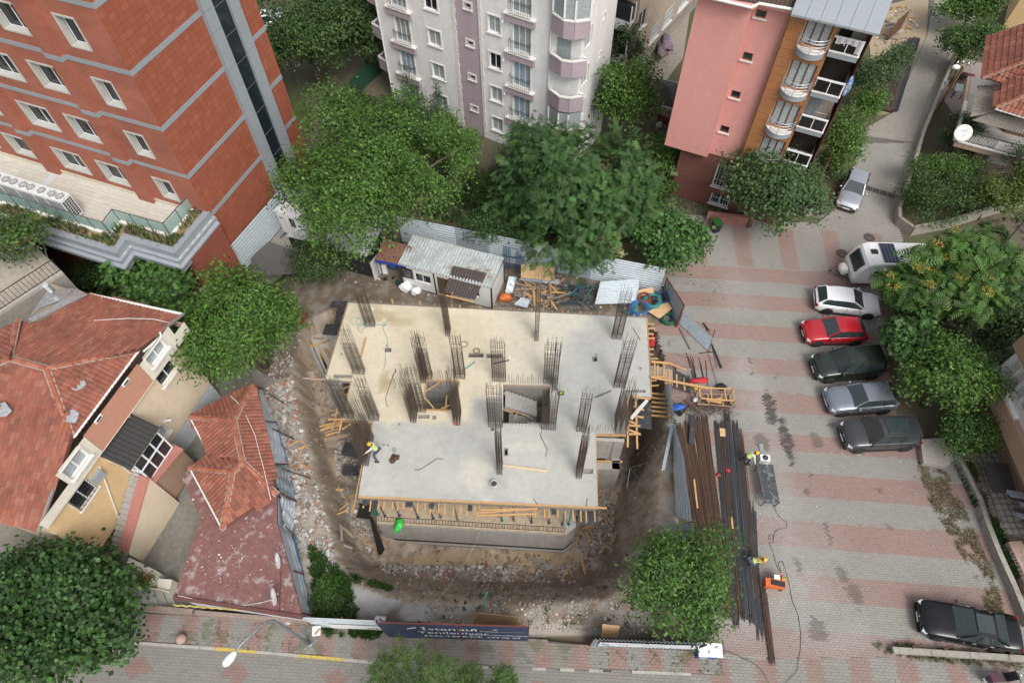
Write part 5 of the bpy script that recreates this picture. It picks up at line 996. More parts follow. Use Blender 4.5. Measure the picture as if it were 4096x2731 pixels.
IV=np.array([(-1,_t,0),(1,_t,0),(-1,-_t,0),(1,-_t,0),(0,-1,_t),(0,1,_t),(0,-1,-_t),(0,1,-_t),(_t,0,-1),(_t,0,1),(-_t,0,-1),(-_t,0,1)])/1.9
IF=np.array([(0,11,5),(0,5,1),(0,1,7),(0,7,10),(0,10,11),(1,5,9),(5,11,4),(11,10,2),(10,7,6),(7,1,8),(3,9,4),(3,4,2),(3,2,6),(3,6,8),(3,8,9),(4,9,5),(2,4,11),(6,2,10),(8,6,7),(9,8,1)])
rubm=mat('rubble',(.5,.5,.5),.95,.25,8,.4,40,tint='full')
def rubble(name,poly,n,smin,smax,cols,par=None,power=2.5,zf=None,boxy=False):
    xy=np.array(poly);pts=[]
    x=RNG.uniform(xy[:,0].min(),xy[:,0].max(),n*6);y=RNG.uniform(xy[:,1].min(),xy[:,1].max(),n*6);k=inpoly(x,y,poly)&(fbm(x,y,1.4)>.40);x,y=x[k][:n],y[k][:n];n=len(x)
    s=smin+(smax-smin)*RNG.random(n)**power;z=(terrain(x,y) if zf is None else np.full(n,zf))+s*.15
    sc=s[:,None]*RNG.uniform(.5,1.25,(n,3));a=RNG.uniform(0,6.28,n);ca,sa=np.cos(a),np.sin(a)
    if boxy: base=np.array([(-1,-1,-.5),(1,-1,-.5),(1,1,-.5),(-1,1,-.5),(-1,-1,.5),(1,-1,.5),(1,1,.5),(-1,1,.5)])*.6;FF=np.array([(4,5,6),(4,6,7),(0,1,5),(0,5,4),(1,2,6),(1,6,5),(2,3,7),(2,7,6),(3,0,4),(3,4,7)])
    else: base=IV;FF=IF
    Vv=base[None]*(1+RNG.normal(0,.16,(n,len(base),1)))*sc[:,None,:]
    tl=RNG.normal(0,.35,(n,2));Vv[:,:,2]+=Vv[:,:,0]*tl[:,0:1]+Vv[:,:,1]*tl[:,1:2]
    X=Vv[:,:,0]*ca[:,None]-Vv[:,:,1]*sa[:,None]+x[:,None];Y=Vv[:,:,0]*sa[:,None]+Vv[:,:,1]*ca[:,None]+y[:,None];Zz=Vv[:,:,2]+z[:,None]
    V_=np.stack([X,Y,Zz],-1).reshape(-1,3);F_=(FF[None]+(np.arange(n)*len(base))[:,None,None]).reshape(-1,3)
    cl=np.array(cols)[RNG.integers(0,len(cols),n)]*(1+RNG.normal(0,.15,(n,1)));return tag(link(name,npmesh(name,V_,F_,rubm,np.repeat(np.clip(cl,.01,.8),len(base),0))),kind='stuff')
GRY=[(.34,.32,.30),(.28,.265,.24),(.42,.41,.39),(.5,.49,.47),(.24,.20,.17)];BRK=GRY+GRY+[(.33,.16,.11),(.36,.27,.22),(.24,.19,.15),(.30,.27,.23)]
tag(rubble('rubble',lb,4600,.015,.20,BRK,boxy=True),'broken concrete and brick rubble along the left hoarding')
rubble('rubble',XY([(1395,1700),(1330,1740),(1350,1950),(1420,2150),(1500,2240),(1470,2050)],-2.6),1500,.02,.15,GRY,boxy=True)
rubble('rubble',XY([(1500,2262),(2330,2262),(2440,2180),(2460,2000),(2390,1980),(2380,2130),(2300,2330),(1520,2315)],-4.9),3600,.02,.2,GRY+[(.33,.17,.11),(.2,.15,.11)],boxy=True)
rubble('stones',XY([(1700,2410),(2600,2380),(2640,2240),(2760,2540),(2360,2530),(1700,2500)]),3500,.01,.09,BRK+[(.2,.17,.14)],boxy=True)
rubble('stones',XY([(1130,1290),(1215,1290),(1165,1500),(1060,1560)]),500,.015,.09,GRY)
rubble('stones',[(p[0],p[1]) for p in OUT],8000,.01,.16,[(.24,.185,.135),(.29,.235,.18),(.20,.15,.11),(.27,.21,.155)],power=3.2)
rubble('litter',XY([(1150,1090),(2000,1230),(2640,1250),(2640,1130),(2050,1080),(1700,1160)]),900,.02,.14,[(.4,.37,.33),(.3,.2,.1),(.2,.17,.14),(.5,.5,.5),(.12,.11,.1)],boxy=True)
rubble('litter',XY([(3640,1880),(3700,1830),(3800,1950),(3990,2350),(4080,2600),(4000,2560),(3900,2300)]),260,.02,.08,[(.7,.7,.7),(.5,.5,.48),(.3,.27,.2)],boxy=True)
rubble('litter',XY([(3520,60),(3640,20),(3680,120),(3600,170),(3500,190)]),260,.04,.22,[(.45,.4,.33),(.55,.52,.48),(.3,.22,.13)],boxy=True)
rubble('litter',XY([(2700,1330),(3000,1250),(3500,900),(3650,1800),(3650,2600),(3050,2680),(2960,1660),(2700,1560)]),420,.01,.045,[(.7,.7,.69),(.5,.48,.45),(.25,.15,.1)],zf=.05,boxy=True)
# ---------------------------------------------------------------- building helpers
def brickmat(name,ang,col,col2,mort,bw,bh,ms=.03,rough=.85,bump=.4,off=.5):
    if name in MATS:return MATS[name]
    m=bpy.data.materials.new(name);m.use_nodes=True;N=m.node_tree.nodes;L=m.node_tree.links;b=N['Principled BSDF'];b.inputs['Roughness'].default_value=rough
    g=N.new('ShaderNodeNewGeometry');mp=N.new('ShaderNodeMapping');mp.inputs['Rotation'].default_value=(0,0,-R(ang));L.new(g.outputs['Position'],mp.inputs[0])
    sx=N.new('ShaderNodeSeparateXYZ');L.new(mp.outputs[0],sx.inputs[0]);cb=N.new('ShaderNodeCombineXYZ');L.new(sx.outputs[0],cb.inputs[0]);L.new(sx.outputs[2],cb.inputs[1])
    t=N.new('ShaderNodeTexBrick');t.offset=off;t.inputs['Color1'].default_value=(*col,1);t.inputs['Color2'].default_value=(*col2,1);t.inputs['Mortar'].default_value=(*mort,1);t.inputs['Scale'].default_value=1;t.inputs['Brick Width'].default_value=bw;t.inputs['Row Height'].default_value=bh;t.inputs['Mortar Size'].default_value=ms*bh;L.new(cb.outputs[0],t.inputs[0])
    n=N.new('ShaderNodeTexNoise');n.inputs['Scale'].default_value=.6;n.inputs['Detail'].default_value=6;L.new(g.outputs['Position'],n.inputs[0]);r=N.new('ShaderNodeMapRange');r.inputs[1].default_value=.3;r.inputs[2].default_value=.7;r.inputs[3].default_value=.82;r.inputs[4].default_value=1.16;L.new(n.outputs[0],r.inputs[0])
    x=N.new('ShaderNodeMix');x.data_type='RGBA';x.blend_type='MULTIPLY';x.inputs[0].default_value=1;L.new(t.outputs[0],x.inputs[6]);cc=N.new('ShaderNodeCombineColor');[L.new(r.outputs[0],cc.inputs[i]) for i in range(3)];L.new(cc.outputs[0],x.inputs[7]);L.new(x.outputs[2],b.inputs['Base Color'])
    bp=N.new('ShaderNodeBump');bp.inputs['Strength'].default_value=bump;bp.inputs['Distance'].default_value=.01;bp.invert=True;L.new(t.outputs[1],bp.inputs['Height']);L.new(bp.outputs[0],b.inputs['Normal'])
    MATS[name]=m;return m
def shell(parent,faces,m_,name='wall'):
    mb=MB()
    for f in faces: f[0].wall(mb,*f[1:])
    return mb.build(name,m_,parent)
def win(face,u0,z0,u1,z1,parent,d=0,rev=.18,n=2,fm=whitep,gm=glassd,fw=.06,surround=None,sill=None,name='window',cur=None):
    w=win_simple(face,u0,z0,u1,z1,parent,d-rev+.05,n,fm,gm,fw,name)
    if surround:
        t,m_,pr=surround;s=MB()
        face.box(s,u0-t,u1+t,z1,z1+t,d-.02,d+pr);face.box(s,u0-t,u1+t,z0-t,z0,d-.02,d+pr);face.box(s,u0-t,u0,z0,z1,d-.02,d+pr-.002);face.box(s,u1,u1+t,z0,z1,d-.02,d+pr-.002);s.build('surround',m_,w)
    if sill:
        s=MB();face.box(s,u0-.12,u1+.12,z0-.09,z0-.005,d-rev,d+sill[0]);s.build('sill',sill[1],w)
    if cur:
        c=MB();face.box(c,u0+fw,u1-fw,z0+fw,z1-fw,d-rev-.02,d-rev+.0005+.0);  # curtain sits behind the pane
    return w
TILE=[(.27,.092,.060),(.25,.085,.055),(.29,.105,.068),(.225,.08,.055),(.305,.125,.085),(.26,.088,.057),(.27,.092,.058)]
tilem=mat('roof_tile',(.5,.5,.5),.85,.14,4,.35,40,tint='full',dirt=.5,dirtcol=(.10,.085,.07));mortar=mat('ridge_mortar',(.33,.30,.26),.95,.25,6,.5,30);underm=mat('roof_underlay',(.12,.04,.028),.9,.2,3,.2)
def roofplane(parent,pts,pw=.235,pl=.33,cols=TILE,n_ind=60,lift=.055,far=False):
    pts=[Vector(p) for p in pts];n=(pts[1]-pts[0]).cross(pts[2]-pts[0])
    for i in range(2,len(pts)-1): n+= (pts[i]-pts[0]).cross(pts[i+1]-pts[0])
    n.normalize()
    if n.z<0:n=-n
    o=sum(pts,Vector())/len(pts);cam_=Vector((0,0,HC));pts=[cam_+(p-cam_)*((o-cam_).dot(n)/(p-cam_).dot(n)) for p in pts]
    dn=Vector((0,0,-1));dn=(dn-n*dn.dot(n)).normalized();ac=n.cross(dn).normalized()
    m=MB();m.add([p-n*.02 for p in pts]+[p-n*.12 for p in pts],[tuple(range(len(pts))),tuple(range(2*len(pts)-1,len(pts)-1,-1))]+[(i,(i+1)%len(pts),len(pts)+(i+1)%len(pts),len(pts)+i) for i in range(len(pts))])
    rp_=m.build('roof_slope',underm,parent)
    p2=[((p-o).dot(ac),(p-o).dot(dn)) for p in pts];A=np.array(p2)
    S_,T_=np.meshgrid(np.arange(A[:,0].min(),A[:,0].max(),pw)+pw/2,np.arange(A[:,1].min(),A[:,1].max(),pl)+pl/2);S_=S_.ravel();T_=T_.ravel();k=inpoly(S_,T_,p2);S_,T_=S_[k],T_[k];N_=len(S_)
    if N_==0:return rp_
    prof=np.array([(-.5,0.),(-.30,.045),(-.06,.047),(.08,.006),(.5,.0)]);ns=len(prof);av,dv,nv_,ov=[np.array(v) for v in (ac,dn,n,o)]
    V_=np.zeros((N_,ns*2+ns,3))
    jz=RNG.normal(0,.004,N_);jr=RNG.normal(0,.01,N_)
    for i,(a,h) in enumerate(prof):
        for j,(tt,lf) in enumerate(((-.5,.004),(.56,lift),(.56,.0))):
            hh_=(h if j<2 else 0)+lf+jz
            if j==2: hh_=jz*0+.002
            V_[:,j*ns+i]=ov+np.outer(S_+a*pw+jr*tt,av)+np.outer(T_+tt*pl,dv)+np.outer(hh_,nv_)
    fs=[]
    for j in range(2):
        for i in range(ns-1): fs.append((j*ns+i,(j+1)*ns+i,(j+1)*ns+i+1,j*ns+i+1))
    fs=np.array(fs);c=np.array(cols)[RNG.integers(0,len(cols),N_)]*.92*(1+RNG.normal(0,.07,(N_,1)))*(1+.3*(vnoise(S_,T_,.8)-.5))[:,None]
    ctr=V_.mean(1)-np.array([0,0,HC]);dd=np.linalg.norm(ctr,axis=1);ind=np.argsort(dd)[:n_ind];rest=np.setdiff1d(np.arange(N_),ind)
    def mk(sel): return V_[sel].reshape(-1,3),(fs[None]+(np.arange(len(sel))*ns*3)[:,None,None]).reshape(-1,4),np.repeat(np.clip(c[sel],.01,.7),ns*3,0)
    if len(rest): tag(link('roof_tiles',npmesh('roof_tiles',*mk(rest)[:2],tilem,mk(rest)[2]),rp_),kind='stuff')
    for i in ind:
        a,b,cc=mk(np.array([i]));link('roof_tile',npmesh('roof_tile',a,b,tilem,cc),rp_)
    return rp_
def ridge(parent,a,b,r=.12,l=.36,m_=None):
    a,b=Vector(a),Vector(b);d=(b-a);n=max(1,round(d.length/l));d.normalize();s=d.cross(Z).normalized();u=s.cross(d).normalized()
    mm=MB();mm.beam(a-u*.02,b-u*.02,.34,.06,u);ro=mm.build('ridge_bed',mortar,parent)
    rm=[mat('ridge_tile_a',(.29,.09,.05),.85,.2,6,.3),mat('ridge_tile_b',(.35,.13,.08),.85,.2,6,.3)]
    for i in range(n):
        p=a.lerp(b,(i+.04)/n);q=a.lerp(b,(i+.96)/n);rows=[]
        for e,rr in ((p,r*1.08),(q,r*.92)): rows.append([e+s*rr*math.cos(t)+u*(rr*math.sin(t)*.85+.01) for t in [math.pi*k/6 for k in range(7)]])
        m=MB();m.grid(rows);m.build('ridge_tile',rm[random.random()<.35],ro,smooth=True)
def rail(parent,pts,h,nb,m_,name='railing',mid=0,r=.02):
    m=MB()
    for a,b in zip(pts[:-1],pts[1:]): m.beam(a+Z*h,b+Z*h,.05,.04);m.beam(a+Z*.1,b+Z*.1,.03,.03)
    ro=m.build(name,m_,parent)
    for a,b in zip(pts[:-1],pts[1:]):
        k=max(1,round((b-a).length/nb));bm=MB()
        for i in range(k+1): 
            p=a.lerp(b,i/k);m=MB();m.beam(p,p+Z*h,r,r);m.build('baluster',m_,ro)
# ---------------------------------------------------------------- orange building with terrace (top left)
ob=thing('orange_office_building','orange tiled office building with grey bands and glass strip','building',(-19.09,30.09,0))
OL=Face((-19.09,30.088),-21.6);OR=Face((-19.09,30.088),68.)
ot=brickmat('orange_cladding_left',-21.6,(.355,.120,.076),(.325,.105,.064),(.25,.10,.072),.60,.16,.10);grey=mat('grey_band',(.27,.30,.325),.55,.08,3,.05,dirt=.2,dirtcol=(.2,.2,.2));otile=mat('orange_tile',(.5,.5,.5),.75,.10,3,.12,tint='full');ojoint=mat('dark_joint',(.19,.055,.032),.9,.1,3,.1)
cols_=[(-3.08,-1.84,1),(-7.42,-5.26,2),(-10.95,-8.75,2),(-15.0,-12.7,2),(-18.6,-16.4,2),(-22.,-19.8,2)];rows_=[(7.72,9.36),(11.2,12.86),(14.68,16.34),(18.16,19.86),(21.6,23.2)]
ops=[(a,z0,b,z1) for a,b,_ in cols_ for z0,z1 in rows_]
shell(ob,[(OL,-24,0,0,26,ops,0,.30),(Face(OL.w(-24,0,-10.4)[:2],-21.6-90),0,10.4,0,26),(Face(OR.w(10.35,0,-24)[:2],68+90),0,0.01,0,26)],ot)
m=MB();m.add([OR.w(10.35,0,0),OR.w(10.35,0,-24),OR.w(10.35,26,-24),OR.w(10.35,26,0)],[(0,1,2,3)]);m.add([OL.w(-24,0,-10.4),OR.w(10.35,0,0),OR.w(10.35,26,0),OL.w(-24,26,-10.4)],[(0,1,2,3)]);m.build('rear_wall',ot,ob)
m=MB();m.prism([tuple(OL.w(0,0,0))[:2],tuple(OR.w(10.35,0,0))[:2],tuple(OL.w(-24,0,-10.4))[:2],tuple(OL.w(-24,0,0))[:2]],26,26.3);m.build('roof',grey,ob)
beige=mat('stone_reveal',(.46,.46,.43),.8,.12,3,.1,dirt=.3,dirtcol=(.3,.29,.25))
for a,b,k in cols_:
    for z0,z1 in rows_:
        g_=glassd if random.random()<.7 else glassc
        win(OL,a+.1,z0+.08,b-.1,z1-.05,ob,0,.34,k,whitep if k==2 else whitep,glassd,.055,None,None)
        s=MB();OL.box(s,a-.02,b+.02,z0-.04,z0+.06,-.3,.05);OL.box(s,a-.07,a+.07,z0+.06,z1,-.28,.03);OL.box(s,b-.05,b+.05,z0+.06,z1,-.28,.03);OL.box(s,a-.07,b+.05,z1-.05,z1+.06,-.28,.035);s.build('window_surround',beige if k else grey,ob)
for u0,u1 in ((-5.2,-4.1),(-12.75,-11.7),(-24,-23.4)):
    m=MB();OL.box(m,u0,u1,7,26,-.02,.28);m.build('pilaster',ot,ob)
for z in (10.22,13.7,17.18,20.7):
    m=MB();OL.box(m,-24,.02,z,z+.28,-.02,.025);m.build('band',grey,ob)
    for u0,u1 in ((-5.2,-4.1),(-12.75,-11.7)):
        m=MB();OL.box(m,u0-.03,u1+.03,z,z+.28,.0,.31);m.build('band',grey,ob)
for z in (3.45,6.9,10.22,13.68,17.16,20.7):
    for u0,u1 in ((0,5.86),(8.7,10.36)):
        m=MB();OR.box(m,u0-.02,u1,z-.02,z+.28,-.02,.03);m.build('band',grey,ob)
# right face: separate tiles on a dark backing
m=MB();OR.wall(m,0,10.36,0,26);rw_=m.build('right_wall',ojoint,ob)
def facade_tiles(face,u0,u1,z0,z1,tw,th,skip,parent,cols,gap=.022,n_ind=300,pr=.006):
    us=np.arange(u0,u1-tw*.4,tw);zs=np.arange(z0,z1-th*.4,th);U,Zz=np.meshgrid(us,zs);U=U.ravel();Zz=Zz.ravel();k=np.ones(len(U),bool)
    for a,b,c_,d_ in skip: k&=~((U+tw>a+.01)&(U<c_-.01)&(Zz+th>b+.01)&(Zz<d_-.01))
    U,Zz=U[k],Zz[k];N_=len(U);o=np.array(face.o);uu=np.array(face.u);nn=np.array(face.n);V_=np.zeros((N_,8,3));U1=np.minimum(U+tw,u1)
    j=RNG.normal(0,.0015,N_)
    for q,(a,b,c_) in enumerate([(0,0,0),(1,0,0),(1,1,0),(0,1,0),(0,0,1),(1,0,1),(1,1,1),(0,1,1)]):
        uq=np.where(a,U1-gap/2,U+gap/2);zq=Zz+(th-gap/2 if b else gap/2);V_[:,q]=o+np.outer(uq,uu)+np.outer((pr+j)*c_,nn)+np.outer(zq,[0,0,1])
    F_=np.array([(4,5,6,7),(0,1,5,4),(1,2,6,5),(2,3,7,6),(3,0,4,7)]);c=np.array(cols)[RNG.integers(0,len(cols),N_)]*(1+RNG.normal(0,.035,(N_,1)))
    dd=np.linalg.norm(V_.mean(1)-np.array([0,0,HC]),axis=1);ind=np.argsort(dd)[:n_ind];rest=np.setdiff1d(np.arange(N_),ind)
    mk=lambda s:(V_[s].reshape(-1,3),(F_[None]+(np.arange(len(s))*8)[:,None,None]).reshape(-1,4),np.repeat(c[s],8,0))
    if len(rest):
        a,b,cc=mk(rest);tag(link('cladding_tiles',npmesh('cladding_tiles',a,b,otile,cc),parent),kind='stuff')
    for i in ind:
        a,b,cc=mk(np.array([i]));link('cladding_tile',npmesh('cladding_tile',a,b,otile,cc),parent)
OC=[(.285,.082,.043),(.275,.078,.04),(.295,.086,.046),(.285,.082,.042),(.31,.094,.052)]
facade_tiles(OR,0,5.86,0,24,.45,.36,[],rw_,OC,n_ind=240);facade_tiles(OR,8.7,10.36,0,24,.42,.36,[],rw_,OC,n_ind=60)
for u0,u1 in ((5.86,6.68),(7.88,8.7)):
    for i in range(20):
        m=MB();OR.box(m,u0,u1,.5+i*1.2+.01,.5+(i+1)*1.2-.01,-.02,.30);m.build('metal_panel',grey,ob)
for i in range(13):
    m=MB();OR.box(m,6.68,7.88,1.+i*1.78+.02,1+(i+1)*1.78-.02,.02,.12);pn=m.build('glass_panel',mat('strip_glass',(.012,.020,.024),.1,.3,.8,0,spec=.6),ob)
    m=MB();OR.box(m,6.68,7.88,1.+i*1.78-.02,1.+i*1.78+.02,.03,.14);m.build('transom',steel,pn)
# terrace
TZ=6.95
outer=[P1(ter,x_,y_,7.35) for x_,y_ in ((-900,420),(200,720),(1125,1010),(1220,875),(1690,1010),(2030,605))]
og=[Vector((p.x,p.y)) for p in outer];wallc=[OL.w(-.3,0,0),OL.w(-24,0,0)]
deck=[tuple(p) for p in og]+[tuple(OL.w(.3,0,-.2))[:2],tuple(OL.w(-24,0,-.2))[:2]]
tpav=brickmat('terrace_paving',0,(.54,.52,.45),(.50,.48,.42),(.42,.40,.35),.6,.6)
m=MB();m.prism(deck,TZ-.35,TZ-.02);m.build('terrace_slab',conc,ob)
tcol=lambda x,y,u,v:np.ones((len(x),3))*np.array([.52,.50,.44])
tm=MB();cc_=Vector((sum(p[0] for p in deck)/len(deck),sum(p[1] for p in deck)/len(deck)))
ts=MB();ts.prism(deck,TZ-.018,TZ+.0);tso=ts.build('terrace_floor',mat('terrace_bed',(.42,.40,.35),.9,.1,2,.1),ob)
_old=pavm;pavm=mat('terrace_tile',(.5,.5,.5),.85,.06,2,.08,tint='full',dirt=.15,dirtcol=(.3,.29,.26));pave(tso,deck,-21.6,.62,.31,tcol,TZ+.03,gap=.012,th=.02,n_ind=240);pavm=_old
par=mat('grey_cladding',(.30,.33,.36),.45,.1,2,.05,metal=.2);skirt=mat('terrace_skirting',(.55,.52,.43),.8,.08,2,.1)
m=MB();OL.box(m,-24,-.4,TZ+.03,TZ+.3,0,.05);m.build('skirting',skirt,ob)
def offs(poly,d):
    out=[]
    for i,p in enumerate(poly):
        a=poly[max(i-1,0)];b=poly[min(i+1,len(poly)-1)]
        d1=(p-a).normalized() if i>0 else (b-p).normalized();d2=(b-p).normalized() if i<len(poly)-1 else d1
        n1=Vector((-d1.y,d1.x));n2=Vector((-d2.y,d2.x));nb_=(n1+n2);nb_=nb_/max(.5,nb_.length_squared)*2;out.append(p+nb_*d)
    return out
in1=offs(og,.42);in2=offs(og,1.15);o1=offs(og,-.18);o2=offs(og,-.38);o3=offs(og,-.22)
def strip(A,B,za,zb,name,m_,th=.05,par_=ob):
    for i in range(len(A)-1):
        k=max(1,int((A[i+1]-A[i]).length/1.25))
        for j in range(k):
            a0=A[i].lerp(A[i+1],j/k);a1_=A[i].lerp(A[i+1],(j+1)/k);b0_=B[i].lerp(B[i+1],j/k);b1_=B[i].lerp(B[i+1],(j+1)/k);e=(a1_-a0).normalized()*.006
            v=[Vector((*(a0+e),za)),Vector((*(a1_-e),za)),Vector((*(b1_-e),zb)),Vector((*(b0_+e),zb))];mm=MB();mm.hexa([x-Z*th for x in v]+v);mm.build(name,m_,par_)
strip(og,in1,7.45,7.45,'coping_panel',par,.5);strip(o1,og,6.95,7.0,'cornice_panel',par,.35);strip(o2,o1,6.62,6.7,'gutter_panel',par,.12);strip(o3,og,6.45,6.5,'fascia_panel',grey,.4)
strip(in1,in2,7.22,7.22,'planter_soil',mat('planter_soil',(.23,.17,.10),.95,.3,5,.6,30,col2=(.30,.24,.12),split=.5),.15)
strip(in2,offs(og,1.35),7.35,7.35,'planter_kerb',white,.4)
glb=mat('green_glass',(.33,.50,.47),.12,.05,1,0,alpha=.55,spec=.6);bl=offs(og,1.28)
for i in range(len(bl)-1):
    k=max(1,round((bl[i+1]-bl[i]).length/1.25))
    for j in range(k):
        a=Vector((*bl[i].lerp(bl[i+1],j/k),7.35));b=Vector((*bl[i].lerp(bl[i+1],(j+1)/k),7.35));e=(b-a).normalized()*.04
        m=MB();m.beam(a+e+Z*.5,b-e+Z*.5,.02,.75);m.build('balustrade_glass',glb,ob);m=MB();m.beam(a,a+Z*.98,.05,.05);m.build('balustrade_post',steel,ob)
    m=MB();m.beam(Vector((*bl[i],8.34)),Vector((*bl[i+1],8.34)),.06,.05);m.build('handrail',steel,ob)
# shaded ground storey below the terrace
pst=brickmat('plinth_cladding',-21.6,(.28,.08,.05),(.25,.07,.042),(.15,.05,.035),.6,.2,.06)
GF=Face(OL.w(0,0,3.0)[:2],-21.6)
m=MB();GF.wall(m,-24,.5,0,6.6,[(-7.8,3.2,-5.4,5.8),(-11.2,3.2,-8.6,5.8),(-14.6,3.2,-12,5.8),(-10.6,.1,-8.,2.4)],0,.35);m.build('lower_wall',pst,ob)
for u0,u1,z0,z1 in ((-7.8,-5.4,3.2,5.8),(-11.2,-8.6,3.2,5.8),(-14.6,-12,3.2,5.8),(-10.6,-8.,.1,2.4)): win_simple(GF,u0,z0,u1,z1,ob,-.3,1,black,glassd,.05)
m=MB();GF.box(m,-24,.5,2.85,3.1,0,.12);m.build('band',grey,ob)
m=MB();m.add([GF.w(.5,0,0),GF.w(.5,0,-3),GF.w(.5,6.6,-3),GF.w(.5,6.6,0)],[(0,1,2,3)]);m.build('lower_wall',pst,ob)
# air conditioning units on the terrace
acw=mat('unit_white',(.66,.67,.67),.45,.06,2,.03);AC=Face(P1(ter,735,700,TZ+.03)[:2],-21.6)
for i,(w_,nf) in enumerate(((1.3,2),(.85,1),(1.3,2),(1.3,2),(1.3,2))):
    u1=[0,-1.36,-2.27,-3.63,-4.99][i]
    un=thing('condenser_unit','white twin fan condenser at the right end of the terrace row' if i==0 else ('narrow single fan condenser on the terrace' if i==1 else 'white twin fan condenser, number %s from the right on the terrace'%['three','four','five'][i-2]),'air conditioner',AC.w(u1-w_/2,TZ+.03,-.4),R(-21.6),'condensers on the terrace')
    m=MB();m.box((0,0,.95),(w_,.8,1.7));m.build('casing',acw,un,False);m=MB();m.box((0,0,.06),(w_-.1,.6,.12));m.build('base',steel,un,False)
    m=MB();m.box((0,-.405,.95),(w_*.9,.02,1.3));gr_=m.build('coil_grille',mat('coil_dark',(.06,.065,.065),.6,.2,6,.1),un,False)
    for k in range(10):
        m=MB();m.box((0,-.42,.35+k*.13),(w_*.9,.012,.02));m.build('grille_slat',acw,gr_,False)
    if i==0:
        for a_ in range(4):
            for b_ in range(9):
                m=MB();m.box((w_/2+.004,-.27+a_*.18,.35+b_*.15),(.012,.14,.11));m.build('side_slot',black,un,False)
    for k in range(nf):
        x_=(k-.5)*.6 if nf==2 else 0;m=MB();m.lathe((x_,0,1.8),[(.28,0),(.28,.03),(.25,.03),(.25,.005),(.0,.005)],20);fn=m.build('fan_ring',mat('fan_dark',(.25,.26,.24),.5,.3,8,0),un,False)
        for t in range(6):
            m=MB();a=t*math.pi/3;m.beam((x_,0,1.835),(x_+.27*math.cos(a),.27*math.sin(a),1.835),.03,.008);m.build('guard_wire',acw,fn,False)
m=MB();m.beam(P1(ter,530,240,TZ+.06),P1(ter,360,395,TZ+.06),.55,.04);m.build('drain_cover',mat('pale_sheet',(.55,.56,.58),.5,.1,2,0),ob)
# ---------------------------------------------------------------- white and lilac apartment block
wb=thing('white_apartment_block','white apartment block with lilac stripe and french balconies','building',(-.05,44.4,0));Wf=Face((-.05,44.4),-31.5);Ws=Face(Wf.w(5.95,0,0)[:2],58.5)
wp=mat('white_render',(.74,.735,.725),.85,.05,.7,.1,30,streak=.3,dirt=.12,dirtcol=(.48,.46,.44));lil=mat('lilac_render',(.40,.325,.36),.85,.05,.8,.1,30,streak=.35,dirt=.15,dirtcol=(.33,.27,.30));trim=mat('white_trim',(.66,.65,.62),.75,.08,2,.05,dirt=.2,dirtcol=(.45,.36,.26))
fl=[0,2.9,5.8,8.7,11.6,14.5,17.4]
ops=[];WN=[]
for k,f_ in enumerate(fl[:6]):
    WN.append((-1.52,f_+1.2,-.5,f_+2.5,2,'m'));WN.append((-3.5,f_+2.35,-2.92,f_+2.78,1,'s'));WN.append((-7.1,f_+1.32,-5.92,f_+2.62,2,'m'));WN.append((-10.3,f_+.65,-8.85,f_+2.72,3,'f'));WN.append((.5,f_+.4,2.02,f_+2.45,3,'f'))
# the mid column is stepped: windows follow the measured sills
for w in WN: ops.append(w[:4])
shell(wb,[(Wf,-11.9,-4.52,0,20,[o for o in ops if o[2]<-4.6],0,.2)],wp);shell(wb,[(Wf,-2.3,5.95,0,20,[o for o in ops if o[0]>-2.3],0,.2)],wp)
shell(wb,[(Wf,-4.52,-2.3,0,20,[o for o in ops if -4.5<o[0]<-2.5],-.03,.2)],lil,'stripe_wall')
so=[(.45,z+1.55,1.5,z+3.0) for z in (.2,3.1,6.0,8.95,11.9,14.8)]+[(3.0,z+2.3,3.5,z+2.8) for z in (.2,3.1,6.0,8.95,11.9,14.8)]
shell(wb,[(Ws,0,5.45,0,20,so,0,.15)],wp,'side_wall')
m=MB();m.add([Wf.w(-11.9,0,0),Wf.w(-11.9,0,-5.45),Wf.w(-11.9,20,-5.45),Wf.w(-11.9,20,0)],[(0,1,2,3)]);m.add([Wf.w(-11.9,0,-5.45),Wf.w(5.95,0,-5.45),Wf.w(5.95,20,-5.45),Wf.w(-11.9,20,-5.45)],[(0,1,2,3)]);m.build('rear_wall',wp,wb)
m=MB();m.prism([tuple(Wf.w(-11.9,0,0))[:2],tuple(Wf.w(5.95,0,0))[:2],tuple(Wf.w(5.95,0,-5.45))[:2],tuple(Wf.w(-11.9,0,-5.45))[:2]],20,20.4);m.build('roof',grey,wb)
for a,b,c_,d_,n_,ty in WN:
    gm=glassd if ty=='s' else (random.choice([glassd,glassc]) if ty=='m' else random.choice([glassb,glassb,glassc]))
    win(Wf,a,b,c_,d_,wb,-.03 if ty=='s' else 0,.16,n_,whitep,gm,.06,(.10 if ty!='s' else .13,trim,.05),(.12,trim) if ty!='f' else None)
for f_ in fl[:6]:
    for u0,u1,z in ((-10.75,-8.4,f_+.62),(0,2.42,f_+.35)):
        m=MB();Wf.box(m,u0+.02,u1-.02,z-.62,z-.1,0,.26);bx_=m.build('french_balcony',lil,wb);m=MB();Wf.box(m,u0-.05,u1+.05,z-.1,z,0,.34);m.build('capping',trim,bx_)
        m=MB();a=u0+.35;b=u1-.35
        for zz in (z+.02,z+.95,z+.82): m.tube([Wf.w(a,zz,.28),Wf.w(b,zz,.28)],.018,5)
        for s_ in (a,b): m.tube([Wf.w(s_,z+.95,.28),Wf.w(s_,z+.95,0)],.018,5)
        rl=m.build('balcony_rail',iron,bx_)
        for k in range(11):
            u=a+(b-a)*k/10;m=MB();m.tube([Wf.w(u,z,.28),Wf.w(u,z+.3,.34),Wf.w(u,z+.55,.26),Wf.w(u,z+.95,.28)],.011,4);m.build('baluster',iron,rl)
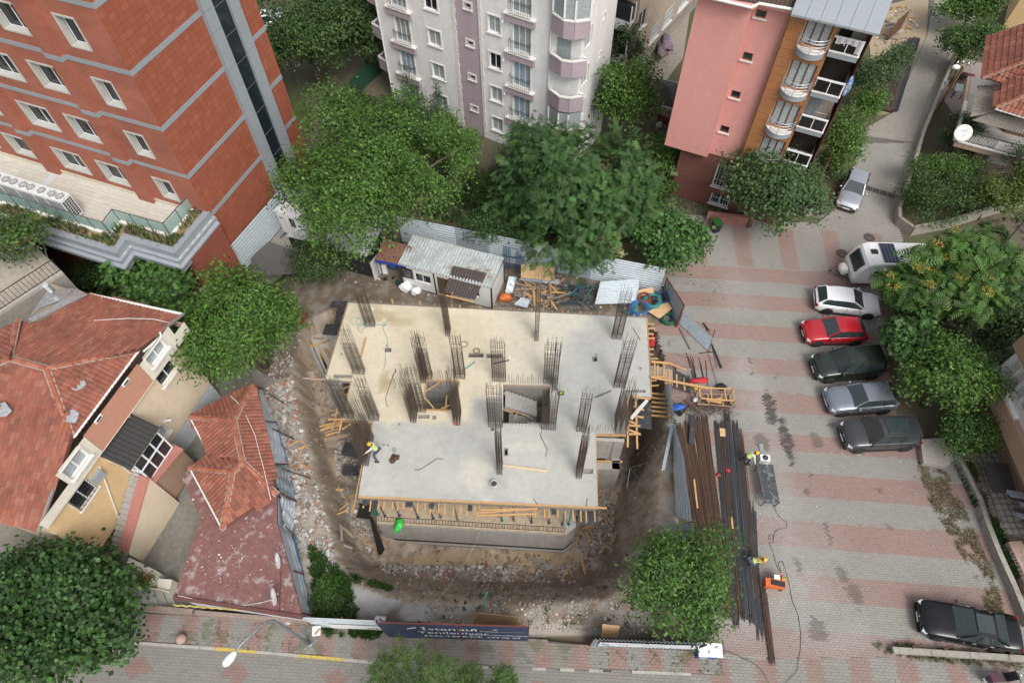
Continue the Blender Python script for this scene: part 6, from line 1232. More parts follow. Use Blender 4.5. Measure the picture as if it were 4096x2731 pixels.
for u in (-4.62,-2.34):
    for k in range(44):
        m=MB();Wf.box(m,u,u+.24+(.05 if k%2 else 0),k*.45+.02,k*.45+.43,-.03,.045);m.build('quoin',trim,wb)
for u in (-11.75,3.62):
    m=MB();m.tube([Wf.w(u,0,.12),Wf.w(u,20,.12)],.06,8);m.build('drain_pipe',white,wb)
for a,b,c_,d_ in so: win(Ws,a,b,c_,d_,wb,0,.12,2 if c_-a>.8 else 1,whitep,glassc if c_-a>.8 else whitep,.05,(.09,trim,.04))
# corner bay balconies
for k,f_ in enumerate(fl[:6]):
    bz=f_+.55;pts=[Wf.w(3.85,0,.02),Wf.w(3.85,0,.35),Wf.w(4.9,0,.75),Wf.w(5.6,0,.55),Wf.w(6.35,0,-.15),Ws.w(.35,0,.02)]
    if k in (4,5,1):
        m=MB();poly=[tuple(p)[:2] for p in pts];m.prism(poly,bz+1.0,bz+2.3);gl=m.build('bay_glazing',glassc,wb);m=MB();m.prism([(p[0]*1.0005,p[1]) for p in poly],bz+.95,bz+1.05);m.build('bay_sill',trim,gl)
        for p in pts[1:5]:
            m=MB();m.beam(Vector((p.x,p.y,bz+1.05)),Vector((p.x,p.y,bz+2.3)),.12,.12);m.build('bay_mullion',whitep,gl)
    m=MB();m.prism([tuple(p)[:2] for p in pts],bz-.35,bz-.15);m.build('balcony_slab',white,wb)
    for a,b in zip(pts[:-1],pts[1:]):
        m=MB();m.beam(a+Z*(bz+.25),b+Z*(bz+.25),.12,1.2);bp_=m.build('balcony_parapet',lil,wb);m=MB();m.beam(a+Z*(bz+.9),b+Z*(bz+.9),.2,.1);m.build('capping',trim,bp_)
    # doors behind the balcony
    m=MB();Wf.box(m,4.1,5.2,bz-.1,bz+2.0,-.02,.012);m.build('balcony_door',glassc if k!=2 else whitep,wb)
for k,f_ in enumerate(fl[1:5]):
    bz=f_+.5 if k else f_+.4;m=MB()
    poly=[tuple(Wf.w(-11.9,0,-.1))[:2],tuple(Wf.w(-13.0,0,-.35))[:2],tuple(Wf.w(-13.0,0,-2.6))[:2],tuple(Wf.w(-11.9,0,-2.6))[:2]];m.prism(poly,bz-.5,bz-.35);bs=m.build('balcony_slab',lil,wb)
    for a,b in zip(poly[:-1],poly[1:]):
        m=MB();m.beam(Vector((*a,bz)),Vector((*b,bz)),.12,1.0);m.build('balcony_parapet',lil,bs);m=MB();m.beam(Vector((*a,bz+.54)),Vector((*b,bz+.54)),.2,.09);m.build('capping',trim,bs)
for x_,y_ in ((1470,210),(1480,612),(1490,962)):
    u,z=Wf.px(1450+x_/2.614,y_/2.614);m=MB();m.tube([Wf.w(u,z,0),Wf.w(u+.12,z+.03,.32)],.07,8);m.build('flue_pipe',whitep,wb)
# ---------------------------------------------------------------- tan block behind
tb_=thing('tan_apartment_block','stained tan apartment block between the white and pink buildings','building',(12.7,54,0));Tf=Face((12.69,53.98),55.6);tan=mat('tan_render',(.42,.345,.27),.9,.12,.6,.15,20,streak=.7,dirt=.45,dirtcol=(.28,.22,.16))
to=[(-3.6,5.9,-2.1,7.5),(-.6,3.25,1.2,4.65),(2.05,3.3,3.8,4.8),(-.7,8.9,1.,10.4),(2.2,6.2,3.9,7.7),(5.2,3.3,7.2,4.9),(5.2,6.2,7.,7.7)]
Tl=Face(Tf.w(-4.2,0,0)[:2],-34.4)
shell(tb_,[(Tf,-4.2,14,2.6,15,to,0,.15),(Tl,-9,0,2.6,15)],tan);m=MB();m.prism([tuple(Tf.w(-4.2,0,0))[:2],tuple(Tf.w(14,0,0))[:2],tuple(Tf.w(14,0,-9))[:2],tuple(Tf.w(-4.2,0,-9))[:2]],15,15.3);m.build('roof',grey,tb_)
m=MB();m.prism([tuple(Tf.w(-4.2,0,-.8))[:2],tuple(Tf.w(14,0,-.8))[:2],tuple(Tf.w(14,0,-9))[:2],tuple(Tf.w(-4.2,0,-9))[:2]],0,2.58);m.build('plinth',concd,tb_);m=MB();m.prism([tuple(Tf.w(-4.2,0,0))[:2],tuple(Tf.w(14,0,0))[:2],tuple(Tf.w(14,0,-2))[:2],tuple(Tf.w(-4.2,0,-2))[:2]],2.6,2.75);m.build('soffit',tan,tb_)
m=MB();m.add([Tf.w(14,2.6,0),Tf.w(14,2.6,-9),Tf.w(14,15,-9),Tf.w(14,15,0)],[(0,1,2,3)]);m.build('rear_wall',tan,tb_)
for o in to: win(Tf,*o,tb_,0,.12,2,whitep,glassd if o[1]>5 else glassc,.07,None,(.1,whitep))
for o in to[1:3]:
    m=MB();
    for k in range(7): Tf.box(m,o[0]+(o[2]-o[0])*k/6-.015,o[0]+(o[2]-o[0])*k/6+.015,o[1],o[3],.02,.05)
    for k in range(4): Tf.box(m,o[0],o[2],o[1]+(o[3]-o[1])*k/3-.015,o[1]+(o[3]-o[1])*k/3+.015,.025,.045)
    m.build('window_grille',whitep,tb_)
for z in (3.6,6.5,9.4):
    p=[tuple(Tl.w(-1.9,0,-.0))[:2],tuple(Tl.w(-1.9,0,.7))[:2],tuple(Tl.w(-.15,0,.7))[:2],tuple(Tl.w(-.15,0,0))[:2]];m=MB();m.prism(p,z,z+.9);bw_=m.build('bay',whitep,tb_);m=MB();m.prism([(a[0],a[1]) for a in p],z+.95,z+2.1);m.build('bay_glass',glassd,bw_)
    for q_ in p:
        m=MB();m.beam(Vector((*q_,z+.9)),Vector((*q_,z+2.2)),.1,.1);m.build('mullion',whitep,bw_)
m=MB();m.tube([Tf.w(-4.1,2.6,.08),Tf.w(-4.1,15,.08)],.05,6);m.build('drain_pipe',tan,tb_)
# ---------------------------------------------------------------- pink block with wood-look front
pb=thing('pink_apartment_block','pink apartment block with wood tiled front and curved balconies','building',(12.3,38.2,0));Pf=Face((11.384,38.592),-25.8)
pink=mat('pink_render',(.64,.30,.27),.85,.05,.5,.1,30,streak=.22,dirt=.12,dirtcol=(.50,.20,.185));wood=mat('wood_tile',(.36,.155,.062),.6,.15,2,.05);brk=brickmat('dark_red_brick',-25.8,(.165,.052,.04),(.14,.043,.034),(.20,.12,.10),.22,.075,.12)
wz=[(6.92,7.45),(9.73,10.26),(12.5,13.02),(15.3,15.76)];po=[(3.45,a,4.05,b) for a,b in wz]
shell(pb,[(Pf,0,3.2,4.9,16.2,(),0),(Pf,3.2,5.25,4.9,16.2,po,-.5,.15)],pink)
m=MB();m.add([Pf.w(3.2,4.9,0),Pf.w(3.2,4.9,-.5),Pf.w(3.2,16.2,-.5),Pf.w(3.2,16.2,0)],[(0,1,2,3)]);m.add([Pf.w(0,4.9,0),Pf.w(0,4.9,-9),Pf.w(0,16.2,-9),Pf.w(0,16.2,0)],[(0,1,2,3)]);m.add([Pf.w(0,4.9,0),Pf.w(3.2,4.9,0),Pf.w(3.2,4.9,-9),Pf.w(0,4.9,-9)],[(0,1,2,3)]);m.add([Pf.w(3.2,4.9,-.5),Pf.w(10,4.9,-.5),Pf.w(10,4.9,-9),Pf.w(3.2,4.9,-9)],[(0,1,2,3)]);m.build('wall_return',pink,pb)
m=MB();m.add([Pf.w(0,0,-9),Pf.w(10,0,-9),Pf.w(10,16.2,-9),Pf.w(0,16.2,-9)],[(0,1,2,3)]);m.add([Pf.w(10,0,-.3),Pf.w(10,0,-9),Pf.w(10,16.2,-9),Pf.w(10,16.2,-.3)],[(0,1,2,3)]);m.build('rear_wall',pink,pb)
for o in po: win(Pf,*o,pb,-.5,.12,1,mat('brown_frame',(.14,.06,.03),.5,.1,3,0),glassd,.06,None,(.1,trim))
# brick base
Pb=Face(Pf.w(1.2,0,-.55)[:2],-25.8);m=MB();Pb.wall(m,0,8.6,0,4.9,[(2.9,2.1,4.7,4.3),(3.1,.4,4.5,1.4)],0,.2);m.add([Pb.w(0,0,0),Pb.w(0,0,-8),Pb.w(0,4.9,-8),Pb.w(0,4.9,0)],[(0,1,2,3)]);m.build('brick_base',brk,pb)
for o in ((2.9,2.1,4.7,4.3),(3.1,.4,4.5,1.4)):
    w=win(Pb,*o,pb,0,.12,2,whitep,glassd,.06,None,(.12,trim));m=MB()
    for k in range(8): u=o[0]+(o[2]-o[0])*k/7;m.tube([Pb.w(u,o[1],.08),Pb.w(u,o[1]+.4,.28),Pb.w(u,o[3],.08)],.014,4)
    for zz in (o[1]+.2,o[1]+.8): m.tube([Pb.w(o[0],zz,.15),Pb.w(o[2],zz,.15)],.014,4)
    m.build('window_grille',whitep,w)
# wood tiled front
m=MB();Pf.wall(m,5.25,5.42,4.9,16.4,(),-.3);fo=[(6.36,z,7.88,z+1.95) for z in (5.9,8.85,11.75,14.6)];Pf.wall(m,5.42,8.1,4.9,16.4,fo,-.05,.15);fw_=m.build('front_backing',mat('pale_joint',(.42,.28,.2),.8,.1,3,.1),pb)
m=MB();m.add([Pf.w(5.25,4.9,-.5),Pf.w(5.42,4.9,-.05),Pf.w(5.42,16.4,-.05),Pf.w(5.25,16.4,-.5)],[(0,1,2,3)]);m.build('corner_strip',wood,pb)
for k in range(20):
    z=5.0+k*.57
    for u0,u1 in ((5.44,6.3),(7.93,8.1)):
        m=MB();Pf.box(m,u0,u1,z+.012,z+.558,-.05,-.02);m.build('wood_panel',wood,fw_)
    for u0,u1 in ((6.33,7.9),):
        if not any(o[1]-.1<z+.28<o[3]+.1 for o in fo): 
            m=MB();Pf.box(m,u0,u1,z+.012,z+.558,-.05,-.021);m.build('wood_panel',wood,fw_)
brf=mat('brown_frame',(.14,.06,.03))
for o in fo:
    w=win(Pf,*o,pb,-.05,.12,3,brf,glassc,.09);z=o[1]-.12
    cur=[(o[0]-.1+ (o[2]-o[0]+.2)*t/10,.62*math.sin(math.pi*t/10)**.6) for t in range(11)]
    pl=[tuple(Pf.w(u,0,d-.05))[:2] for u,d in cur];m=MB();m.prism(pl,z-.38,z-.02);fb_=m.build('curved_balcony',grey,pb);m=MB();m.prism([tuple(Pf.w(u,0,d*1.05-.05))[:2] for u,d in cur],z-.02,z+.04);m.build('balcony_cap',white,fb_)
    m=MB()
    for zz in (.25,.45,.65,.85): m.tube([Pf.w(u,z+zz,d-.02) for u,d in cur],.02,5)
    for t in (0,2,5,8,10): m.tube([Pf.w(cur[t][0],z,cur[t][1]-.02),Pf.w(cur[t][0],z+.85,cur[t][1]-.02)],.018,5)
    m.build('balcony_rail',mat('bright_rail',(.55,.58,.60),.35,.05,2,0,metal=.5),fb_)
# balcony column
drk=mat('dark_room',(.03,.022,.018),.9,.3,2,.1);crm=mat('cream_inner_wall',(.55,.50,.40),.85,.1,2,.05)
for k,z in enumerate((14.35,11.65,9.0,6.2)):
    m=MB();Pf.box(m,8.1,9.75,z,z+.32,-1.3,.12);b_=m.build('balcony_slab',grey,pb);m=MB();Pf.box(m,8.08,9.78,z+.32,z+.40,-1.3,.15);m.build('balcony_cap',white,b_)
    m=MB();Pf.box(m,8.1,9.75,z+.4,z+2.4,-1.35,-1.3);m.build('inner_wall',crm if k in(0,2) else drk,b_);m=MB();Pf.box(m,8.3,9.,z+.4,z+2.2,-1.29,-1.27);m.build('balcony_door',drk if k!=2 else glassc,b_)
    m=MB();Pf.box(m,8.15,9.72,z+.42,z+1.2,.05,.08);m.build('dark_glass_panel',mat('smoked_glass',(.015,.014,.013),.08,.2,1,0),b_);m=MB();Pf.box(m,8.1,9.76,z+1.2,z+1.29,.02,.12);Pf.box(m,8.9,8.95,z+.4,z+1.2,.04,.1);Pf.box(m,9.68,9.76,z+.4,z+1.2,.04,.1);m.build('balcony_rail',whitep,b_)
    m=MB();m.add([Pf.w(9.76,z+.4,.1),Pf.w(9.76,z+.4,-1.3),Pf.w(9.76,z+1.3,-1.3),Pf.w(9.76,z+1.25,.1)],[(0,1,2,3)]);m.build('side_screen',white,b_)
sh=thing('hanging_laundry','row of pale baby clothes on the top balcony rail','laundry',Pf.w(8.9,14.3,.15))
for i in range(16):
    u=8.25+i*.09;h_=random.uniform(.25,.42) if i<13 else .75;m=MB();Pf.box(m,u,u+.075,15.62-h_,15.62,.13+.01*(i%2),.15+.01*(i%2));m.build('garment',[white,mat('pale_pink_cloth',(.55,.38,.42),.9,.1,4,.2),mat('pale_blue_cloth',(.4,.48,.6),.9,.1,4,.2),white][i%4],sh)
lump('hanging_towel','blue and white striped towel hung at the middle balcony side','towel',Pf.w(9.95,12.0,-.1),.4,mat('striped_cloth',(.6,.62,.66),.9,.1,3,.2,col2=(.08,.2,.5),split=.5),(.35,.5,1.5),3,.2,41)
dr_=thing('drying_rack','folded white drying rack on the third balcony','drying rack',Pf.w(9.1,9.45,-.4))
m=MB()
for k in range(8): m.tube([Pf.w(8.75+k*.1,9.5,-.35),Pf.w(8.95+k*.1,11.1,-.6)],.01,4)
for t in (0,.5,1): m.tube([Pf.w(8.75+.2*t,9.5+1.6*t,-.35-.25*t),Pf.w(9.45+.2*t,9.5+1.6*t,-.35-.25*t)],.014,4)
m.build('rack_bars',mat('pink_white_rail',(.6,.45,.42),.5,.1,2,0),dr_)
# roof edges
m=MB();m.prism([tuple(Pf.w(-.4,0,.5))[:2],tuple(Pf.w(3.3,0,.5))[:2],tuple(Pf.w(3.5,0,0))[:2],tuple(Pf.w(5.35,0,0))[:2],tuple(Pf.w(5.35,0,-9))[:2],tuple(Pf.w(-.4,0,-9))[:2]],16.2,16.35);m.build('eaves',pink,pb)
m=corr(Pf.w(-.4,16.4,.5),Pf.w(-.4,18.6,-5),Pf.w(5.4,18.6,-5),Pf.w(5.4,16.45,-.1),24,.05);m.build('roof_sheet',mat('brown_roof_sheet',(.075,.045,.035),.7,.25,3,.2),pb)
m=MB();m.tube([Pf.w(-.4,16.35,.55),Pf.w(3.2,16.35,.55),Pf.w(3.5,16.4,.06),Pf.w(5.4,16.5,.06)],.09,8);m.build('gutter',white,pb)
for k in range(6):
    u=5.4+k*.8;m=MB();m.hexa([Pf.w(u+.008,16.42,.62),Pf.w(u+.79,16.42+.02,.62),Pf.w(u+.79,18.3,-3),Pf.w(u+.008,18.3,-3)]+[Pf.w(u+.008,16.55,.62),Pf.w(u+.79,16.55,.62),Pf.w(u+.79,18.42,-3),Pf.w(u+.008,18.42,-3)]);m.build('roof_panel',grey,pb)
m=MB();Pf.box(m,5.4,10.2,16.38,16.44,-9,.55);m.build('soffit',grey,pb)
# ---------------------------------------------------------------- house at the top right
th_=thing('tiled_balcony_house','beige house with tiled roof, wide balcony and corrugated canopy','house',(36.5,42,0));Hf=Face((34.56,40.67),-26.7);Hs=Face((34.56,40.67),60.7)
bg_=mat('beige_render',(.40,.29,.215),.9,.1,1,.1,dirt=.35,dirtcol=(.27,.2,.16));lw=mat('grey_pink_render',(.34,.275,.235),.9,.1,1,.1,dirt=.4,dirtcol=(.22,.18,.15))
foot=[tuple(Hf.w(0,0,0))[:2],tuple(Hf.w(9,0,0))[:2],tuple(Hf.w(9,0,-9))[:2],tuple(Hf.w(0,0,-9))[:2]]
m=MB();m.prism(foot,2.55,3.0);m.build('balcony_slab',bg_,th_);m=MB();m.prism([tuple(Hf.w(1.,0,-1.6))[:2],tuple(Hf.w(9,0,-1.6))[:2],tuple(Hf.w(9,0,-9))[:2],tuple(Hf.w(1.,0,-9))[:2]],0,2.55);m.build('lower_wall',lw,th_)
m=MB();m.prism([tuple(Hf.w(.25,0,-.2))[:2],tuple(Hf.w(9,0,-.2))[:2],tuple(Hf.w(9,0,-9))[:2],tuple(Hf.w(.25,0,-9))[:2]],3.0,3.04);m.build('balcony_floor',mat('grey_tile_floor',(.30,.29,.27),.8,.12,2,.1,dirt=.3),th_)
m=MB();m.prism([tuple(Hf.w(3.2,0,-2.6))[:2],tuple(Hf.w(9,0,-2.6))[:2],tuple(Hf.w(9,0,-10))[:2],tuple(Hf.w(3.2,0,-10))[:2]],3.04,5.9);m.build('upper_wall',mat('brown_upper_wall',(.13,.07,.04),.8,.2,2,.1),th_)
m=MB();Hf.box(m,-.05,9,2.98,3.1,-.2,.06);m.build('balcony_edge',trim,th_);m=MB();Hs.box(m,0,5,3.0,3.3,-.25,0);m.build('balcony_parapet',trim,th_)
rail(th_,[Hf.w(.1,3.1,-.05),Hf.w(6.5,3.1,-.05)],.9,.18,iron,'balcony_railing')
for i in range(3):
    m=MB();Hf.box(m,2.6+i*1.35,3.85+i*1.35,3.2,3.9,-.06,-.04);m.build('white_panel',white,th_)
Hw=Face(Hf.w(1.,0,-1.6)[:2],-26.7);win_simple(Hw,4.2,.9,5.7,2.1,th_,.04,2,whitep,glassd,.07);win_simple(Hw,.3,.1,1.1,2.1,th_,.04,1,brf,drk,.08)
m=MB();Hw.box(m,2.1,3.5,1.1,1.9,0,.25);m.build('water_heater_box',white,th_)
R_=lambda x_,y_,z:P1(tr,x_,y_,z)
roofplane(th_,[R_(855,292,5.9),R_(1042,352,5.9),R_(1500,160,7.6),R_(1500,40,8.2)],.3,.42,n_ind=40);roofplane(th_,[R_(855,292,5.9),R_(1500,40,8.2),R_(1500,-330,8.2),R_(935,-150,5.9)],.3,.42,n_ind=40);roofplane(th_,[R_(1042,352,5.9),R_(993,602,5.9),R_(1500,395,7.6),R_(1500,160,7.6)],.3,.42,n_ind=40);roofplane(th_,[R_(993,602,5.9),R_(1500,760,5.9),R_(1500,395,7.6)],.3,.42,n_ind=40)
ridge(th_,R_(860,292,5.98),R_(1500,40,8.28));ridge(th_,R_(998,600,5.98),R_(1500,395,7.68));
m=MB();m.tube([R_(993,615,5.8),R_(1500,770,5.8)],.09,6);m.build('gutter',white,th_)
cgm=mat('fibre_cement_sheet',(.27,.25,.215),.9,.2,1.5,.3,20,dirt=.5,dirtcol=(.14,.13,.11))
m=corr(R_(735,700,4.7),R_(985,645,5.3),R_(1035,365,5.3),R_(810,372,4.7),16,.06);m.build('canopy_sheet',cgm,th_);m=corr(R_(750,735,4.5),R_(985,650,5.3),R_(1500,790,5.3),R_(1500,940,4.5),26,.07);m.build('canopy_sheet',cgm,th_)
def dish(label,p,aim,r,stand):
    rt=thing('satellite_dish',label,'satellite dish',(p.x,p.y,stand));aim=Vector(aim).normalized();m=MB();m.lathe(p,[(0,-.0),(r*.4,r*.03),(r*.75,r*.11),(r,r*.2),(r,r*.22),(r*.7,r*.13),(0,.015)],24,axis=aim);m.build('reflector',white,rt,smooth=True)
    m=MB();m.tube([Vector((p.x,p.y,stand)),p-aim*.05],.03,6);m.build('mast',steel,rt);m=MB();e=p+aim*r*1.0-Z*r*.3;m.tube([p-Z*r*.8*.9+aim*.1,e],.015,5);m.tube([e,e+aim*.12],.035,6);m.build('feed_arm',steel,rt);return rt
d_=dish('large white satellite dish on the balcony corner',R_(655,868,3.9),(-.3,-.75,.55),.62,3.0);text('Raqian',R_(615,845,4.05)+Vector((0,-.15,.1)),(1,-.1,0),.2,mat('blue_print',(.12,.3,.5),.6,0,1,0),d_,up=(0,.55,.75))
# yard things of that house
ytab=thing('garden_table','marble topped garden table on the terrace beside the house','table',R_(630,470,.05));q=[R_(578,430,.78),R_(668,440,.78),R_(676,360,.78),R_(590,350,.78)];m=MB();m.hexa([v-Z*.05 for v in q]+q);m.build('table_top',mat('green_marble',(.25,.32,.29),.4,.4,6,0),ytab)
for v in q: 
    m=MB();m.beam(Vector((v.x,v.y,.03)),v,.06,.06);m.build('leg',iron,ytab)
board('red_sofa','dark red covered sofa on the terrace by the house','sofa',[R_(600,310,.45),R_(750,350,.45),R_(780,265,.75),R_(640,235,.75)],mat('maroon_cover',(.13,.02,.03),.7,.2,3,.2),.12)
lump('black_bag','black bag lying on the dark red sofa','bag',R_(660,295,.8),.35,black,(1,.8,.6),3,.25,44)
sheet('terrace_paving',[tuple(R_(x_,y_,0))[:2] for x_,y_ in ((640,80),(880,150),(740,620),(560,680),(450,520),(600,230))],.03,mat('pink_grey_paving',(.27,.235,.215),.9,.15,2,.2,dirt=.3))
ul=thing('utility_pole','timber utility pole leaning over the wall with a white lamp head','utility pole',R_(400,600,0));m=MB();m.tube([R_(400,600,0),R_(668,165,6.5)],[.13,.09],8);m.build('pole',mat('pole_timber',(.33,.19,.09),.8,.25,4,.2),ul)
m=MB();m.beam(R_(600,200,6.3),R_(720,150,6.3),.08,.08);m.build('cross_arm',steel,ul);lp=MB();lp.lathe(R_(580,180,6.4),[(.0,-.25),(.17,-.15),(.2,.1),(.1,.3),(0,.32)],12,axis=(1,-.2,0));lp.build('lamp_head',white,ul,smooth=True)
for x_,y_ in ((600,138),(658,132),(712,150)):
    m=MB();m.lathe(R_(x_,y_,6.4),[(.05,0),(.07,.08),(.03,.16),(0,.16)],8);m.build('insulator',whitep,ul)
# garden wall along the lane
gw=thing('lane_wall','low stained garden wall along the right side of the lane','garden wall',(34,43,0));gpts=[(41.2,55.),(37.5,49.2),(34.6,44.6),(32.4,40.6),(29.7,35.9),(29.4,34.9),(30.1,33.9),(33.,34.5),(38,36.2),(44,38)];gwm=mat('garden_wall',(.33,.31,.265),.9,.2,1,.3,12,dirt=.55,dirtcol=(.16,.15,.12))
for a,b in zip(gpts[:-1],gpts[1:]):
    m=MB();m.beam(Vector((*a,.4)),Vector((*b,.4)),.25,.9);m.build('wall_section',gwm,gw)
for i,(a,b) in enumerate([((395,490),(500,320)),((365,570),(490,395)),((355,640),(470,400))]):
    board('plank_fence_board','weathered board leaning along the lane, %s of three'%['upper','middle','lower'][i],'board',[R_(*a,.4),R_(a[0]+25,a[1]-10,.4),R_(b[0]+15,b[1],1.1),R_(b[0]-5,b[1]-5,1.1)],timberg,.04,'boards along the lane')
# ---------------------------------------------------------------- building at the right edge
rb=thing('beige_villa','white and beige villa with louvred windows at the right edge','house',(28.5,16,0));Rf=Face((28.1,19.95),-91.);brn=mat('brown_render',(.36,.235,.165),.9,.08,1,.1);rwt=mat('pale_render',(.56,.53,.52),.85,.06,1,.1)
m=MB();m.prism([tuple(Rf.w(0,0,0))[:2],tuple(Rf.w(11,0,0))[:2],tuple(Rf.w(11,0,-9))[:2],tuple(Rf.w(0,0,-9))[:2]],2.8,3.95);m.build('parapet_band',brn,rb)
m=MB();m.prism([tuple(Rf.w(.6,0,-1.4))[:2],tuple(Rf.w(11,0,-1.4))[:2],tuple(Rf.w(11,0,-9))[:2],tuple(Rf.w(.6,0,-9))[:2]],0,2.8);m.build('lower_wall',brn,rb)
ro_=[(.55,4.35,1.15,5.75),(1.25,4.35,1.85,5.75),(1.95,4.35,2.55,5.75),(2.65,4.35,3.2,5.75),(5.0,4.5,6.6,6.0)]
m=MB();Rf.wall(m,.25,11,3.95,7.4,ro_,-.35,.2);m.add([Rf.w(.25,3.95,-.35),Rf.w(.25,3.95,-9),Rf.w(.25,7.4,-9),Rf.w(.25,7.4,-.35)],[(0,1,2,3)]);m.build('upper_wall',rwt,rb);m=MB();Rf.box(m,.3,3.5,3.95,4.1,-.4,-.1);m.build('window_ledge',white,rb)
for o in ro_:
    w=win(Rf,*o,rb,-.35,.18,1,whitep,mat('louvre_grey',(.30,.31,.30),.6,.3,9,0),.06)
    if o[0]<4:
        for k in range(9):
            m=MB();Rf.box(m,o[0]+.07,o[2]-.07,o[1]+.12+k*.145,o[1]+.20+k*.145,-.5,-.44);m.build('louvre',mat('louvre_cream',(.45,.44,.40),.7,.1,3,0),w)
    else:
        m=MB()
        for k in range(9): u=o[0]+(o[2]-o[0])*k/8;m.tube([Rf.w(u,o[1]-.1,-.3),Rf.w(u,o[1]+.3,0.1),Rf.w(u,o[3]+.1,-.3)],.015,4)
        for zz in (4.6,5.1,5.6): m.tube([Rf.w(o[0],zz,-.05),Rf.w(o[2],zz,-.05)],.014,4)
        m.build('window_grille',rust,w)
m=MB();m.prism([tuple(Rf.w(-.3,0,.0))[:2],tuple(Rf.w(11,0,0))[:2],tuple(Rf.w(11,0,-9))[:2],tuple(Rf.w(-.3,0,-9))[:2]],7.4,7.6);m.build('roof_edge',white,rb);m=MB();m.prism([tuple(Rf.w(-.25,0,-.3))[:2],tuple(Rf.w(2.6,0,-.3))[:2],tuple(Rf.w(2.6,0,-9))[:2],tuple(Rf.w(-.25,0,-9))[:2]],5.9,7.39);m.build('bay_fascia',brn,rb)
m=MB();Rf.box(m,.3,2.2,7.65,7.72,-2.2,-.3);m.build('solar_panel',mat('solar_blue',(.01,.02,.06),.15,.1,2,0),rb)
# crazy paving and canopy beside it
cpm=mat('crazy_paving_joint',(.22,.20,.18),.9,.2,2,.2);cpoly=[tuple(P1(r4,x_,y_,0))[:2] for x_,y_ in ((1330,100),(1560,80),(1752,380),(1752,640),(1600,600),(1440,300))];cp=sheet('crazy_paving',cpoly,.03,cpm)
fl_=[(.40,.36,.32),(.36,.31,.28),(.44,.40,.35),(.30,.29,.29),(.42,.36,.31)];xy=np.array(cpoly);cnt=0
gx=np.arange(xy[:,0].min(),xy[:,0].max(),.36);gy=np.arange(xy[:,1].min(),xy[:,1].max(),.36)
for x_ in gx:
    for y_ in gy:
        if inpoly(np.array([x_]),np.array([y_]),cpoly)[0] and cnt<300:
            m=MB();k=random.choice((5,6,7));a0=random.random()*6;m.prism([(x_+random.uniform(-.04,.04)+.165*random.uniform(.85,1.1)*math.cos(a0+t*6.283/k),y_+.165*random.uniform(.85,1.1)*math.sin(a0+t*6.283/k)) for t in range(k)],.03,.05+random.random()*.008);c_=random.randrange(5);m.build('flagstone',mat('flagstone_%s'%'abcde'[c_],fl_[c_],.85,.12,4,.2),cp);cnt+=1
board('dark_canopy','dark corrugated canopy sheet beside the villa','canopy',[P1(r4,1550,345,.9),P1(r4,1700,350,.9),P1(r4,1640,165,.9),P1(r4,1490,160,.9)],mat('dark_sheet',(.06,.05,.048),.7,.2,3,.2),.05)
cl=thing('clothes_line','line of grey and pink laundry beside the villa','laundry',P1(r4,1690,430,0))
for i,(x_,y_) in enumerate(((1640,345),(1665,362),(1685,385),(1710,400),(1725,425),(1690,460),(1700,485),(1720,500),(1735,520))):
    m=MB();p=P1(r4,x_,y_,1.1);m.beam(p,p+Vector((.75,-.25,.15)),.28,.03);m.build('garment',mat(['grey_cloth','lilac_cloth','dark_cloth'][i%3],[(.3,.31,.35),(.42,.33,.40),(.06,.06,.07)][i%3],.9,.15,4,.3),cl)
for y_ in (330,540):
    p=P1(r4,1752,y_,0);m=MB();m.tube([p,p+Z*1.6],.03,6);m.build('line_post',steel,cl)
yw=thing('boundary_wall','low concrete wall with lettering along the car park edge','wall',P1(r4,1500,600,0));ywm=mat('boundary_concrete',(.30,.28,.245),.92,.2,1.5,.35,dirt=.5,dirtcol=(.15,.14,.11))
yp=[P1(r4,x_,y_,0) for x_,y_ in ((1255,80),(1320,170),(1440,420),(1490,580),(1560,760),(1650,960),(1752,1210))]
for a,b in zip(yp[:-1],yp[1:]):
    m=MB();m.beam(a+Z*.3,b+Z*.3,.28,.62);m.build('wall_section',ywm,yw)
rail(yw,[v+Vector((.1,0,.6)) for v in yp[:4]],.75,.14,rust,'rusty_railing',r=.018)
gt2=thing('brick_pier_wall','pinkish plastered wall with scratched lettering by the lower gate','wall',P1(r4,1690,800,0));ga=P1(r4,1600,690,0);gb=P1(r4,1752,1010,0);m=MB();gd=(gb-ga).normalized();gn=Vector((gd.y,-gd.x,0));m.obox(ga-gn*.0,gb-ga,gn*-.75,Z*.75);m.build('plastered_top',mat('pink_plaster',(.34,.24,.20),.9,.15,2,.2,dirt=.3),gt2)
text('YABANCI',ga+gd*.5-gn*-.0+Vector((.25,0,.756)),gd,.36,mat('scratch_grey',(.2,.15,.13),.9,0,1,0),gt2,up=-gn*-1*(-1));text('OTO PARK',ga+gd*.5+Vector((.02,0,.757)),gd,.36,MATS['scratch_grey'],gt2,up=gn)
lwl=thing('low_kerb_wall','broken low concrete wall in front of the black saloon','wall',(22,4.9,0));a=Vector((19.35,5.25,0));b=Vector((29,4.5,0))
for t in range(5):
    m=MB();m.beam(a.lerp(b,t/5)+Z*.22,a.lerp(b,(t+.985)/5)+Z*(.22),.3,.45);m.build('wall_section',ywm,lwl)
for t in (.12,.28,.46,.62):
    p=a.lerp(b,t);m=MB();m.beam(p+Z*.44+Vector((-.15,.15,.03)),p+Vector((.35,.35,.6)),.07,.05);m.build('stub_post',rust,lwl)
m=MB();m.prism([tuple(P1(r4,x_,y_,0))[:2] for x_,y_ in ((1065,30),(1085,180),(1230,205),(1280,160),(1210,20))],0,.45);tag(m.build('concrete_plinth',mat('pebble_concrete',(.34,.315,.28),.95,.25,5,.6,30)),'rough concrete plinth beside the grey van','plinth')
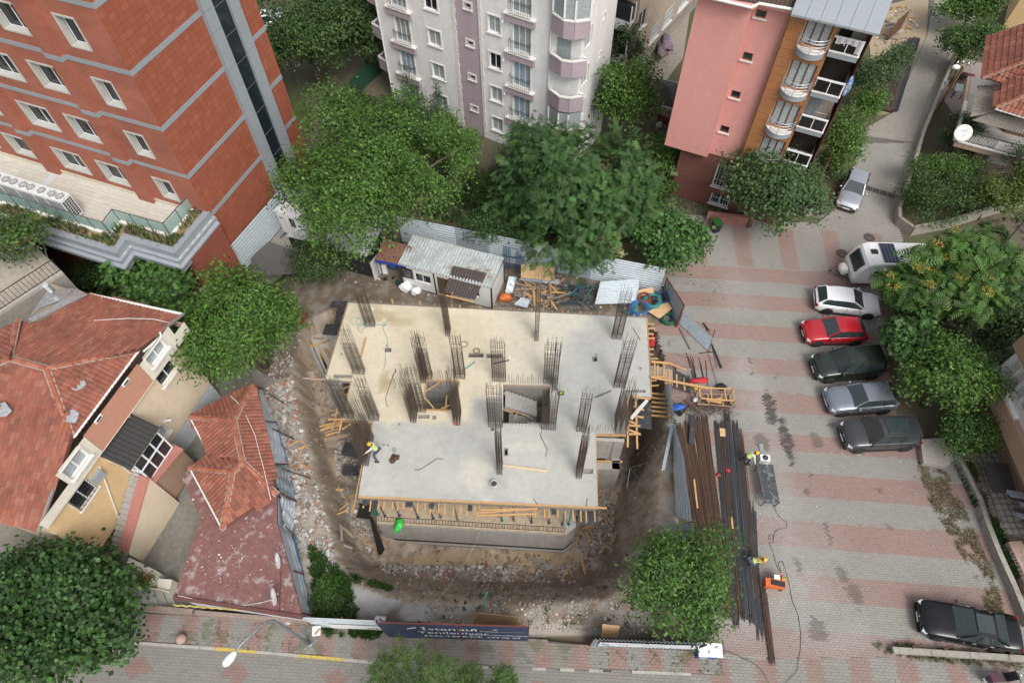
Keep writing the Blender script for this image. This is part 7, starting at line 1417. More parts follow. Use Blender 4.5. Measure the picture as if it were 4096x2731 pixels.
# ---------------------------------------------------------------- big tiled house on the left
lh=thing('tiled_house','large house with red tiled roof, cream and salmon walls and outside stair','house',(-18.92,20.91,0));Lf=Face((-18.92,20.91),70.7)
crw=mat('cream_render',(.66,.545,.405),.88,.06,.8,.1,streak=.3,dirt=.15,dirtcol=(.46,.38,.27));ylw=mat('ochre_render',(.64,.455,.245),.88,.06,.8,.1,streak=.25,dirt=.15,dirtcol=(.45,.32,.18));wht=mat('offwhite_render',(.70,.66,.565),.88,.06,.8,.1,streak=.4,dirt=.2,dirtcol=(.48,.44,.36));sal=mat('salmon_render',(.50,.25,.175),.88,.06,.8,.1,dirt=.2,dirtcol=(.5,.32,.24));blu=mat('pale_blue_render',(.50,.52,.56),.88,.06,1,.1,dirt=.2,dirtcol=(.38,.39,.4))
lo=[(-2.36,5.3,-.95,6.55),(-4.6,2.52,-3.8,3.52)];lo2=[(-9.75,4.98,-8.42,6.2)];lo3=[(-6.3,.05,-5.35,1.9)]
m=MB();Lf.wall(m,-4.75,0,1.75,6.62,[o for o in lo],0,.2);m.build('upper_wall',crw,lh);m=MB();Lf.wall(m,-7.0,0,0,1.75,lo3,.012,.2);m.build('base_wall',blu,lh);m=MB();Lf.wall(m,-11.2,-4.75,1.75,6.62,lo2,.004,.2);m.build('front_wall',ylw,lh)
tw=[(-2.2,7.35,-.8,8.2)];sw=[(-8.85,7.25,-7.5,8.2)]
m=MB();Lf.wall(m,-2.65,-.05,6.62,8.3,tw,.30,.2);Lf.wall(m,-.05,.85,6.62,7.5,(),.30);m.build('overhang_wall',wht,lh);m=MB();Lf.wall(m,-7.0,-2.65,6.62,8.45,(),.27);m.build('overhang_wall',sal,lh);m=MB();Lf.wall(m,-9.1,-7.0,6.62,8.4,sw,.30,.2);Lf.wall(m,-11.2,-9.1,6.62,7.3,(),.30);m.build('overhang_wall',wht,lh)
m=MB();m.add([Lf.w(-11.2,6.62,0),Lf.w(.85,6.62,0),Lf.w(.85,6.62,.3),Lf.w(-11.2,6.62,.3)],[(0,1,2,3)]);m.build('overhang_soffit',wht,lh)
m=MB();m.add([Lf.w(.85,6.6,.3),Lf.w(.85,6.6,-9),Lf.w(.85,7.3,-9),Lf.w(.85,7.3,.3)],[(0,1,2,3)]);m.add([Lf.w(0,0,0),Lf.w(0,0,-9),Lf.w(0,6.6,-9),Lf.w(0,6.6,0)],[(0,1,2,3)]);m.add([Lf.w(-11.2,0,0),Lf.w(-11.2,0,-9),Lf.w(-11.2,6.6,-9),Lf.w(-11.2,6.6,0)],[(0,1,2,3)]);m.add([Lf.w(-11.2,0,-9),Lf.w(.85,0,-9),Lf.w(.85,6.6,-9),Lf.w(-11.2,6.6,-9)],[(0,1,2,3)]);m.build('side_walls',crw,lh)
for o in lo: win(Lf,*o,lh,0,.15,2,whitep,glassd if o[1]>5 else glassc,.07,None,(.16,trim))
win(Lf,*tw[0],lh,.3,.15,2,whitep,glassc,.08,(.07,trim,.04),(.16,trim));win(Lf,*sw[0],lh,.3,.15,2,whitep,glassc,.08,(.07,trim,.04),(.16,trim));w=win(Lf,*lo2[0],lh,0,.12,2,whitep,glassd,.07,(.06,trim,.04),(.12,trim))
m=MB()
for k in range(6): Lf.box(m,-9.75+1.33*k/5-.012,-9.75+1.33*k/5+.012,4.98,6.2,.03,.055)
for k in range(6): Lf.box(m,-9.75,-8.42,4.98+1.22*k/5-.012,4.98+1.22*k/5+.012,.035,.05)
m.build('window_grille',iron,w);win_simple(Lf,*lo3[0],lh,-.1,1,whitep,drk,.1,'door')
for u in (-3.75,-5.95):
    m=MB();Lf.box(m,u-.25,u+.25,8.25,8.45,.27,.34);m.build('vent_frame',whitep,lh);m=MB();Lf.box(m,u-.17,u+.17,8.29,8.41,.335,.345);m.build('vent_slot',black,lh)
m=MB();u,z=Lf.px(1030/1.568,1150+838/1.568);m.tube([Lf.w(u,z,0),Lf.w(u+.2,z+.03,.35)],.06,8);m.build('flue_pipe',whitep,lh)
u,z=Lf.px(605/1.568,1150+1180/1.568);m=MB();Lf.box(m,u-.3,u+.3,z-.28,z+.28,0,.2);m.build('meter_box',mat('grey_box',(.3,.33,.36),.5,.1,2,0),lh)
m=MB();m.tube([Lf.w(-7.6,5.9,.06),Lf.w(-8.2,4.3,.06),Lf.w(-9.1,2.1,.06),Lf.w(-9.2,1.8,.06)],.035,6);m.build('white_pipe',whitep,lh);m=MB();m.tube([Lf.w(-4.8,6.4,.1),Lf.w(-4.72,3.3,.1),Lf.w(-4.72,2.5,.12)],.06,8);m.build('drain_pipe',mat('salmon_pipe',(.5,.3,.22),.6,.1,3,0),lh)
Q=lambda x_,y_,z:P1(hh,x_,y_,z)
rd1,rd2,rd0=Q(60,445,10.0),Q(290,505,10.0),Q(112,200,9.2);gA,gB=Q(560,38,7.5),Q(1150,165,7.5);eA,eB=Q(862,392,8.55),Q(450,942,8.55);vE=Q(240,1532,6.9);vW=Q(-420,1380,6.9);gl_=Q(215,228,8.35)
rdw=Q(-420,330,10.0)
roofplane(lh,[rd1,rd2,eA,gB,gA,gl_,rd0],n_ind=80);roofplane(lh,[rd2,eB,eA],n_ind=60);roofplane(lh,[rd1,rdw,vW,vE,eB,rd2],n_ind=100);roofplane(lh,[rd1,rd0,Q(-60,330,8.6),Q(-200,420,8.9)],n_ind=20)
ridge(lh,rd1,rd2);ridge(lh,rd2,eA);ridge(lh,rd2,eB);ridge(lh,rd0,rd1);ridge(lh,rd1,Q(-200,560,9.9))
m=MB();m.tube([gA-Z*.05,gB-Z*.05],.08,8);m.build('gutter',white,lh);m=MB();m.tube([eA+Vector((.1,0,0)),eB+Vector((.1,0,0))],.06,8);m.build('gutter',white,lh);m=MB();m.tube([gB.lerp(eA,.55)+Vector((.1,0,.1)),gB.lerp(eA,.6)+Vector((.2,0,-.1)),eA+Vector((.25,0,-.15))],.06,8);m.build('gutter',white,lh)
m=MB();m.beam(eB,vE,.12,.12);m.build('verge_board',timberg,lh);m=MB();m.beam(gB,eA,.12,.12);m.build('verge_board',timberg,lh)
foil=mat('aluminium_flashing',(.55,.57,.58),.3,.25,2,.4,8,metal=.7)
m=MB();fl2=[Q(205,215,8.6),Q(550,42,7.8),Q(480,5,7.9),Q(395,75,8.2),Q(300,135,8.4),Q(170,195,8.7)];m.add(fl2+[v-Z*.05 for v in fl2],[tuple(range(6)),tuple(range(11,5,-1))]);m.build('flashing',foil,lh)
for i,(x_,y_,z) in enumerate(((490,605,9.15),(455,815,8.85),(20,770,9.2))):
    p=Q(x_,y_,z);m=MB();nrm=Vector((.15,-.3,1));rs=random.Random(i);k=[Vector((math.cos(t*.785)*rs.uniform(.25,.42),math.sin(t*.785)*rs.uniform(.3,.45),0)) for t in range(8)]
    m.add([p+Vector((v.x,v.y,-.30*v.x+.10*v.y+.10)) for v in k]+[p+Vector((v.x,v.y,-.30*v.x+.1*v.y+.05)) for v in k],[tuple(range(8))]+[(t,(t+1)%8,8+(t+1)%8,8+t) for t in range(8)]);ch=m.build('flashing_patch',foil,lh);m=MB();m.lathe(p+Vector((-.2,.15,0)),[(.12,0),(.12,.4),(.09,.4),(.09,.1),(0,.1)],10);m.build('chimney_pot',mat('clay_pot',(.30,.12,.07),.85,.2,5,.2),ch)
# glazed porch and stair
px0,px1=-6.95,-4.82
pd=1.35
m=MB();Lf.box(m,px0,px1,2.9,3.35,0,pd);m.build('porch_floor',sal,lh)
for f_,a,b,k in ((Face(Lf.w(px0,0,pd)[:2],70.7),0,px1-px0,3),(Face(Lf.w(px1,0,pd)[:2],160.7),0,pd,2),(Face(Lf.w(px0,0,0)[:2],-19.3),0,pd,2)):
    win_simple(f_,a,3.35,b,5.5,lh,0,k,whitep,glassd,.09,'porch_window');m=MB();f_.box(m,a,b,4.45,4.53,-.03,.02);m.build('porch_transom',whitep,lh)
m=corr(Lf.w(px0-.25,6.35,.0),Lf.w(px0-.25,5.55,pd+.15),Lf.w(px1+.2,5.55,pd+.15),Lf.w(px1+.2,6.35,.0),10,.05);m.build('porch_roof',mat('dark_roof_felt',(.035,.034,.032),.8,.25,5,.3,wear=(6,.7,.5,(.2,.2,.2))),lh)
m=MB();m.hexa([Lf.w(px0-.2,5.45,.0),Lf.w(px1+.15,5.45,.0),Lf.w(px1+.15,5.45,pd+.1),Lf.w(px0-.2,5.45,pd+.1)]+[Lf.w(px0-.2,6.28,.0),Lf.w(px1+.15,6.28,.0),Lf.w(px1+.15,5.52,pd+.1),Lf.w(px0-.2,5.52,pd+.1)]);m.build('porch_loft',wht,lh)
stp=mat('stair_tile',(.36,.35,.33),.8,.15,3,.15,dirt=.3);NS=13
for i in range(NS):
    u=px0-.02-i*.27;z=3.3-i*.165;m=MB();Lf.box(m,u-.27,u,.4,z,.05,1.0);m.build('stair_step',stp,lh)
m=MB();A_=[Lf.w(px1+.1,0,pd+.02),Lf.w(px0-NS*.27-.1,0,1.02)];
def ramp_wall(u0,z0,u1,z1,d0,d1,m_,name):
    mm=MB();mm.hexa([Lf.w(u1,.0,d0),Lf.w(u0,0,d0),Lf.w(u0,0,d1),Lf.w(u1,0,d1),Lf.w(u1,z1,d0),Lf.w(u0,z0,d0),Lf.w(u0,z0,d1),Lf.w(u1,z1,d1)]);mm.f=[f[::-1] for f in mm.f];mm.build(name,m_,lh)
ramp_wall(px0,3.95,px0-NS*.27-.1,1.75,1.02,1.55,crw,'stair_parapet');pkt=mat('worn_pink_paint',(.37,.155,.125),.85,.1,1.5,.15,wear=(2.2,.62,.8,(.42,.38,.36)))
mm=MB();mm.beam(Lf.w(px0,3.98,1.28),Lf.w(px0-NS*.27-.1,1.78,1.28),.62,.06);mm.build('parapet_top',pkt,lh);mm=MB();mm.beam(Lf.w(px1+.1,3.28,pd+.32),Lf.w(px0,3.38,pd+.05),.55,.1);mm.build('parapet_top',pkt,lh)
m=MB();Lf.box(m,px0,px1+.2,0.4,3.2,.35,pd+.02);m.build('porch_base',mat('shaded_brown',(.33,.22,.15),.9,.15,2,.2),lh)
m=MB();m.beam(Lf.w(px0-NS*.27-.55,1.16,.35),Lf.w(px0-NS*.27-.2,1.16,.75),.55,.02);tag(m.build('door_mat',red),'small red mat at the foot of the outside stair','mat')
# raised front yard with steps to the street
ry=thing('raised_yard','raised concrete forecourt with steps and white planter wall','steps',P1(r1,900,950,0))
yp_=[tuple(P1(r1,x_,y_,1.1))[:2] for x_,y_ in ((460,620),(640,720),(830,740),(780,910),(740,930),(560,1090),(250,1100),(100,800))];m=MB();m.prism(yp_,0,1.1);m.build('forecourt',yardm,ry)
for i in range(6):
    a=P1(r1,745+i*58,940+i*8,1.1-i*.17);b=P1(r1,760+i*62,1040+i*9,1.1-i*.17);m=MB();c_=P1(r1,745+(i+1)*58,940+(i+1)*8,1.1-i*.17);d_=P1(r1,760+(i+1)*62,1040+(i+1)*9,1.1-i*.17);m.prism([tuple(v)[:2] for v in (a,c_,d_,b)],0,.98-i*.16);m.build('step',stp,ry)
m=MB();m.prism([tuple(v)[:2] for v in PS(r1,[(830,765),(1000,850),(960,905),(860,925),(765,900)],1.2)],0,1.25);m.build('planter_wall',wht,ry);m=MB();m.prism([tuple(v)[:2] for v in PS(r1,[(1010,900),(1100,905),(1080,985),(1005,960)],1.0)],0,1.0);m.build('gate_pier',wht,ry);m=MB();m.beam(P1(r1,720,915,1.5),P1(r1,1085,985,1.1),.08,.08);m.build('handrail',mat('cream_rail',(.5,.42,.28),.7,.1,3,0),ry)
lump('yard_clutter_box','cardboard box in the yard beside the house door','box',P1(r1,970,375,.05),.3,mat('cardboard',(.36,.22,.10),.9,.15,3,.1),(1,1,.9),1,.02,51)
yt=thing('red_table','small red table with a white tray in the yard','table',P1(r1,1055,420,0),R(20));m=MB();m.box((0,0,.7),(.8,.6,.05));m.build('table_top',mat('red_paint',(.3,.02,.02),.5,.1,3,0),yt,False);m=MB();m.box((0,0,.745),(.45,.32,.03));m.build('tray',white,yt,False)
for x_ in (-.35,.35):
    for y_ in (-.25,.25): m=MB();m.beam((x_,y_,.03),(x_,y_,.68),.05,.05);m.build('leg',mat('red_paint',(.3,.02,.02)),yt,False)
yc=thing('wooden_cabinet','low brown wooden cabinet against the house wall','cabinet',P1(r1,1010,380,0),R(70.7));m=MB();m.box((0,0,.4),(1.0,.45,.8));m.build('body',brown,yc,False);m=MB();m.box((0,-.23,.4),(.02,.02,.7));m.build('door_gap',black,yc,False)
ch=thing('garden_chair','dark plastic garden chair by the yard door','chair',P1(r1,1095,350,0),R(30));m=MB();m.box((0,0,.43),(.48,.46,.04));m.build('seat',brown,ch,False);m=MB();m.box((0,.22,.68),(.46,.04,.45));m.build('backrest',brown,ch,False)
for x_ in (-.2,.2):
    for y_ in (-.2,.2): m=MB();m.beam((x_,y_,0.02),(x_,y_,.42),.04,.04);m.build('leg',brown,ch,False)
lump('laundry_tub','blue laundry tub in the gap between the houses','tub',P1(r1,1225,150,0),.3,mat('tub_grey',(.12,.14,.17),.5,.2,3,0),(1.2,1,.5),2,.08,52);lump('turquoise_bowl','turquoise bowl beside the drain pipe','bowl',P1(r1,1163,163,0),.17,mat('turquoise',(.03,.35,.5),.4,0,1,0),(1,1,.8),2,.02,53)
# ---------------------------------------------------------------- small tiled house with red flat roof
sh_=thing('small_tiled_house','small house with hipped red tile roof beside the site hoarding','house',(-16.3,15.5,0));G=lambda x_,y_,z:P1(gg,x_,y_,z)
za,zr=3.2,4.15
n1,n2,n3=G(370,285,zr),G(425,545,zr),G(362,605,zr);eNW,eNE,eW,eW2,eS,eE,eEt=G(92,262,za),G(482,62,za),G(215,497,za),G(90,578,za),G(298,968,za),G(640,750,za),G(520,62,za)
roofplane(sh_,[eNW,n1,eNE],n_ind=60);roofplane(sh_,[n1,n2,eE,eEt,eNE],n_ind=80);roofplane(sh_,[eNW,eW,n2,n1],n_ind=60);roofplane(sh_,[eW,eW2,n3,n2],n_ind=40);roofplane(sh_,[eW2,eS,n3],n_ind=60);roofplane(sh_,[n3,eS,eE,n2],n_ind=80)
for a,b in ((n1,n2),(n2,n3),(eNW,n1),(eNE,n1),(eW2,n3),(n3,eS),(n2,eE)): ridge(sh_,a,b)
bw=[Vector((v.x,v.y)) for v in (eNW,eW,eW2,eS,eE,eEt)];cb_=sum(bw,Vector((0,0)))/6;m=MB();m.prism([tuple(v.lerp(cb_,.09)) for v in bw],0,za-.08);m.build('wall',blu,sh_)
m=MB();m.tube([eW2,eS],.05,6);m.build('gutter',white,sh_);m=MB();m.tube([eNW,eW],.05,6);m.build('gutter',white,sh_)
win_simple(Face(tuple(eNW.lerp(eW,.3))[:2],math.degrees(math.atan2(eNW.y-eW.y,eNW.x-eW.x))),0.,1.2,.9,2.3,sh_,.0,3,iron,glassd,.03)
fr2=thing('red_flat_roof','worn dark red flat roof extension with white flaking patches','roof',(-15.,9.5,0))
rfm=mat('worn_red_roof',(.185,.085,.078),.8,.2,.9,.25,12,dirt=.25,dirtcol=(.10,.05,.045),wear=(1.3,.55,.75,(.38,.345,.335)))
rp2=[tuple(v)[:2] for v in (G(45,648,2.75),G(92,578,2.75),G(215,500,2.75),G(640,740,2.75),G(640,920,2.75),G(800,1515,2.75),G(-10,1390,2.75),G(163,900,2.75))]
m=MB();m.prism(rp2,2.55,2.75);m.build('deck',rfm,fr2);m=MB();cc2=Vector((sum(p[0] for p in rp2)/8,sum(p[1] for p in rp2)/8));m.prism([tuple(Vector(p).lerp(cc2,.03)) for p in rp2],0,2.55);m.build('wall',blu,fr2)
m=MB();m.beam(G(-10,1392,2.8),G(800,1518,2.8),.18,.12);m.build('street_edge',mat('red_edge',(.13,.05,.045),.8,.2,3,.2),fr2)
rubble('roof_chips',[(p[0],p[1]) for p in rp2],230,.02,.07,[(.62,.61,.6),(.5,.49,.47),(.35,.2,.15)],zf=2.77,boxy=True)
ivy=thing('light_string','yellow rope light along the street edge of the flat roof','rope light',G(400,1470,0));m=MB();m.tube([G(-10+i*27,1440+i*1.9+ (3 if i%2 else -3),2.2+.05*math.sin(i)) for i in range(31)],.045,5);m.build('rope',mat('yellow_rope',(.5,.42,.15),.7,.3,8,.3),ivy)
dish('upper satellite dish on the red flat roof',G(652,1160,3.2),(-.75,-.35,.5),.42,2.75);dish('lower satellite dish on the red flat roof',G(627,1385,3.2),(-.75,-.35,.5),.44,2.75)
m=MB();m.tube([G(20,1380,2.9),G(200,1420,2.8),G(370,1452,2.8),G(540,1425,2.8),G(640,1400,3.)],.012,4);tag(m.build('roof_cable',whitep),'thin white cable sagging across the red flat roof','cable')
m=MB();m.tube([G(668,1230,3.6),G(662,1260,2.8),G(655,1490,2.8)],.02,5);tag(m.build('aerial_pole',rust),'thin rusty aerial pole lying on the red flat roof','pole')
for mb_,nm,mm_,lab in ROOFCORD: tag(mb_.build(nm,mm_),lab,'cable')
# front garden wall strip along the pavement
fw2=thing('front_boundary_wall','low reddish wall at the pavement below the flat roof','wall',(-18,7.7,0));m=MB();m.beam(Vector((-25,8.35,.35)),Vector((-17.2,7.62,.35)),.25,.75);m.build('wall_section',mat('red_grey_wall',(.26,.2,.17),.9,.2,2,.3,dirt=.4),fw2);m=MB();m.beam(Vector((-17.1,7.6,.3)),Vector((-11,7.05,.3)),.22,.6);m.build('wall_section',MATS['red_grey_wall'],fw2)
# ---------------------------------------------------------------- flat roofed neighbour at the far left
fb2=thing('flat_roof_house','concrete flat roofed house with rail fence at the left edge','house',(-30,26,0));zf_=7.2
A0=P1(ter,620,1195,zf_);A1=P1(ter,60,1560,zf_);m=MB();u_=(A1-A0).normalized();nrm=Vector((-u_.y,u_.x,0));nrm=nrm if nrm.x<0 else -nrm
poly=[A0,A0+u_*9,A0+u_*9+nrm*12,A0+nrm*12];m.prism([tuple(p)[:2] for p in poly],0,zf_);m.build('body',concd,fb2);m=MB();m.prism([tuple(p)[:2] for p in [A0+u_*.2+nrm*.25,A0+u_*9+nrm*.25,A0+u_*9+nrm*12,A0+u_*.2+nrm*12]],zf_,zf_+.02);m.build('roof_deck',mat('roof_screed',(.34,.31,.26),.92,.15,.8,.25,dirt=.4,dirtcol=(.22,.2,.17)),fb2)
m=MB();m.beam(A0+nrm*.12+Z*.1,A0+u_*9+nrm*.12+Z*.1,.25,.22);m.build('parapet',conc,fb2);rail(fb2,[A0+nrm*.12+Z*.2,A0+u_*8.5+nrm*.12+Z*.2],1.0,.24,rust,'roof_railing',r=.02)
for i in range(3):
    m=MB();m.beam(A0+nrm*(1.+i*1.6)+Z*2.3+u_*(-.2+i*.3),A0+nrm*(2.2+i*1.9)+u_*3+Z*2.4,.05,.05);m.build('pergola_bar',rust,fb2)
m=MB();ft=[Q(175,195,8.4),Q(300,15,8.1),Q(470,5,7.9),Q(395,75,8.1),Q(250,130,8.2)];m.add(ft+[v-Z*.06 for v in ft],[tuple(range(5)),tuple(range(9,4,-1))]);m.build('metal_flashing',foil,fb2);m=MB();m.lathe(Q(320,25,8.3),[(.12,0),(.12,.5),(.16,.5),(.16,.58),(0,.6)],10);m.build('vent_pipe',galv,fb2)
# dark sheet roof shelter behind the left trees, garden gazebo, top right corner house
ds=thing('dark_shelter','dark grey sheet shelter roof beside the left hoarding','shelter',P(1080,1040,0));q=[P(1005,1030,2.2),P(1075,965,2.5),P(1170,1000,2.5),P(1200,1090,2.1),P(1000,1110,2.0)];m=MB();m.add(q+[v-Z*.05 for v in q],[(4,3,2,1,0),(5,6,7,8,9)]+[(i,(i+1)%5,5+(i+1)%5,5+i) for i in range(5)]);m.build('roof_sheet',mat('dark_grey_sheet',(.085,.083,.082),.85,.15,4,.25),ds)
for v in (q[0],q[4],q[3]):
    m=MB();m.beam(Vector((v.x,v.y,0)),v,.07,.07);m.build('post',timberg,ds)
gz_=thing('garden_gazebo','dark hipped gazebo in the garden beside the pink block','gazebo',P1(cA,900,1000,0));K=lambda x_,y_,z:P1(cA,x_,y_,z);gd=mat('gazebo_roof',(.055,.055,.052),.85,.15,6,.3);ap_=K(940,770,3.6)
c_=[K(700,885,2.5),K(1000,975,2.5),K(1110,760,2.5),K(850,700,2.5)]
for i in range(4):
    m=MB();m.add([c_[i],c_[(i+1)%4],ap_],[(0,1,2)]);m.add([c_[i]-Z*.05,c_[(i+1)%4]-Z*.05,ap_-Z*.05],[(2,1,0)]);m.build('roof_slope',gd,gz_);m=MB();m.beam(Vector((c_[i].x,c_[i].y,0)),c_[i],.1,.1);m.build('post',white,gz_);m=MB();m.beam(c_[i]-Z*.06,c_[(i+1)%4]-Z*.06,.08,.1);m.build('eave_beam',white,gz_)
board('red_bench_back','dark red bench panel under the gazebo','bench',[K(850,1105,.4),K(940,1120,.4),K(960,1060,.9),K(850,1020,.9)],mat('maroon_cover',(.13,.02,.03)),.06);lump('bin','pale grey bin in the garden beside the gazebo','bin',K(858,1160,0),.34,mat('pale_bin',(.45,.47,.42),.6,.1,2,0),(.8,.7,1.2),2,.03,61)
cy=thing('cream_corner_house','cream house cut off at the top right corner','house',P(4070,90,0));m=MB();cf_=Face(P(4010,110,0)[:2],60);m.obox(cf_.w(0,0,0),cf_.u*9,cf_.n*9,Z*6.5);m.build('wall',ylw,cy);m=MB();m.obox(cf_.w(-.1,6.5,-.3),cf_.u*9.2,cf_.n*9.4,Z*.3);m.build('roof_edge',white,cy)
# balcony side of lilac house, green mesh fence, street furniture at the top
gf=thing('green_mesh_fence','green mesh fence beside the white block','fence',(-13,53,0));gm_=mat('green_mesh',(.015,.06,.035),.8,.2,5,.2)
fp=[P(1416,400,0),P(1470,340,0),P(1545,275,0)]
for a,b in zip(fp[:-1],fp[1:]):
    m=MB();m.beam(a+Z*1.0,b+Z*1.0,.04,1.9);m.build('mesh_panel',gm_,gf);m=MB();m.beam(a,a+Z*2.,.06,.06);m.build('post',gm_,gf)
# ---------------------------------------------------------------- trees and plants
LEAF={}
def leafmat(name,spec=.35):
    return mat('leaf_'+name,(.5,.5,.5),.55,.12,5,0,tint='full',trans=.2,spec=spec)
lm=leafmat('broad');bark=mat('bark',(.14,.115,.085),.9,.3,5,.5,20)
def crownmesh(name,lobes,nleaf,size,cols,aspect=1.5,droop=.2,seed=1,cluster=6,clr=.35,flat=.6,shape='leaf',core=None):
    "lobes: (x,y,z,rx,ry,rz); leaves in small clusters near the lobe surfaces"
    if shape!='pinnate': nleaf=int(nleaf*1.75);size*=.77;clr*=.92
    rg=np.random.default_rng(seed);L_=np.array(lobes,float);vol=L_[:,3]*L_[:,4]+L_[:,3]*L_[:,5];pr=vol/vol.sum();nc=nleaf//cluster
    k=rg.choice(len(L_),nc,p=pr);d=rg.normal(size=(nc,3));d/=np.linalg.norm(d,axis=1,keepdims=True);d[:,2]=np.where(d[:,2]<-.35,-d[:,2],d[:,2])
    r=1-np.abs(rg.normal(0,.16,nc));r*=1+.22*(np.sin(d[:,0]*5+k)*np.sin(d[:,1]*6+k*2)+.6*np.sin(d[:,2]*9+k*1.7+d[:,0]*4))
    c=L_[k,:3]+d*L_[k,3:]*r[:,None]
    gp=vnoise(c[:,0]*.9+seed,c[:,1]*.9+c[:,2]*.7,1.1)>.27;c,d,k=c[gp],d[gp],k[gp];nc=len(c)
    br=rg.normal(0,.22,nc)+.25*(vnoise(c[:,0]*1.3,c[:,1]*1.3+c[:,2],1.)-.5)
    ci=np.repeat(np.arange(nc),cluster);n=len(ci)
    p=c[ci]+rg.normal(0,clr,(n,3))*np.array([1,1,.6]);out=d[ci]
    # leaf frame: normal mostly up and outwards
    nv=out*.55+np.array([0,0,1.])*flat+rg.normal(0,.38,(n,3));nv/=np.linalg.norm(nv,axis=1,keepdims=True)
    t=out+rg.normal(0,.7,(n,3));t[:,2]-=droop;t-=nv*(t*nv).sum(1,keepdims=True);t/=np.linalg.norm(t,axis=1,keepdims=True)+1e-9;b=np.cross(nv,t)
    s=size*rg.uniform(.45,1.3,n);ln=s[:,None];w=(s/aspect)[:,None]
    if shape=='pinnate':
        # frond: six leaflets per rachis
        q=[];fc=[]
        base=p-t*ln*.5;m_=5;VV=[];
        for i in range(m_):
            a=base+t*ln*((i+.6)/m_)
            for sgn in(-1,1):
                l2=ln*.42;e=a+(b*sgn*.9+t*.5)*l2*.8-nv*l2*.15;x=t*ln*.075;VV.append(np.stack([a-x,a+x,e+x*.5,e-x*.5],1))
        V_=np.stack(VV,1).reshape(-1,3);mult=m_*2
    else:
        V_=np.stack([p-t*ln*.5,p+b*w*.5-nv*ln*.06,p+t*ln*.5-nv*ln*.14,p-b*w*.5-nv*ln*.06],1).reshape(-1,3);mult=1
    F_=np.arange(len(V_)).reshape(-1,4)
    cb=np.array([1.16,1.08,.78])*np.array(cols)[rg.integers(0,len(cols),n)]*(1+rg.normal(0,.07,(n,3)))*np.clip(1+br[ci]+rg.normal(0,.13,n),.45,1.7)[:,None]
    return npmesh(name,V_,F_,lm,np.repeat(np.clip(cb,.004,.6),4*mult,0))
def tree(name,label,base,height,lobes,nleaf,size,cols,cat='tree',group=None,trunk_r=.2,limbs=9,seed=1,stems=1,**k):
    base=Vector(base);rt=thing(name,label,cat,base,0,group);rs=random.Random(seed);cz=sum(l[2] for l in lobes)/len(lobes);m=MB()
    for st in range(stems):
        o=Vector((rs.gauss(0,.25),rs.gauss(0,.25),0)) if stems>1 else Vector()
        top=Vector((lobes[0][0],lobes[0][1],cz));m.tube([o+Vector((0,0,-.15)),o*1.5+top*.35+Vector((rs.gauss(0,.1),rs.gauss(0,.1),0)),top*.8+o*2],[trunk_r,trunk_r*.8,trunk_r*.5],8)
    for i in range(limbs):
        l=lobes[i%len(lobes)];d=Vector((rs.gauss(0,.5),rs.gauss(0,.5),rs.gauss(.2,.4)));e=Vector((l[0]+d.x*l[3],l[1]+d.y*l[4],l[2]+d.z*l[5]));s_=Vector((lobes[0][0],lobes[0][1],cz))*rs.uniform(.4,.75);mid=s_.lerp(e,.5)+Vector((rs.gauss(0,.25),rs.gauss(0,.25),rs.gauss(0,.2)));m.tube([s_,mid,e],[trunk_r*.45,trunk_r*.25,.02],5)
    m.build('trunk',bark,rt,False,True);me=crownmesh('crown',lobes,nleaf,size,cols,seed=seed,**k);link('crown',me,rt,False);return rt
def auto_lobes(rx,ry,z0,z1,n,seed,spread=.66,lr=(.20,.46),core=.60):
    rs=random.Random(seed);zc=(z0+z1)/2;rz=(z1-z0)/2;L_=[(0,0,zc+rz*.05,rx*core,ry*core,rz*core*1.1)]
    for i in range(int(n*1.9)):
        a=i*2.4+rs.uniform(-.4,.4);q=rs.uniform(.35,1)*spread;zz=zc+rs.uniform(-.5,.75)*rz*.75;r=rs.uniform(*lr);L_.append((rx*q*1.15*math.cos(a),ry*q*1.15*math.sin(a),zz,rx*r,ry*r,rz*r*1.05))
    return L_
def crown_at(cx,cy,zc): return P(cx,cy,zc)
def ptree(name,label,cx,cy,zc,rx,ry,z0,z1,nl,size,cols,n=7,seed=1,core=.60,**k):
    "crown centre pixel at height zc fixes the spot; radii in metres"
    c=P(cx,cy,zc);return tree(name,label,(c.x,c.y,0),z1,auto_lobes(rx,ry,z0,z1,n,seed,core=core),nl,size,cols,seed=seed,**k)
Gm=[(.055,.120,.028),(.044,.10,.024),(.072,.145,.036),(.038,.085,.021)];Gb=[(.072,.16,.032),(.058,.135,.027),(.088,.18,.042)];Gd=[(.030,.068,.022),(.024,.055,.019),(.04,.085,.026)];Ga=[(.038,.092,.034),(.030,.078,.028),(.05,.112,.042),(.06,.12,.05)];Gf=[(.05,.12,.04),(.04,.10,.034),(.065,.145,.05)];Gg=[(.06,.10,.055),(.075,.12,.07),(.045,.08,.04)];Gc=[(.028,.07,.034),(.036,.085,.042)]
T='trees around the site'
ptree('mulberry_tree','huge bright green broadleaf tree over the site containers',1535,725,6.6,5.9,6.6,1.5,12.4,34000,.27,Gm+Gb[:1],12,3,trunk_r=.38,limbs=26,group=T)
ptree('mulberry_tree','yellowish green tree part in front of the lilac stripe',1810,610,4.8,2.3,2.1,1.5,7.6,6000,.26,Gb+Gm[:1],6,4,trunk_r=.15,limbs=14,group=T)
ptree('ailanthus_tree','large dense feathery leaved tree in the middle background',2310,770,5.6,4.9,5.2,1.0,10.,15000,.50,[(.036,.092,.032),(.03,.078,.028),(.046,.108,.038),(.058,.118,.046)],14,5,core=.8,trunk_r=.32,limbs=12,group=T,shape='pinnate',droop=.6)
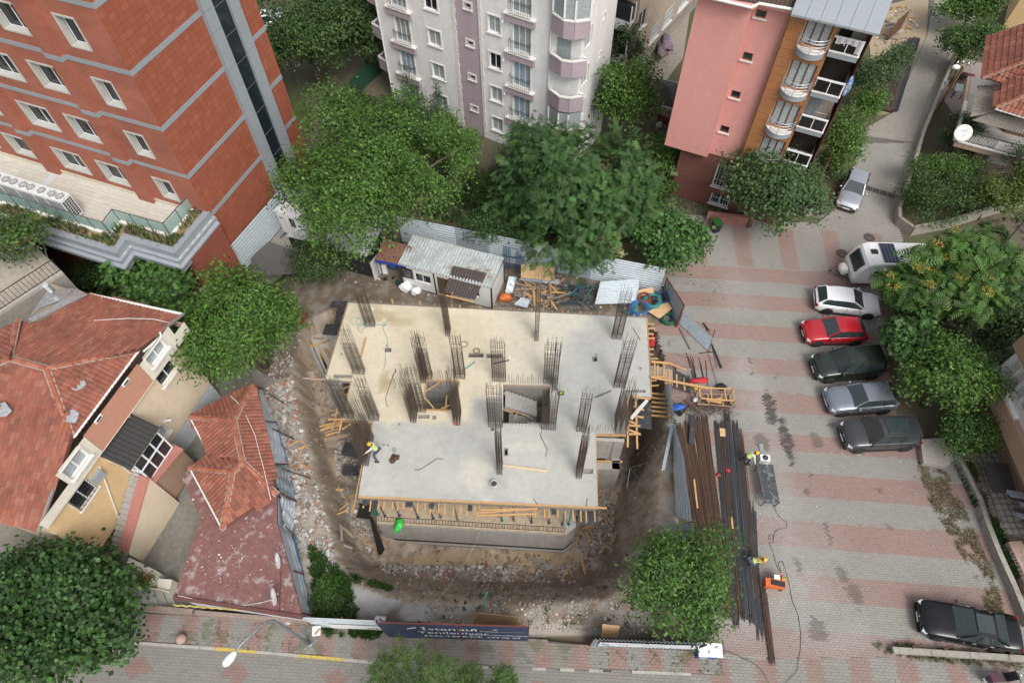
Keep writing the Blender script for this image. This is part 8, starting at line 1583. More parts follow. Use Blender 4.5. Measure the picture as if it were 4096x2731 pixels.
ptree('fig_tree','spreading fig tree by the gate at the back right',2670,960,3.4,2.9,2.1,1.0,5.4,5600,.38,Gf,8,6,aspect=1.15,trunk_r=.18,limbs=10,group=T)
ptree('elder_bush','dark shrub with cream blossom above the back hoarding',2390,985,3.0,1.9,1.1,.8,4.2,4200,.2,Gd+Gm[:1],6,7,trunk_r=.1,cat='shrub',group=T)
ptree('hedge_shrub','dark green shrubs behind the office container hoarding',1990,900,2.5,2.6,1.5,.5,4.2,6000,.2,Gd+Ga,7,8,trunk_r=.1,cat='shrub',group=T)
ptree('plane_tree','round grey green tree in front of the pink block entrance',3065,735,4.4,4.0,4.2,.9,8.2,13500,.30,Ga+Gg,10,9,trunk_r=.22,limbs=10,group=T)
ptree('laurel_tree','bright green tree behind the round tree beside the lane',3360,560,4.2,2.0,2.0,1.,7.,5200,.24,Gm,7,10,trunk_r=.16,group=T)
ptree('lane_hedge','dark hedge between the parked silver car and the round tree',3335,640,1.2,.9,1.7,.2,2.2,3000,.18,Gd+Gm,5,11,trunk_r=.08,cat='hedge',group=T)
ptree('walnut_tree','dense walnut tree left of the slab',965,1305,4.6,3.95,3.8,1.6,8.6,15000,.32,Gb+Gm,12,12,aspect=2.2,trunk_r=.28,limbs=14,group=T)
ptree('fig_tree','dark green fig tree between the walnut and the orange building',620,1150,4.4,2.5,1.9,1.8,6.6,3600,.42,Gf+Gm[:1],8,13,aspect=1.1,trunk_r=.16,limbs=10,group=T)
ptree('fig_tree','big dark fig tree filling the bottom left corner',190,2440,3.6,4.9,3.7,1.0,6.2,17000,.32,[(.026,.07,.022),(.034,.085,.026),(.022,.055,.02),(.045,.105,.032)],14,14,aspect=1.15,trunk_r=.26,limbs=16,group=T)
ptree('loquat_tree','round glossy leaved tree at the front right of the site',2715,2310,3.2,3.1,2.9,1.,5.6,7600,.30,[(.055,.125,.03),(.045,.10,.028),(.07,.15,.04),(.038,.088,.025)],11,15,aspect=2.4,trunk_r=.17,limbs=14,group=T)
ptree('ailanthus_tree','feathery tree with yellow seed clusters over the caravan',3825,1115,4.6,3.9,2.8,2.,7.2,4400,.70,[(.055,.125,.032),(.045,.105,.028),(.07,.15,.04)],10,17,trunk_r=.24,limbs=8,group=T,shape='pinnate',droop=.5)
ptree('fig_tree','fig tree behind the red hatchback and dark green van',3625,1375,2.2,1.6,1.9,.6,4.2,2600,.40,Gf,7,18,aspect=1.15,trunk_r=.14,group=T)
ptree('lime_tree','broad light green tree behind the dark green van and silver crossover',3800,1520,3.2,3.2,2.6,.6,5.8,9000,.26,Gm+Gb,11,19,trunk_r=.2,limbs=8,group=T)
ptree('shrub','bushy green shrub beside the concrete plinth',3860,1750,1.6,1.6,1.4,.3,3.2,3600,.2,Gm+Gf,6,20,trunk_r=.08,cat='shrub',group=T)
ptree('dark_tree','dark tree mass right of the caravan',4020,1280,3.0,3.0,3.2,.4,5.6,7000,.26,Gd,9,21,trunk_r=.2,group=T)
ptree('ivy_hedge','ivy covered wall hedge at the bend of the lane',3760,800,1.9,3.4,2.2,.2,3.6,8000,.2,Gd+Gm[:1],9,22,trunk_r=.1,cat='hedge',group=T)
ptree('cypress_hedge','dark evergreen beside the balcony house',3830,540,2.2,1.6,2.3,.2,4.2,6000,.16,Gd,6,23,trunk_r=.12,cat='shrub',group=T)
ptree('vine_hedge','bright vine hedge below the balcony house',3780,680,1.8,2.6,1.3,.3,3.2,5200,.22,Gm,8,24,trunk_r=.08,cat='hedge',group=T)
ptree('laburnum_tree','yellowish green tree below the balcony house',4010,760,3.,2.6,2.2,.6,5.,5200,.24,[(.075,.12,.022),(.06,.10,.02),(.05,.09,.02)],7,25,trunk_r=.14,group=T)
ptree('cypress_tree','dark rounded conifer at the right edge below the balcony',4090,700,3.,2.0,2.0,.5,6.,4500,.18,Gd,6,26,trunk_r=.14,group=T)
ptree('garden_tree','leafy garden tree beside the lane at the top right',3860,190,2.6,2.6,2.6,.4,5.,6000,.26,Gm+Gd,8,27,trunk_r=.15,group=T)
ptree('garden_tree','garden tree cut by the top edge right of the lane',3900,20,3.,3.,2.4,.5,5.5,5000,.28,Gm,8,28,trunk_r=.15,group=T)
ptree('loquat_tree','grey green tree beside the pink block on the lane',3500,300,3.,2.3,2.0,.6,5.4,6200,.26,Gg+Ga,9,29,aspect=2.,trunk_r=.16,group=T)
ptree('shrub','bright green shrub at the foot of the lane tree',3475,420,1.5,1.2,1.2,.2,3.,2400,.2,Gb,5,30,trunk_r=.08,cat='shrub',group=T)
ptree('pear_tree','tall bright green tree between the white and pink blocks',2500,410,4.6,2.9,2.4,1.,8.6,8500,.28,Gm+Gb[:1],10,31,trunk_r=.2,limbs=10,group=T)
ptree('magnolia_tree','dark glossy tree against the side of the white block',2480,190,4.5,1.9,1.8,1.5,7.5,4800,.26,Gd+Gg[:1],7,32,trunk_r=.15,group=T)
ptree('cherry_tree','young fresh green tree left of the pink block base',2660,640,1.8,1.7,2.0,.5,3.9,3800,.24,Gb+Gm,7,33,trunk_r=.12,group=T)
ptree('plane_tree','big shady tree behind the orange building',1230,170,4.2,5.6,5.2,.2,8.6,15000,.32,[(.045,.095,.03),(.035,.075,.024),(.06,.115,.04)],11,34,trunk_r=.3,limbs=10,group=T)
ptree('plane_tree','shady tree left of the white block at the top edge',1440,90,4.2,4.2,4.4,.2,8.8,11000,.32,[(.045,.095,.03),(.035,.075,.024)],9,35,trunk_r=.26,limbs=10,group=T)
ptree('laurel_shrub','grey green laurel between the shelter and the containers',1270,1060,2.,2.0,1.7,.4,3.6,5600,.22,Gg+Gd,8,36,aspect=2.,trunk_r=.1,cat='shrub',group=T)
ptree('acacia_tree','thin leafy tree over the flat roof at the left edge',60,960,8.6,2.6,1.9,6.6,10.4,3000,.26,Gg+Gm,7,37,trunk_r=.12,limbs=12,group=T)
ptree('ivy_clump','dark ivy under the orange terrace at the left edge',40,880,6.,3.,1.2,4.6,7.2,3600,.24,Gd+Gm,6,38,trunk_r=.1,cat='shrub',group=T)
ptree('undergrowth_shrub','dark undergrowth before the lilac stripe of the white block',1950,760,1.2,2.4,2.2,.0,2.8,5200,.22,Gd,6,40,trunk_r=.08,cat='shrub',group=T)
ptree('undergrowth_shrub','dark undergrowth left of the conifers by the white block',1420,440,1.4,3.2,2.4,.0,3.4,7000,.24,Gd+Gm[:1],6,41,trunk_r=.08,cat='shrub',group=T)
ptree('undergrowth_shrub','dark undergrowth between the feathery tree and the pink block',2600,780,1.,1.9,1.6,.0,2.6,3600,.22,Gd+Gm,6,42,trunk_r=.08,cat='shrub',group=T)
ptree('undergrowth_shrub','dark shrub between the orange building and the fig tree',420,1110,1.6,2.2,1.4,.0,3.2,3600,.24,Gd,6,43,trunk_r=.08,cat='shrub',group=T)
ptree('shrub','shrub at the base of the flat roof house and fig tree',470,1240,2.,1.6,1.2,.3,3.4,2600,.2,Gd,5,39,trunk_r=.08,cat='shrub',group=T)
# conifers
def conifer(label,cx,cy,h,r,seed):
    b=P(cx,cy,0);L_=[(0,0,h*(.08+.86*i/9),r*(1-i/10.2)**1.15,r*(1-i/10.2)**1.15,h*.09) for i in range(10)]
    return tree('conifer',label,(b.x,b.y,0),h,L_,11000,.19,Gc,group=T,trunk_r=.12,limbs=16,seed=seed,aspect=3.,droop=-.2,flat=.25,clr=.14)
conifer('left conifer in front of the white block',1672,560,7.2,2.3,51);conifer('middle conifer in front of the white block',1775,610,6.8,2.2,52);conifer('right conifer half hidden by the feathery tree',2075,700,5.6,2.0,53)
# pines at the bottom edge: tufted crowns seen from above
def pine(label,cx,cy,zc,r,seed):
    c=P(cx,cy,zc);rs=random.Random(seed);L_=[(0,0,zc,r*.6,r*.6,r*.5)]
    for i in range(16):
        a=i*2.4;q=math.sqrt(rs.random());L_.append((r*q*math.cos(a),r*q*math.sin(a),zc+rs.uniform(-.8,.6)*r*.5,r*.26,r*.26,r*.24))
    return tree('pine_tree',label,(c.x,c.y,0),zc+r,L_,16000,.22,[(.072,.14,.038),(.058,.118,.032),(.048,.095,.028)],group=T,trunk_r=.2,limbs=10,seed=seed,aspect=6.,droop=-.5,flat=.8,clr=.10,cluster=10)
pine('pine tree crown at the bottom edge, left and larger part',1690,2850,5.2,2.8,61);pine('smaller pine tree crown at the bottom edge, right part',1980,2850,5.,1.9,62)
# seed clusters and blossom
def clusters(label,host,pts,z,r,cols,n=60):
    for i,(x_,y_) in enumerate(pts):
        c=P(x_,y_,z);me=crownmesh('blossom',[(0,0,0,r,r,r*.6)],n,.12,cols,seed=70+i,cluster=3,clr=.06);o=link(label,me,host,False);o.location=c-host.location;tag(o,kind='stuff')
hosts={o['label']:o for o in bpy.data.objects if o.get('category') in('tree','shrub')}
clusters('seed_cluster',hosts['feathery tree with yellow seed clusters over the caravan'],[(3830,925),(3880,960),(3755,975),(3565,1095),(3715,1085),(3840,1110),(3895,1060),(3960,1120),(3575,1145),(3720,1135),(3950,1165),(3670,1070),(3785,1030)],6.2,.36,[(.32,.23,.04),(.36,.27,.06),(.24,.21,.05)],70)
clusters('blossom',hosts['dark shrub with cream blossom above the back hoarding'],[(2420,960),(2450,935),(2470,985),(2400,1000),(2440,1000),(2480,1010),(2380,920)],3.9,.3,[(.55,.52,.30),(.6,.58,.38)],90)
# weeds, grass tufts, flowers, dry verge grass
def tufts(name,poly,n,size,cols,h=.25,zf=None):
    xy=np.array(poly);x=RNG.uniform(xy[:,0].min(),xy[:,0].max(),n*8);y=RNG.uniform(xy[:,1].min(),xy[:,1].max(),n*8);k=inpoly(x,y,poly)&(fbm(x,y,1.6)>.43);x,y=x[k][:n],y[k][:n];n=len(x)
    if n==0:return
    m_=7;z=(terrain(x,y) if zf is None else np.full(n,zf));a=RNG.uniform(0,6.28,(n,m_));l=size*RNG.uniform(.5,1.3,(n,m_));ox=RNG.normal(0,size*.5,(n,m_));oy=RNG.normal(0,size*.5,(n,m_));bx=x[:,None]+ox;by=y[:,None]+oy;zz=z[:,None]+0*ox
    tx=bx+np.cos(a)*l*.7;ty=by+np.sin(a)*l*.7;tz=zz+h*RNG.uniform(.3,1.2,(n,m_));w=size*.18;px=-np.sin(a)*w;py=np.cos(a)*w
    V_=np.stack([np.stack([bx-px,by-py,zz],-1),np.stack([bx+px,by+py,zz],-1),np.stack([tx+px*.6,ty+py*.6,tz],-1),np.stack([tx-px*.6,ty-py*.6,tz],-1)],2).reshape(-1,3);N_=n*m_
    c=np.array(cols)[RNG.integers(0,len(cols),N_)]*(1+RNG.normal(0,.2,(N_,1)));return tag(link(name,npmesh(name,V_,np.arange(N_*4).reshape(-1,4),lm,np.repeat(np.clip(c,.005,.6),4,0))),kind='stuff')
DRY=[(.27,.215,.12),(.23,.185,.11),(.32,.265,.17),(.12,.13,.06)]
tufts('weeds',XY([(1240,2180),(1330,2250),(1400,2320),(1420,2470),(1260,2470)]),900,.16,Gm,.22);tufts('weeds',XY([(1400,2290),(1560,2330),(1560,2360),(1420,2330)]),160,.14,Gm,.2);tufts('weeds',XY([(1700,2300),(2640,2300),(2700,2500),(1700,2500)]),90,.14,Gm+Gg,.18);tufts('weeds',[(p[0],p[1]) for p in OUT],70,.12,Gm,.15)
tufts('dry_grass',XY([(3640,1880),(3700,1830),(3790,1900),(3960,2260),(4060,2590),(3990,2560),(3880,2280)]),2200,.10,DRY,.12);tufts('dry_grass',XY([(3480,2560),(4096,2610),(4096,2680),(3500,2620)]),300,.10,DRY+Gm,.16,.08);tufts('hedge_plants',XY([(3830,1870),(3870,1850),(4060,2300),(4030,2320)]),700,.18,Gm+Gf,.5)
tufts('dry_grass',[tuple(v) for v in in1]+[tuple(v) for v in in2[::-1]],700,.16,DRY,.3,7.24);tufts('planter_plants',[tuple(v) for v in in1]+[tuple(v) for v in in2[::-1]],260,.2,Gm,.4,7.24)
tufts('weeds',XY([(700,2460),(1210,2500),(1200,2620),(700,2570)]),90,.06,Gm+DRY,.06,.12);tufts('weeds',XY([(2350,2590),(2900,2620),(2900,2700),(2350,2680)]),80,.06,Gm+DRY,.06,.12);tufts('weeds',XY([(2680,1110),(2900,1050),(2900,1230),(2720,1230)]),110,.06,DRY,.03,.06);tufts('weeds',XY([(1260,2480),(1560,2510),(1560,2560),(1300,2540)]),260,.14,Gm,.25,.1)
tufts('lawn',[(-14,46),(-6,42),(12,38),(12,33),(-5,36),(-14,40)],2600,.2,Gm+Gd,.2,-.05);tufts('lawn',[(11,46),(18,52),(30,46),(24,37),(13,36.5)],1200,.2,Gm+DRY,.15,-.05);tufts('lawn',[(26,30),(33,34),(44,37),(44,20),(28,21)],1800,.22,Gd+Gm,.25,-.05)
fb_=tree('geranium_pot','red flowering geraniums in the white planter','%s'%'' or P1(r1,920,905,1.2),.7,[(-.25,0,.35,.45,.3,.3),(.35,-.15,.3,.4,.3,.28)],500,.16,Gm,cat='flowers',trunk_r=.03,limbs=3,seed=81,clr=.1);me=crownmesh('petals',[(0,0,.55,.6,.35,.15)],60,.09,[(.4,.02,.06),(.5,.05,.1)],seed=82,cluster=2,clr=.05);link('flower',me,fb_,False)
tree('climbing_plant','leafy climbing plant at the head of the front steps',P1(r1,750,850,1.1),.9,[(0,0,.4,.45,.7,.4)],500,.2,Gm,cat='plant',trunk_r=.03,limbs=3,seed=83,clr=.12)
tree('castor_plant','dark leaved weed plant by the left street hoarding',P1(r2,625,1110,.0),.7,[(0,0,.3,.5,.45,.3)],260,.26,Gd,cat='plant',trunk_r=.03,limbs=3,seed=84,clr=.1);tree('bush','low green bush at the front left of the site',P1(r2,500,1060,.0),1.,[(0,0,.4,.8,.9,.5),(-.2,.9,.3,.5,.6,.4)],1800,.15,Gm,cat='shrub',trunk_r=.04,limbs=3,seed=85,clr=.12)
# ---------------------------------------------------------------- vehicles
def paint(n,c,metal=.3,rough=.32): return mat('paint_'+n,c,rough,.04,2,0,metal=metal,coat=.8 if sum(c)>.05 else 0.,spec=.5)
carglass=mat('car_glass',(.035,.047,.050),.07,.15,1.5,0,spec=.7);chrome=mat('chrome',(.6,.61,.62),.15,.05,2,0,metal=.9);rimm=mat('alloy_rim',(.36,.37,.39),.35,.1,4,0,metal=.7);rimb=mat('black_rim',(.03,.03,.032),.4,.1,4,0,metal=.4);hlm=mat('headlight_glass',(.5,.53,.55),.1,.15,5,0);tlm=mat('tail_light',(.35,.01,.01),.15,.1,3,0);trimb=mat('black_trim',(.02,.02,.021),.6,.1,4,.05);arch=mat('wheel_well',(.008,.008,.008),.9,0,1,0)
def wheel(root,x,y,r,w,rm,side):
    m=MB();m.lathe((x,y,r),[(r*.62,-w/2),(r*.93,-w/2),(r,-w*.3),(r,w*.3),(r*.93,w/2),(r*.62,w/2)],22,axis=(0,1,0));wh=m.build('wheel',rubber,root,False,True)
    m=MB();o=side*w*.36;m.lathe((x,y,r),[(r*.64,o-.01),(r*.64,o+.012),(r*.58,o+.012),(r*.56,o-.03),(0,o-.03)],20,axis=(0,1,0));ri=m.build('rim',rimb,wh,False)
    m=MB()
    for k in range(5):
        a=k*1.2566+.3
        for da in(-.16,.16): m.beam((x,y+o,r),(x+r*.6*math.cos(a+da),y+o,r+r*.6*math.sin(a+da)),.035,.03,(0,1,0))
    m.lathe((x,y,r),[(.06,o-.03),(.06,o+.02),(0,o+.025)],8,axis=(0,1,0));m.build('spokes',rm,ri,False)
def car(name,label,near_front,near_rear,col,L,Wd,H,wb,fo,hood,belt,ws,rs,re,tail,kind='hatch',rim=rimm,group='cars parked around the lot',z0=.055,roofm=None,rails=False,sunroof=None,cat='car',glassroof=False,side=None):
    "local frame: x forward, origin midway between the wheels on the ground"
    f=Vector(near_front);r=Vector(near_rear);d=(f-r);d.z=0;d.normalize();yaw=math.atan2(d.y,d.x);nrm=Vector((-d.y,d.x,0))
    if side is None: side=1 if nrm.y>0 else -1
    c=(f+r)/2+nrm*side*(Wd/2-.1);rt=thing(name,label,cat,(c.x,c.y,z0),yaw,group);rr=H*.225 if H<1.6 else H*.19
    rr=.33 if H<1.7 else .34;xf=wb/2+fo;xr=xf-L;hw=Wd/2
    def wid(x):
        t=(x-xr)/L;return hw*(1-.20*max(0,(t-.86)/.14)**2-.13*max(0,(.12-t)/.12)**2)
    def top(x):
        ks=[(xr,tail*.80),(xr+.06,tail*.97),(xr+.2,tail),(re,belt+.03),(ws-.0,belt),(ws+.08,hood),(ws+ (xf-ws)*.6,hood*.955),(xf-.22,hood*.86),(xf-.06,hood*.74),(xf,hood*.60)]
        for (a,b),(c_,e) in zip(ks[:-1],ks[1:]):
            if x<=c_: return b+(e-b)*max(0,(x-a))/(c_-a+1e-9)
        return ks[-1][1]
    xs_=[xr,xr+.05,xr+.14,xr+.3,xr+.6]+[xr+.6+(xf-.5-xr-.6)*i/16 for i in range(1,16)]+[xf-.5,xf-.35,xf-.22,xf-.12,xf-.05,xf]
    rows=[]
    for x in xs_:
        w=wid(x);t=top(x);e=min(1,(xf-x)/.3,(x-xr)/.25);low=.22+.16*(1-max(0,e))
        half=[(w*.90,low),(w*.985,low+.10),(w*1.0,t*.58),(w*.985,t*.80),(w*.955,t*.93),(w*.86,t*.985),(w*.5,t+.02),(0,t+.03)]
        rows.append([(x,-a,b) for a,b in half]+[(x,a,b) for a,b in half[-2::-1]])
    m=MB();m.grid([[Vector(p) for p in r_] for r_ in rows]);n=len(rows[0]);k=len(rows);m.f.append(tuple(range(n)));m.f.append(tuple((k-1)*n+i for i in range(n))[::-1]);m.m+= [0,0];body=m.build('body',col,rt,False,True)
    # glasshouse
    zr=H;wr=hw*.70;wbm=hw*.93;b_=belt
    def gl(x,z):  # half width at height
        t=(z-b_)/(zr-b_);return wbm+(wr-wbm)*max(0,t)
    wsr=rs
    A=[(ws,wid(ws)*.86,b_-.02),(rs,wr,zr-.05)];B=[(re-.0,wid(re)*.86 if kind=='saloon' else wid(re)*.88,(b_+.02)),(tail_r:=re+.45 if kind!='saloon' else re+.75,wr*.96,zr-.07)]
    def quadpart(nm,pts,mm,th=.02,par=body):
        pts=[Vector(p) for p in pts];nn=(pts[1]-pts[0]).cross(pts[2]-pts[0]).normalized();q=MB();q.hexa([p-nn*th for p in pts]+pts);return q.build(nm,mm,par,False)
    quadpart('windscreen',[(ws,A[0][1],A[0][2]),(rs,A[1][1]*.97,A[1][2]),(rs,-A[1][1]*.97,A[1][2]),(ws,-A[0][1],A[0][2])][::-1],carglass)
    xb=xr+.10 if kind!='saloon' else re;zb=belt+.06 if kind!='saloon' else belt+.03;wbk=wid(xb+.1)*.86;xrt=xr+(.55 if kind=='hatch' else (.28 if kind=='van' else 0)) if kind!='saloon' else re+.72
    quadpart('rear_window',[(xb,-wbk*.92,zb),(xrt,-wr*.90,zr-.09),(xrt,wr*.90,zr-.09),(xb,wbk*.92,zb)][::-1],carglass)
    for s in(-1,1):
        pts=[(ws-.10,s*gl(0,b_),b_),(xb+.18,s*min(gl(0,b_),wid(xb+.1)*.93),b_+.02),(xrt+.12,s*wr*1.0,zr-.10),(rs-.10,s*wr*1.0,zr-.08)];q=quadpart('side_window',pts if s>0 else pts[::-1],carglass)
        for t in ((.36,.30),(.68,.64)) if kind!='van' else ((.32,.28),(.62,.6)):
            a=Vector(pts[0]).lerp(Vector(pts[1]),t[0]);b2=Vector(pts[3]).lerp(Vector(pts[2]),t[1]);o=Vector((0,s*.012,.006));q2=MB();q2.beam(a+o,b2+o,.05 if kind!='saloon' else .03,.02,(0,s,0));q2.build('door_pillar',trimb if kind!='van' else col,body,False)
        for a,b2 in (((ws,s*A[0][1],b_),(rs,s*wr*.99,zr-.05)),((xb+.05,s*wbk*.95,zb),(xrt+.02,s*wr*.97,zr-.09))):
            q2=MB();q2.beam(a,b2,.07,.07);q2.build('roof_pillar',col,body,False)
    # roof with rounded edges
    rows=[]
    for i in range(9):
        t=i/8;x=rs+(xrt-rs)*t;zz=zr-.05+.05*math.sin(math.pi*min(1,t*1.15+.06))-.03*t*t;rows.append([(x,y*wr,zz-.045*abs(y)**3) for y in(-1.03,-.9,-.5,0,.5,.9,1.03)])
    m=MB();m.grid([[Vector(p) for p in r_] for r_ in rows]);ro=m.build('roof',roofm or col,body,False,True);m=MB();m.grid([[Vector(p)-Z*.04 for p in r_][::-1] for r_ in rows]);m.build('headlining',trimb,ro,False)
    if sunroof:
        a,b2=sunroof;m=MB();m.hexa([(rs+(xrt-rs)*b2,-wr*.72,zr-.05),(rs+(xrt-rs)*a,-wr*.72,zr-.05),(rs+(xrt-rs)*a,wr*.72,zr-.05),(rs+(xrt-rs)*b2,wr*.72,zr-.05),(rs+(xrt-rs)*b2,-wr*.7,zr+.012),(rs+(xrt-rs)*a,-wr*.7,zr+.012),(rs+(xrt-rs)*a,wr*.7,zr+.012),(rs+(xrt-rs)*b2,wr*.7,zr+.012)]);m.build('sunroof',carglass,ro,False)
    if rails:
        for s in(-1,1): m=MB();m.tube([(rs-.1,s*wr*.93,zr-.03),(rs-.2,s*wr*.93,zr+.04),(xrt+.2,s*wr*.93,zr+.03),(xrt+.1,s*wr*.93,zr-.04)],.02,6);m.build('roof_rail',trimb,ro,False)
    for s in(-1,1):
        for x in (wb/2,-wb/2):
            m=MB();m.lathe((x,s*(wid(x)-.012),rr),[(rr*1.16,-.004),(rr*1.16,.016),(0,.016)] if s>0 else [(rr*1.16,.004),(rr*1.16,-.016),(0,-.016)],22,axis=(0,1,0));m.build('wheel_arch',arch,body,False);wheel(rt,x,s*(hw-.085),rr,.21,rim,s)
        m=MB();m.box((xf-.20,s*wid(xf-.2)*.80,hood*.70),(.26,.34,.13),s*-.5);m.build('headlight',hlm,body,False)
        m=MB();m.box((xr+.07,s*wid(xr+.1)*.86,tail*.80),(.12,.3,.17),s*.4);m.build('tail_light',tlm,body,False)
        m=MB();m.lathe((ws-.22,s*(hw+.09),b_+.06),[(0,-.09),(.07,-.06),(.08,.04),(0,.1)],8,axis=(.25,s,.1));m.build('wing_mirror',col if kind!='saloon' else trimb,body,False,True)
        for x in (ws-.9,ws-1.75):
            if x>xr+.8: m=MB();m.box((x,s*(wid(x)*.99+.008),b_-.17),(.18,.03,.03));m.build('door_handle',chrome if kind=='saloon' else col,body,False)
        for x in (ws-.15,ws-1.12,ws-2.0):
            if x>xr+.6: m=MB();m.box((x,s*(wid(x)+.0),b_*.66),(.012,.012,b_*.55));m.build('door_seam',trimb,body,False)
        m=MB();m.box((0,s*(hw-.02),.27),(wb-.75,.06,.12));m.build('sill_trim',trimb,body,False)
    m=MB();m.box((xf-.03,0,hood*.58),(.06,wid(xf)*1.35,.17));m.build('grille',trimb,body,False);m=MB();m.box((xf+.0,0,.42),(.03,.52,.11));m.build('number_plate',whitep,body,False);m=MB();m.box((xr-.0,0,tail*.58),(.03,.52,.11));m.build('number_plate',whitep,body,False);m=MB();m.box((xf-.06,0,.27),(.12,Wd*.78,.16));m.build('bumper_trim',trimb,body,False);m=MB();m.lathe((xf+.0,0,hood*.68),[(.05,0),(.05,.012),(0,.012)],10,axis=(1,0,.2));m.build('badge',chrome,body,False)
    return rt
W_=lambda c,x,y:P1(c,x,y,.055)
car('hatchback','white hatchback parked beside the caravan',W_(a4,800,738),W_(a4,525,703),paint('white',(.80,.81,.82),.0),4.33,1.77,1.43,2.69,.80,.92,.93,.92,.15,-1.55,1.0)
car('hatchback','bright red hatchback between the white and dark green cars',W_(a4,460,928),W_(a4,712,922),paint('red',(.42,.012,.022),.1),4.02,1.73,1.46,2.55,.80,.92,.94,.80,.08,-1.5,1.0)
car('van','dark green boxy family van with ribbed roof',W_(a4,540,1182),W_(a4,828,1158),paint('darkgreen',(.020,.030,.022),.35),4.40,1.85,1.85,2.78,.85,1.06,1.10,1.05,.40,-1.9,1.15,'van',rimb,rails=True)
car('crossover','silver blue crossover with black roof pillars',W_(a4,628,1415),W_(a4,915,1397),paint('silverblue',(.25,.275,.32),.6),4.30,1.80,1.53,2.61,.85,1.0,1.02,.78,.05,-1.6,1.1,rim=rimb)
car('van','dark grey family van with large glass roof panel',W_(r4,685,92),W_(r4,970,80),paint('darkgrey',(.060,.062,.068),.5),4.40,1.85,1.85,2.78,.85,1.06,1.10,1.05,.40,-1.9,1.15,'van',rimm,rails=True,sunroof=(.12,.72))
car('saloon','long black saloon with chrome trim by the low wall',W_(r4,1170,1280),W_(r4,1555,1355),paint('black',(.006,.006,.007),.0,.14),4.86,1.86,1.46,2.84,.95,.92,.95,.78,.0,-1.75,1.02,'saloon',rimm,sunroof=(.05,.85))
cc3=P1(c4,716,1322,.6);d3=(P1(c4,676,1440,.4)-P1(c4,762,1205,.7));d3.z=0;d3.normalize();n3_=Vector((-d3.y,d3.x,0));nr=cc3+n3_*.78;nr.z=.055
car('hatchback','silver hatchback parked at the mouth of the lane facing the lot',nr+d3*1.31,nr-d3*1.31,paint('silver',(.42,.45,.48),.6),4.2,1.76,1.46,2.62,.82,.92,.95,.80,.05,-1.45,1.0,side=-1)
p=P(2045,815,.0);car('hatchback','black car half hidden under the trees behind the hoarding',p+Vector((1.,-.5,0)),p+Vector((-1.5,.4,0)),paint('black',(.008,.008,.009)),4.2,1.78,1.45,2.6,.82,.92,.95,.80,.05,-1.45,1.0)
p=P(1090,125,.0);car('hatchback','white car half hidden behind the orange building',p+Vector((1.2,.5,0)),p+Vector((-1.2,-.5,0)),paint('white',(.80,.81,.82)),4.2,1.78,1.5,2.6,.82,.92,.95,.80,.05,-1.45,1.0)
# caravan
cvp=P1(a4,905,528,0);cv=thing('caravan','white touring caravan with solar panel on its roof','caravan',(cvp.x+.35,cvp.y+1.05,.05),R(-3));cvw=mat('caravan_white',(.82,.825,.83),.35,.03,2,0)
pr_=[(-2.55,.45),(-2.62,.9),(-2.40,1.75),(-2.05,2.35),(-1.7,2.5),(2.2,2.5),(2.55,2.3),(2.7,1.6),(2.65,.45)];m=MB()
rows=[[(x_*(1-.012*abs(y_)**4),y_*1.05,z_ if abs(y_)<.95 or z_<2 else z_-.06) for x_,z_ in pr_] for y_ in (-1,-.93,-.5,0,.5,.93,1)];m.grid([[Vector(p) for p in r_] for r_ in rows]);m.f.append(tuple(range(9))[::-1]);m.f.append(tuple(54+i for i in range(9)));m.m+=[0,0];cb=m.build('body',cvw,cv,False)
m=MB();m.hexa([(-2.49,-.75,1.35),(-2.49,.75,1.35),(-2.17,.75,2.15),(-2.17,-.75,2.15)]+[(-2.60,-.75,1.33),(-2.60,.75,1.33),(-2.28,.75,2.13),(-2.28,-.75,2.13)]);m.build('front_window',carglass,cb,False);m=MB();m.box((-.7,-1.06,1.55),(1.5,.04,.5));m.build('side_window',carglass,cb,False);m=MB();m.box((-1.5,.1,2.53),(.45,.4,.06));m.build('roof_hatch',trimb,cb,False);m=MB();m.box((-.55,.0,2.54),(1.0,1.7,.05));sp=m.build('solar_panel',mat('solar_cells',(.02,.03,.06),.2,.3,8,0),cb,False)
for k in range(5): m=MB();m.box((-1.05+k*.25,0,2.57),(.012,1.66,.006));m.build('cell_line',chrome,sp,False)
m=MB();m.lathe((-2.95,0,.75),[(0,-.36),(.26,-.34),(.34,0),(.26,.34),(0,.36)],10,axis=(0,1,0));m.build('gas_locker',white,cv,False);m=MB();m.beam((-2.5,.5,.42),(-3.7,0,.45),.07,.09);m.beam((-2.5,-.5,.42),(-3.7,0,.45),.07,.09);m.build('tow_frame',steel,cv,False);m=MB();m.lathe((-3.8,0,.5),[(.03,-.12),(.07,0),(.05,.12)],8,axis=(1,0,0));m.build('hitch',black,cv,False)
for s in(-1,1): wheel(cv,.25,s*.95,.31,.19,rimm,s)
# scooter
sc=thing('scooter','dark blue motor scooter parked at the bottom right corner','scooter',P1(r4,1575,1540,.02),R(6));blm=mat('scooter_navy',(.025,.03,.055),.3,.1,3,0,coat=.5)
def prof(nm,pts,w,mm,par=sc):
    m=MB();n=len(pts);m.add([(x_,-w,z_) for x_,z_ in pts]+[(x_,w,z_) for x_,z_ in pts],[tuple(range(n)),tuple(range(2*n-1,n-1,-1))]+[(i,(i+1)%n,n+(i+1)%n,n+i) for i in range(n)]);return m.build(nm,mm,par,False)
prof('body',[(-.85,.55),(-.2,.35),(.25,.28),(.25,.36),(-.1,.5),(-.15,.72),(-.85,.82)],.17,blm);prof('seat',[(-.8,.82),(-.12,.74),(-.1,.8),(-.4,.86),(-.78,.92)],.15,mat('brown_seat',(.05,.03,.025),.6,.2,4,.1));prof('leg_shield',[(.25,.3),(.42,.35),(.55,.95),(.45,1.0),(.3,.6)],.2,black)
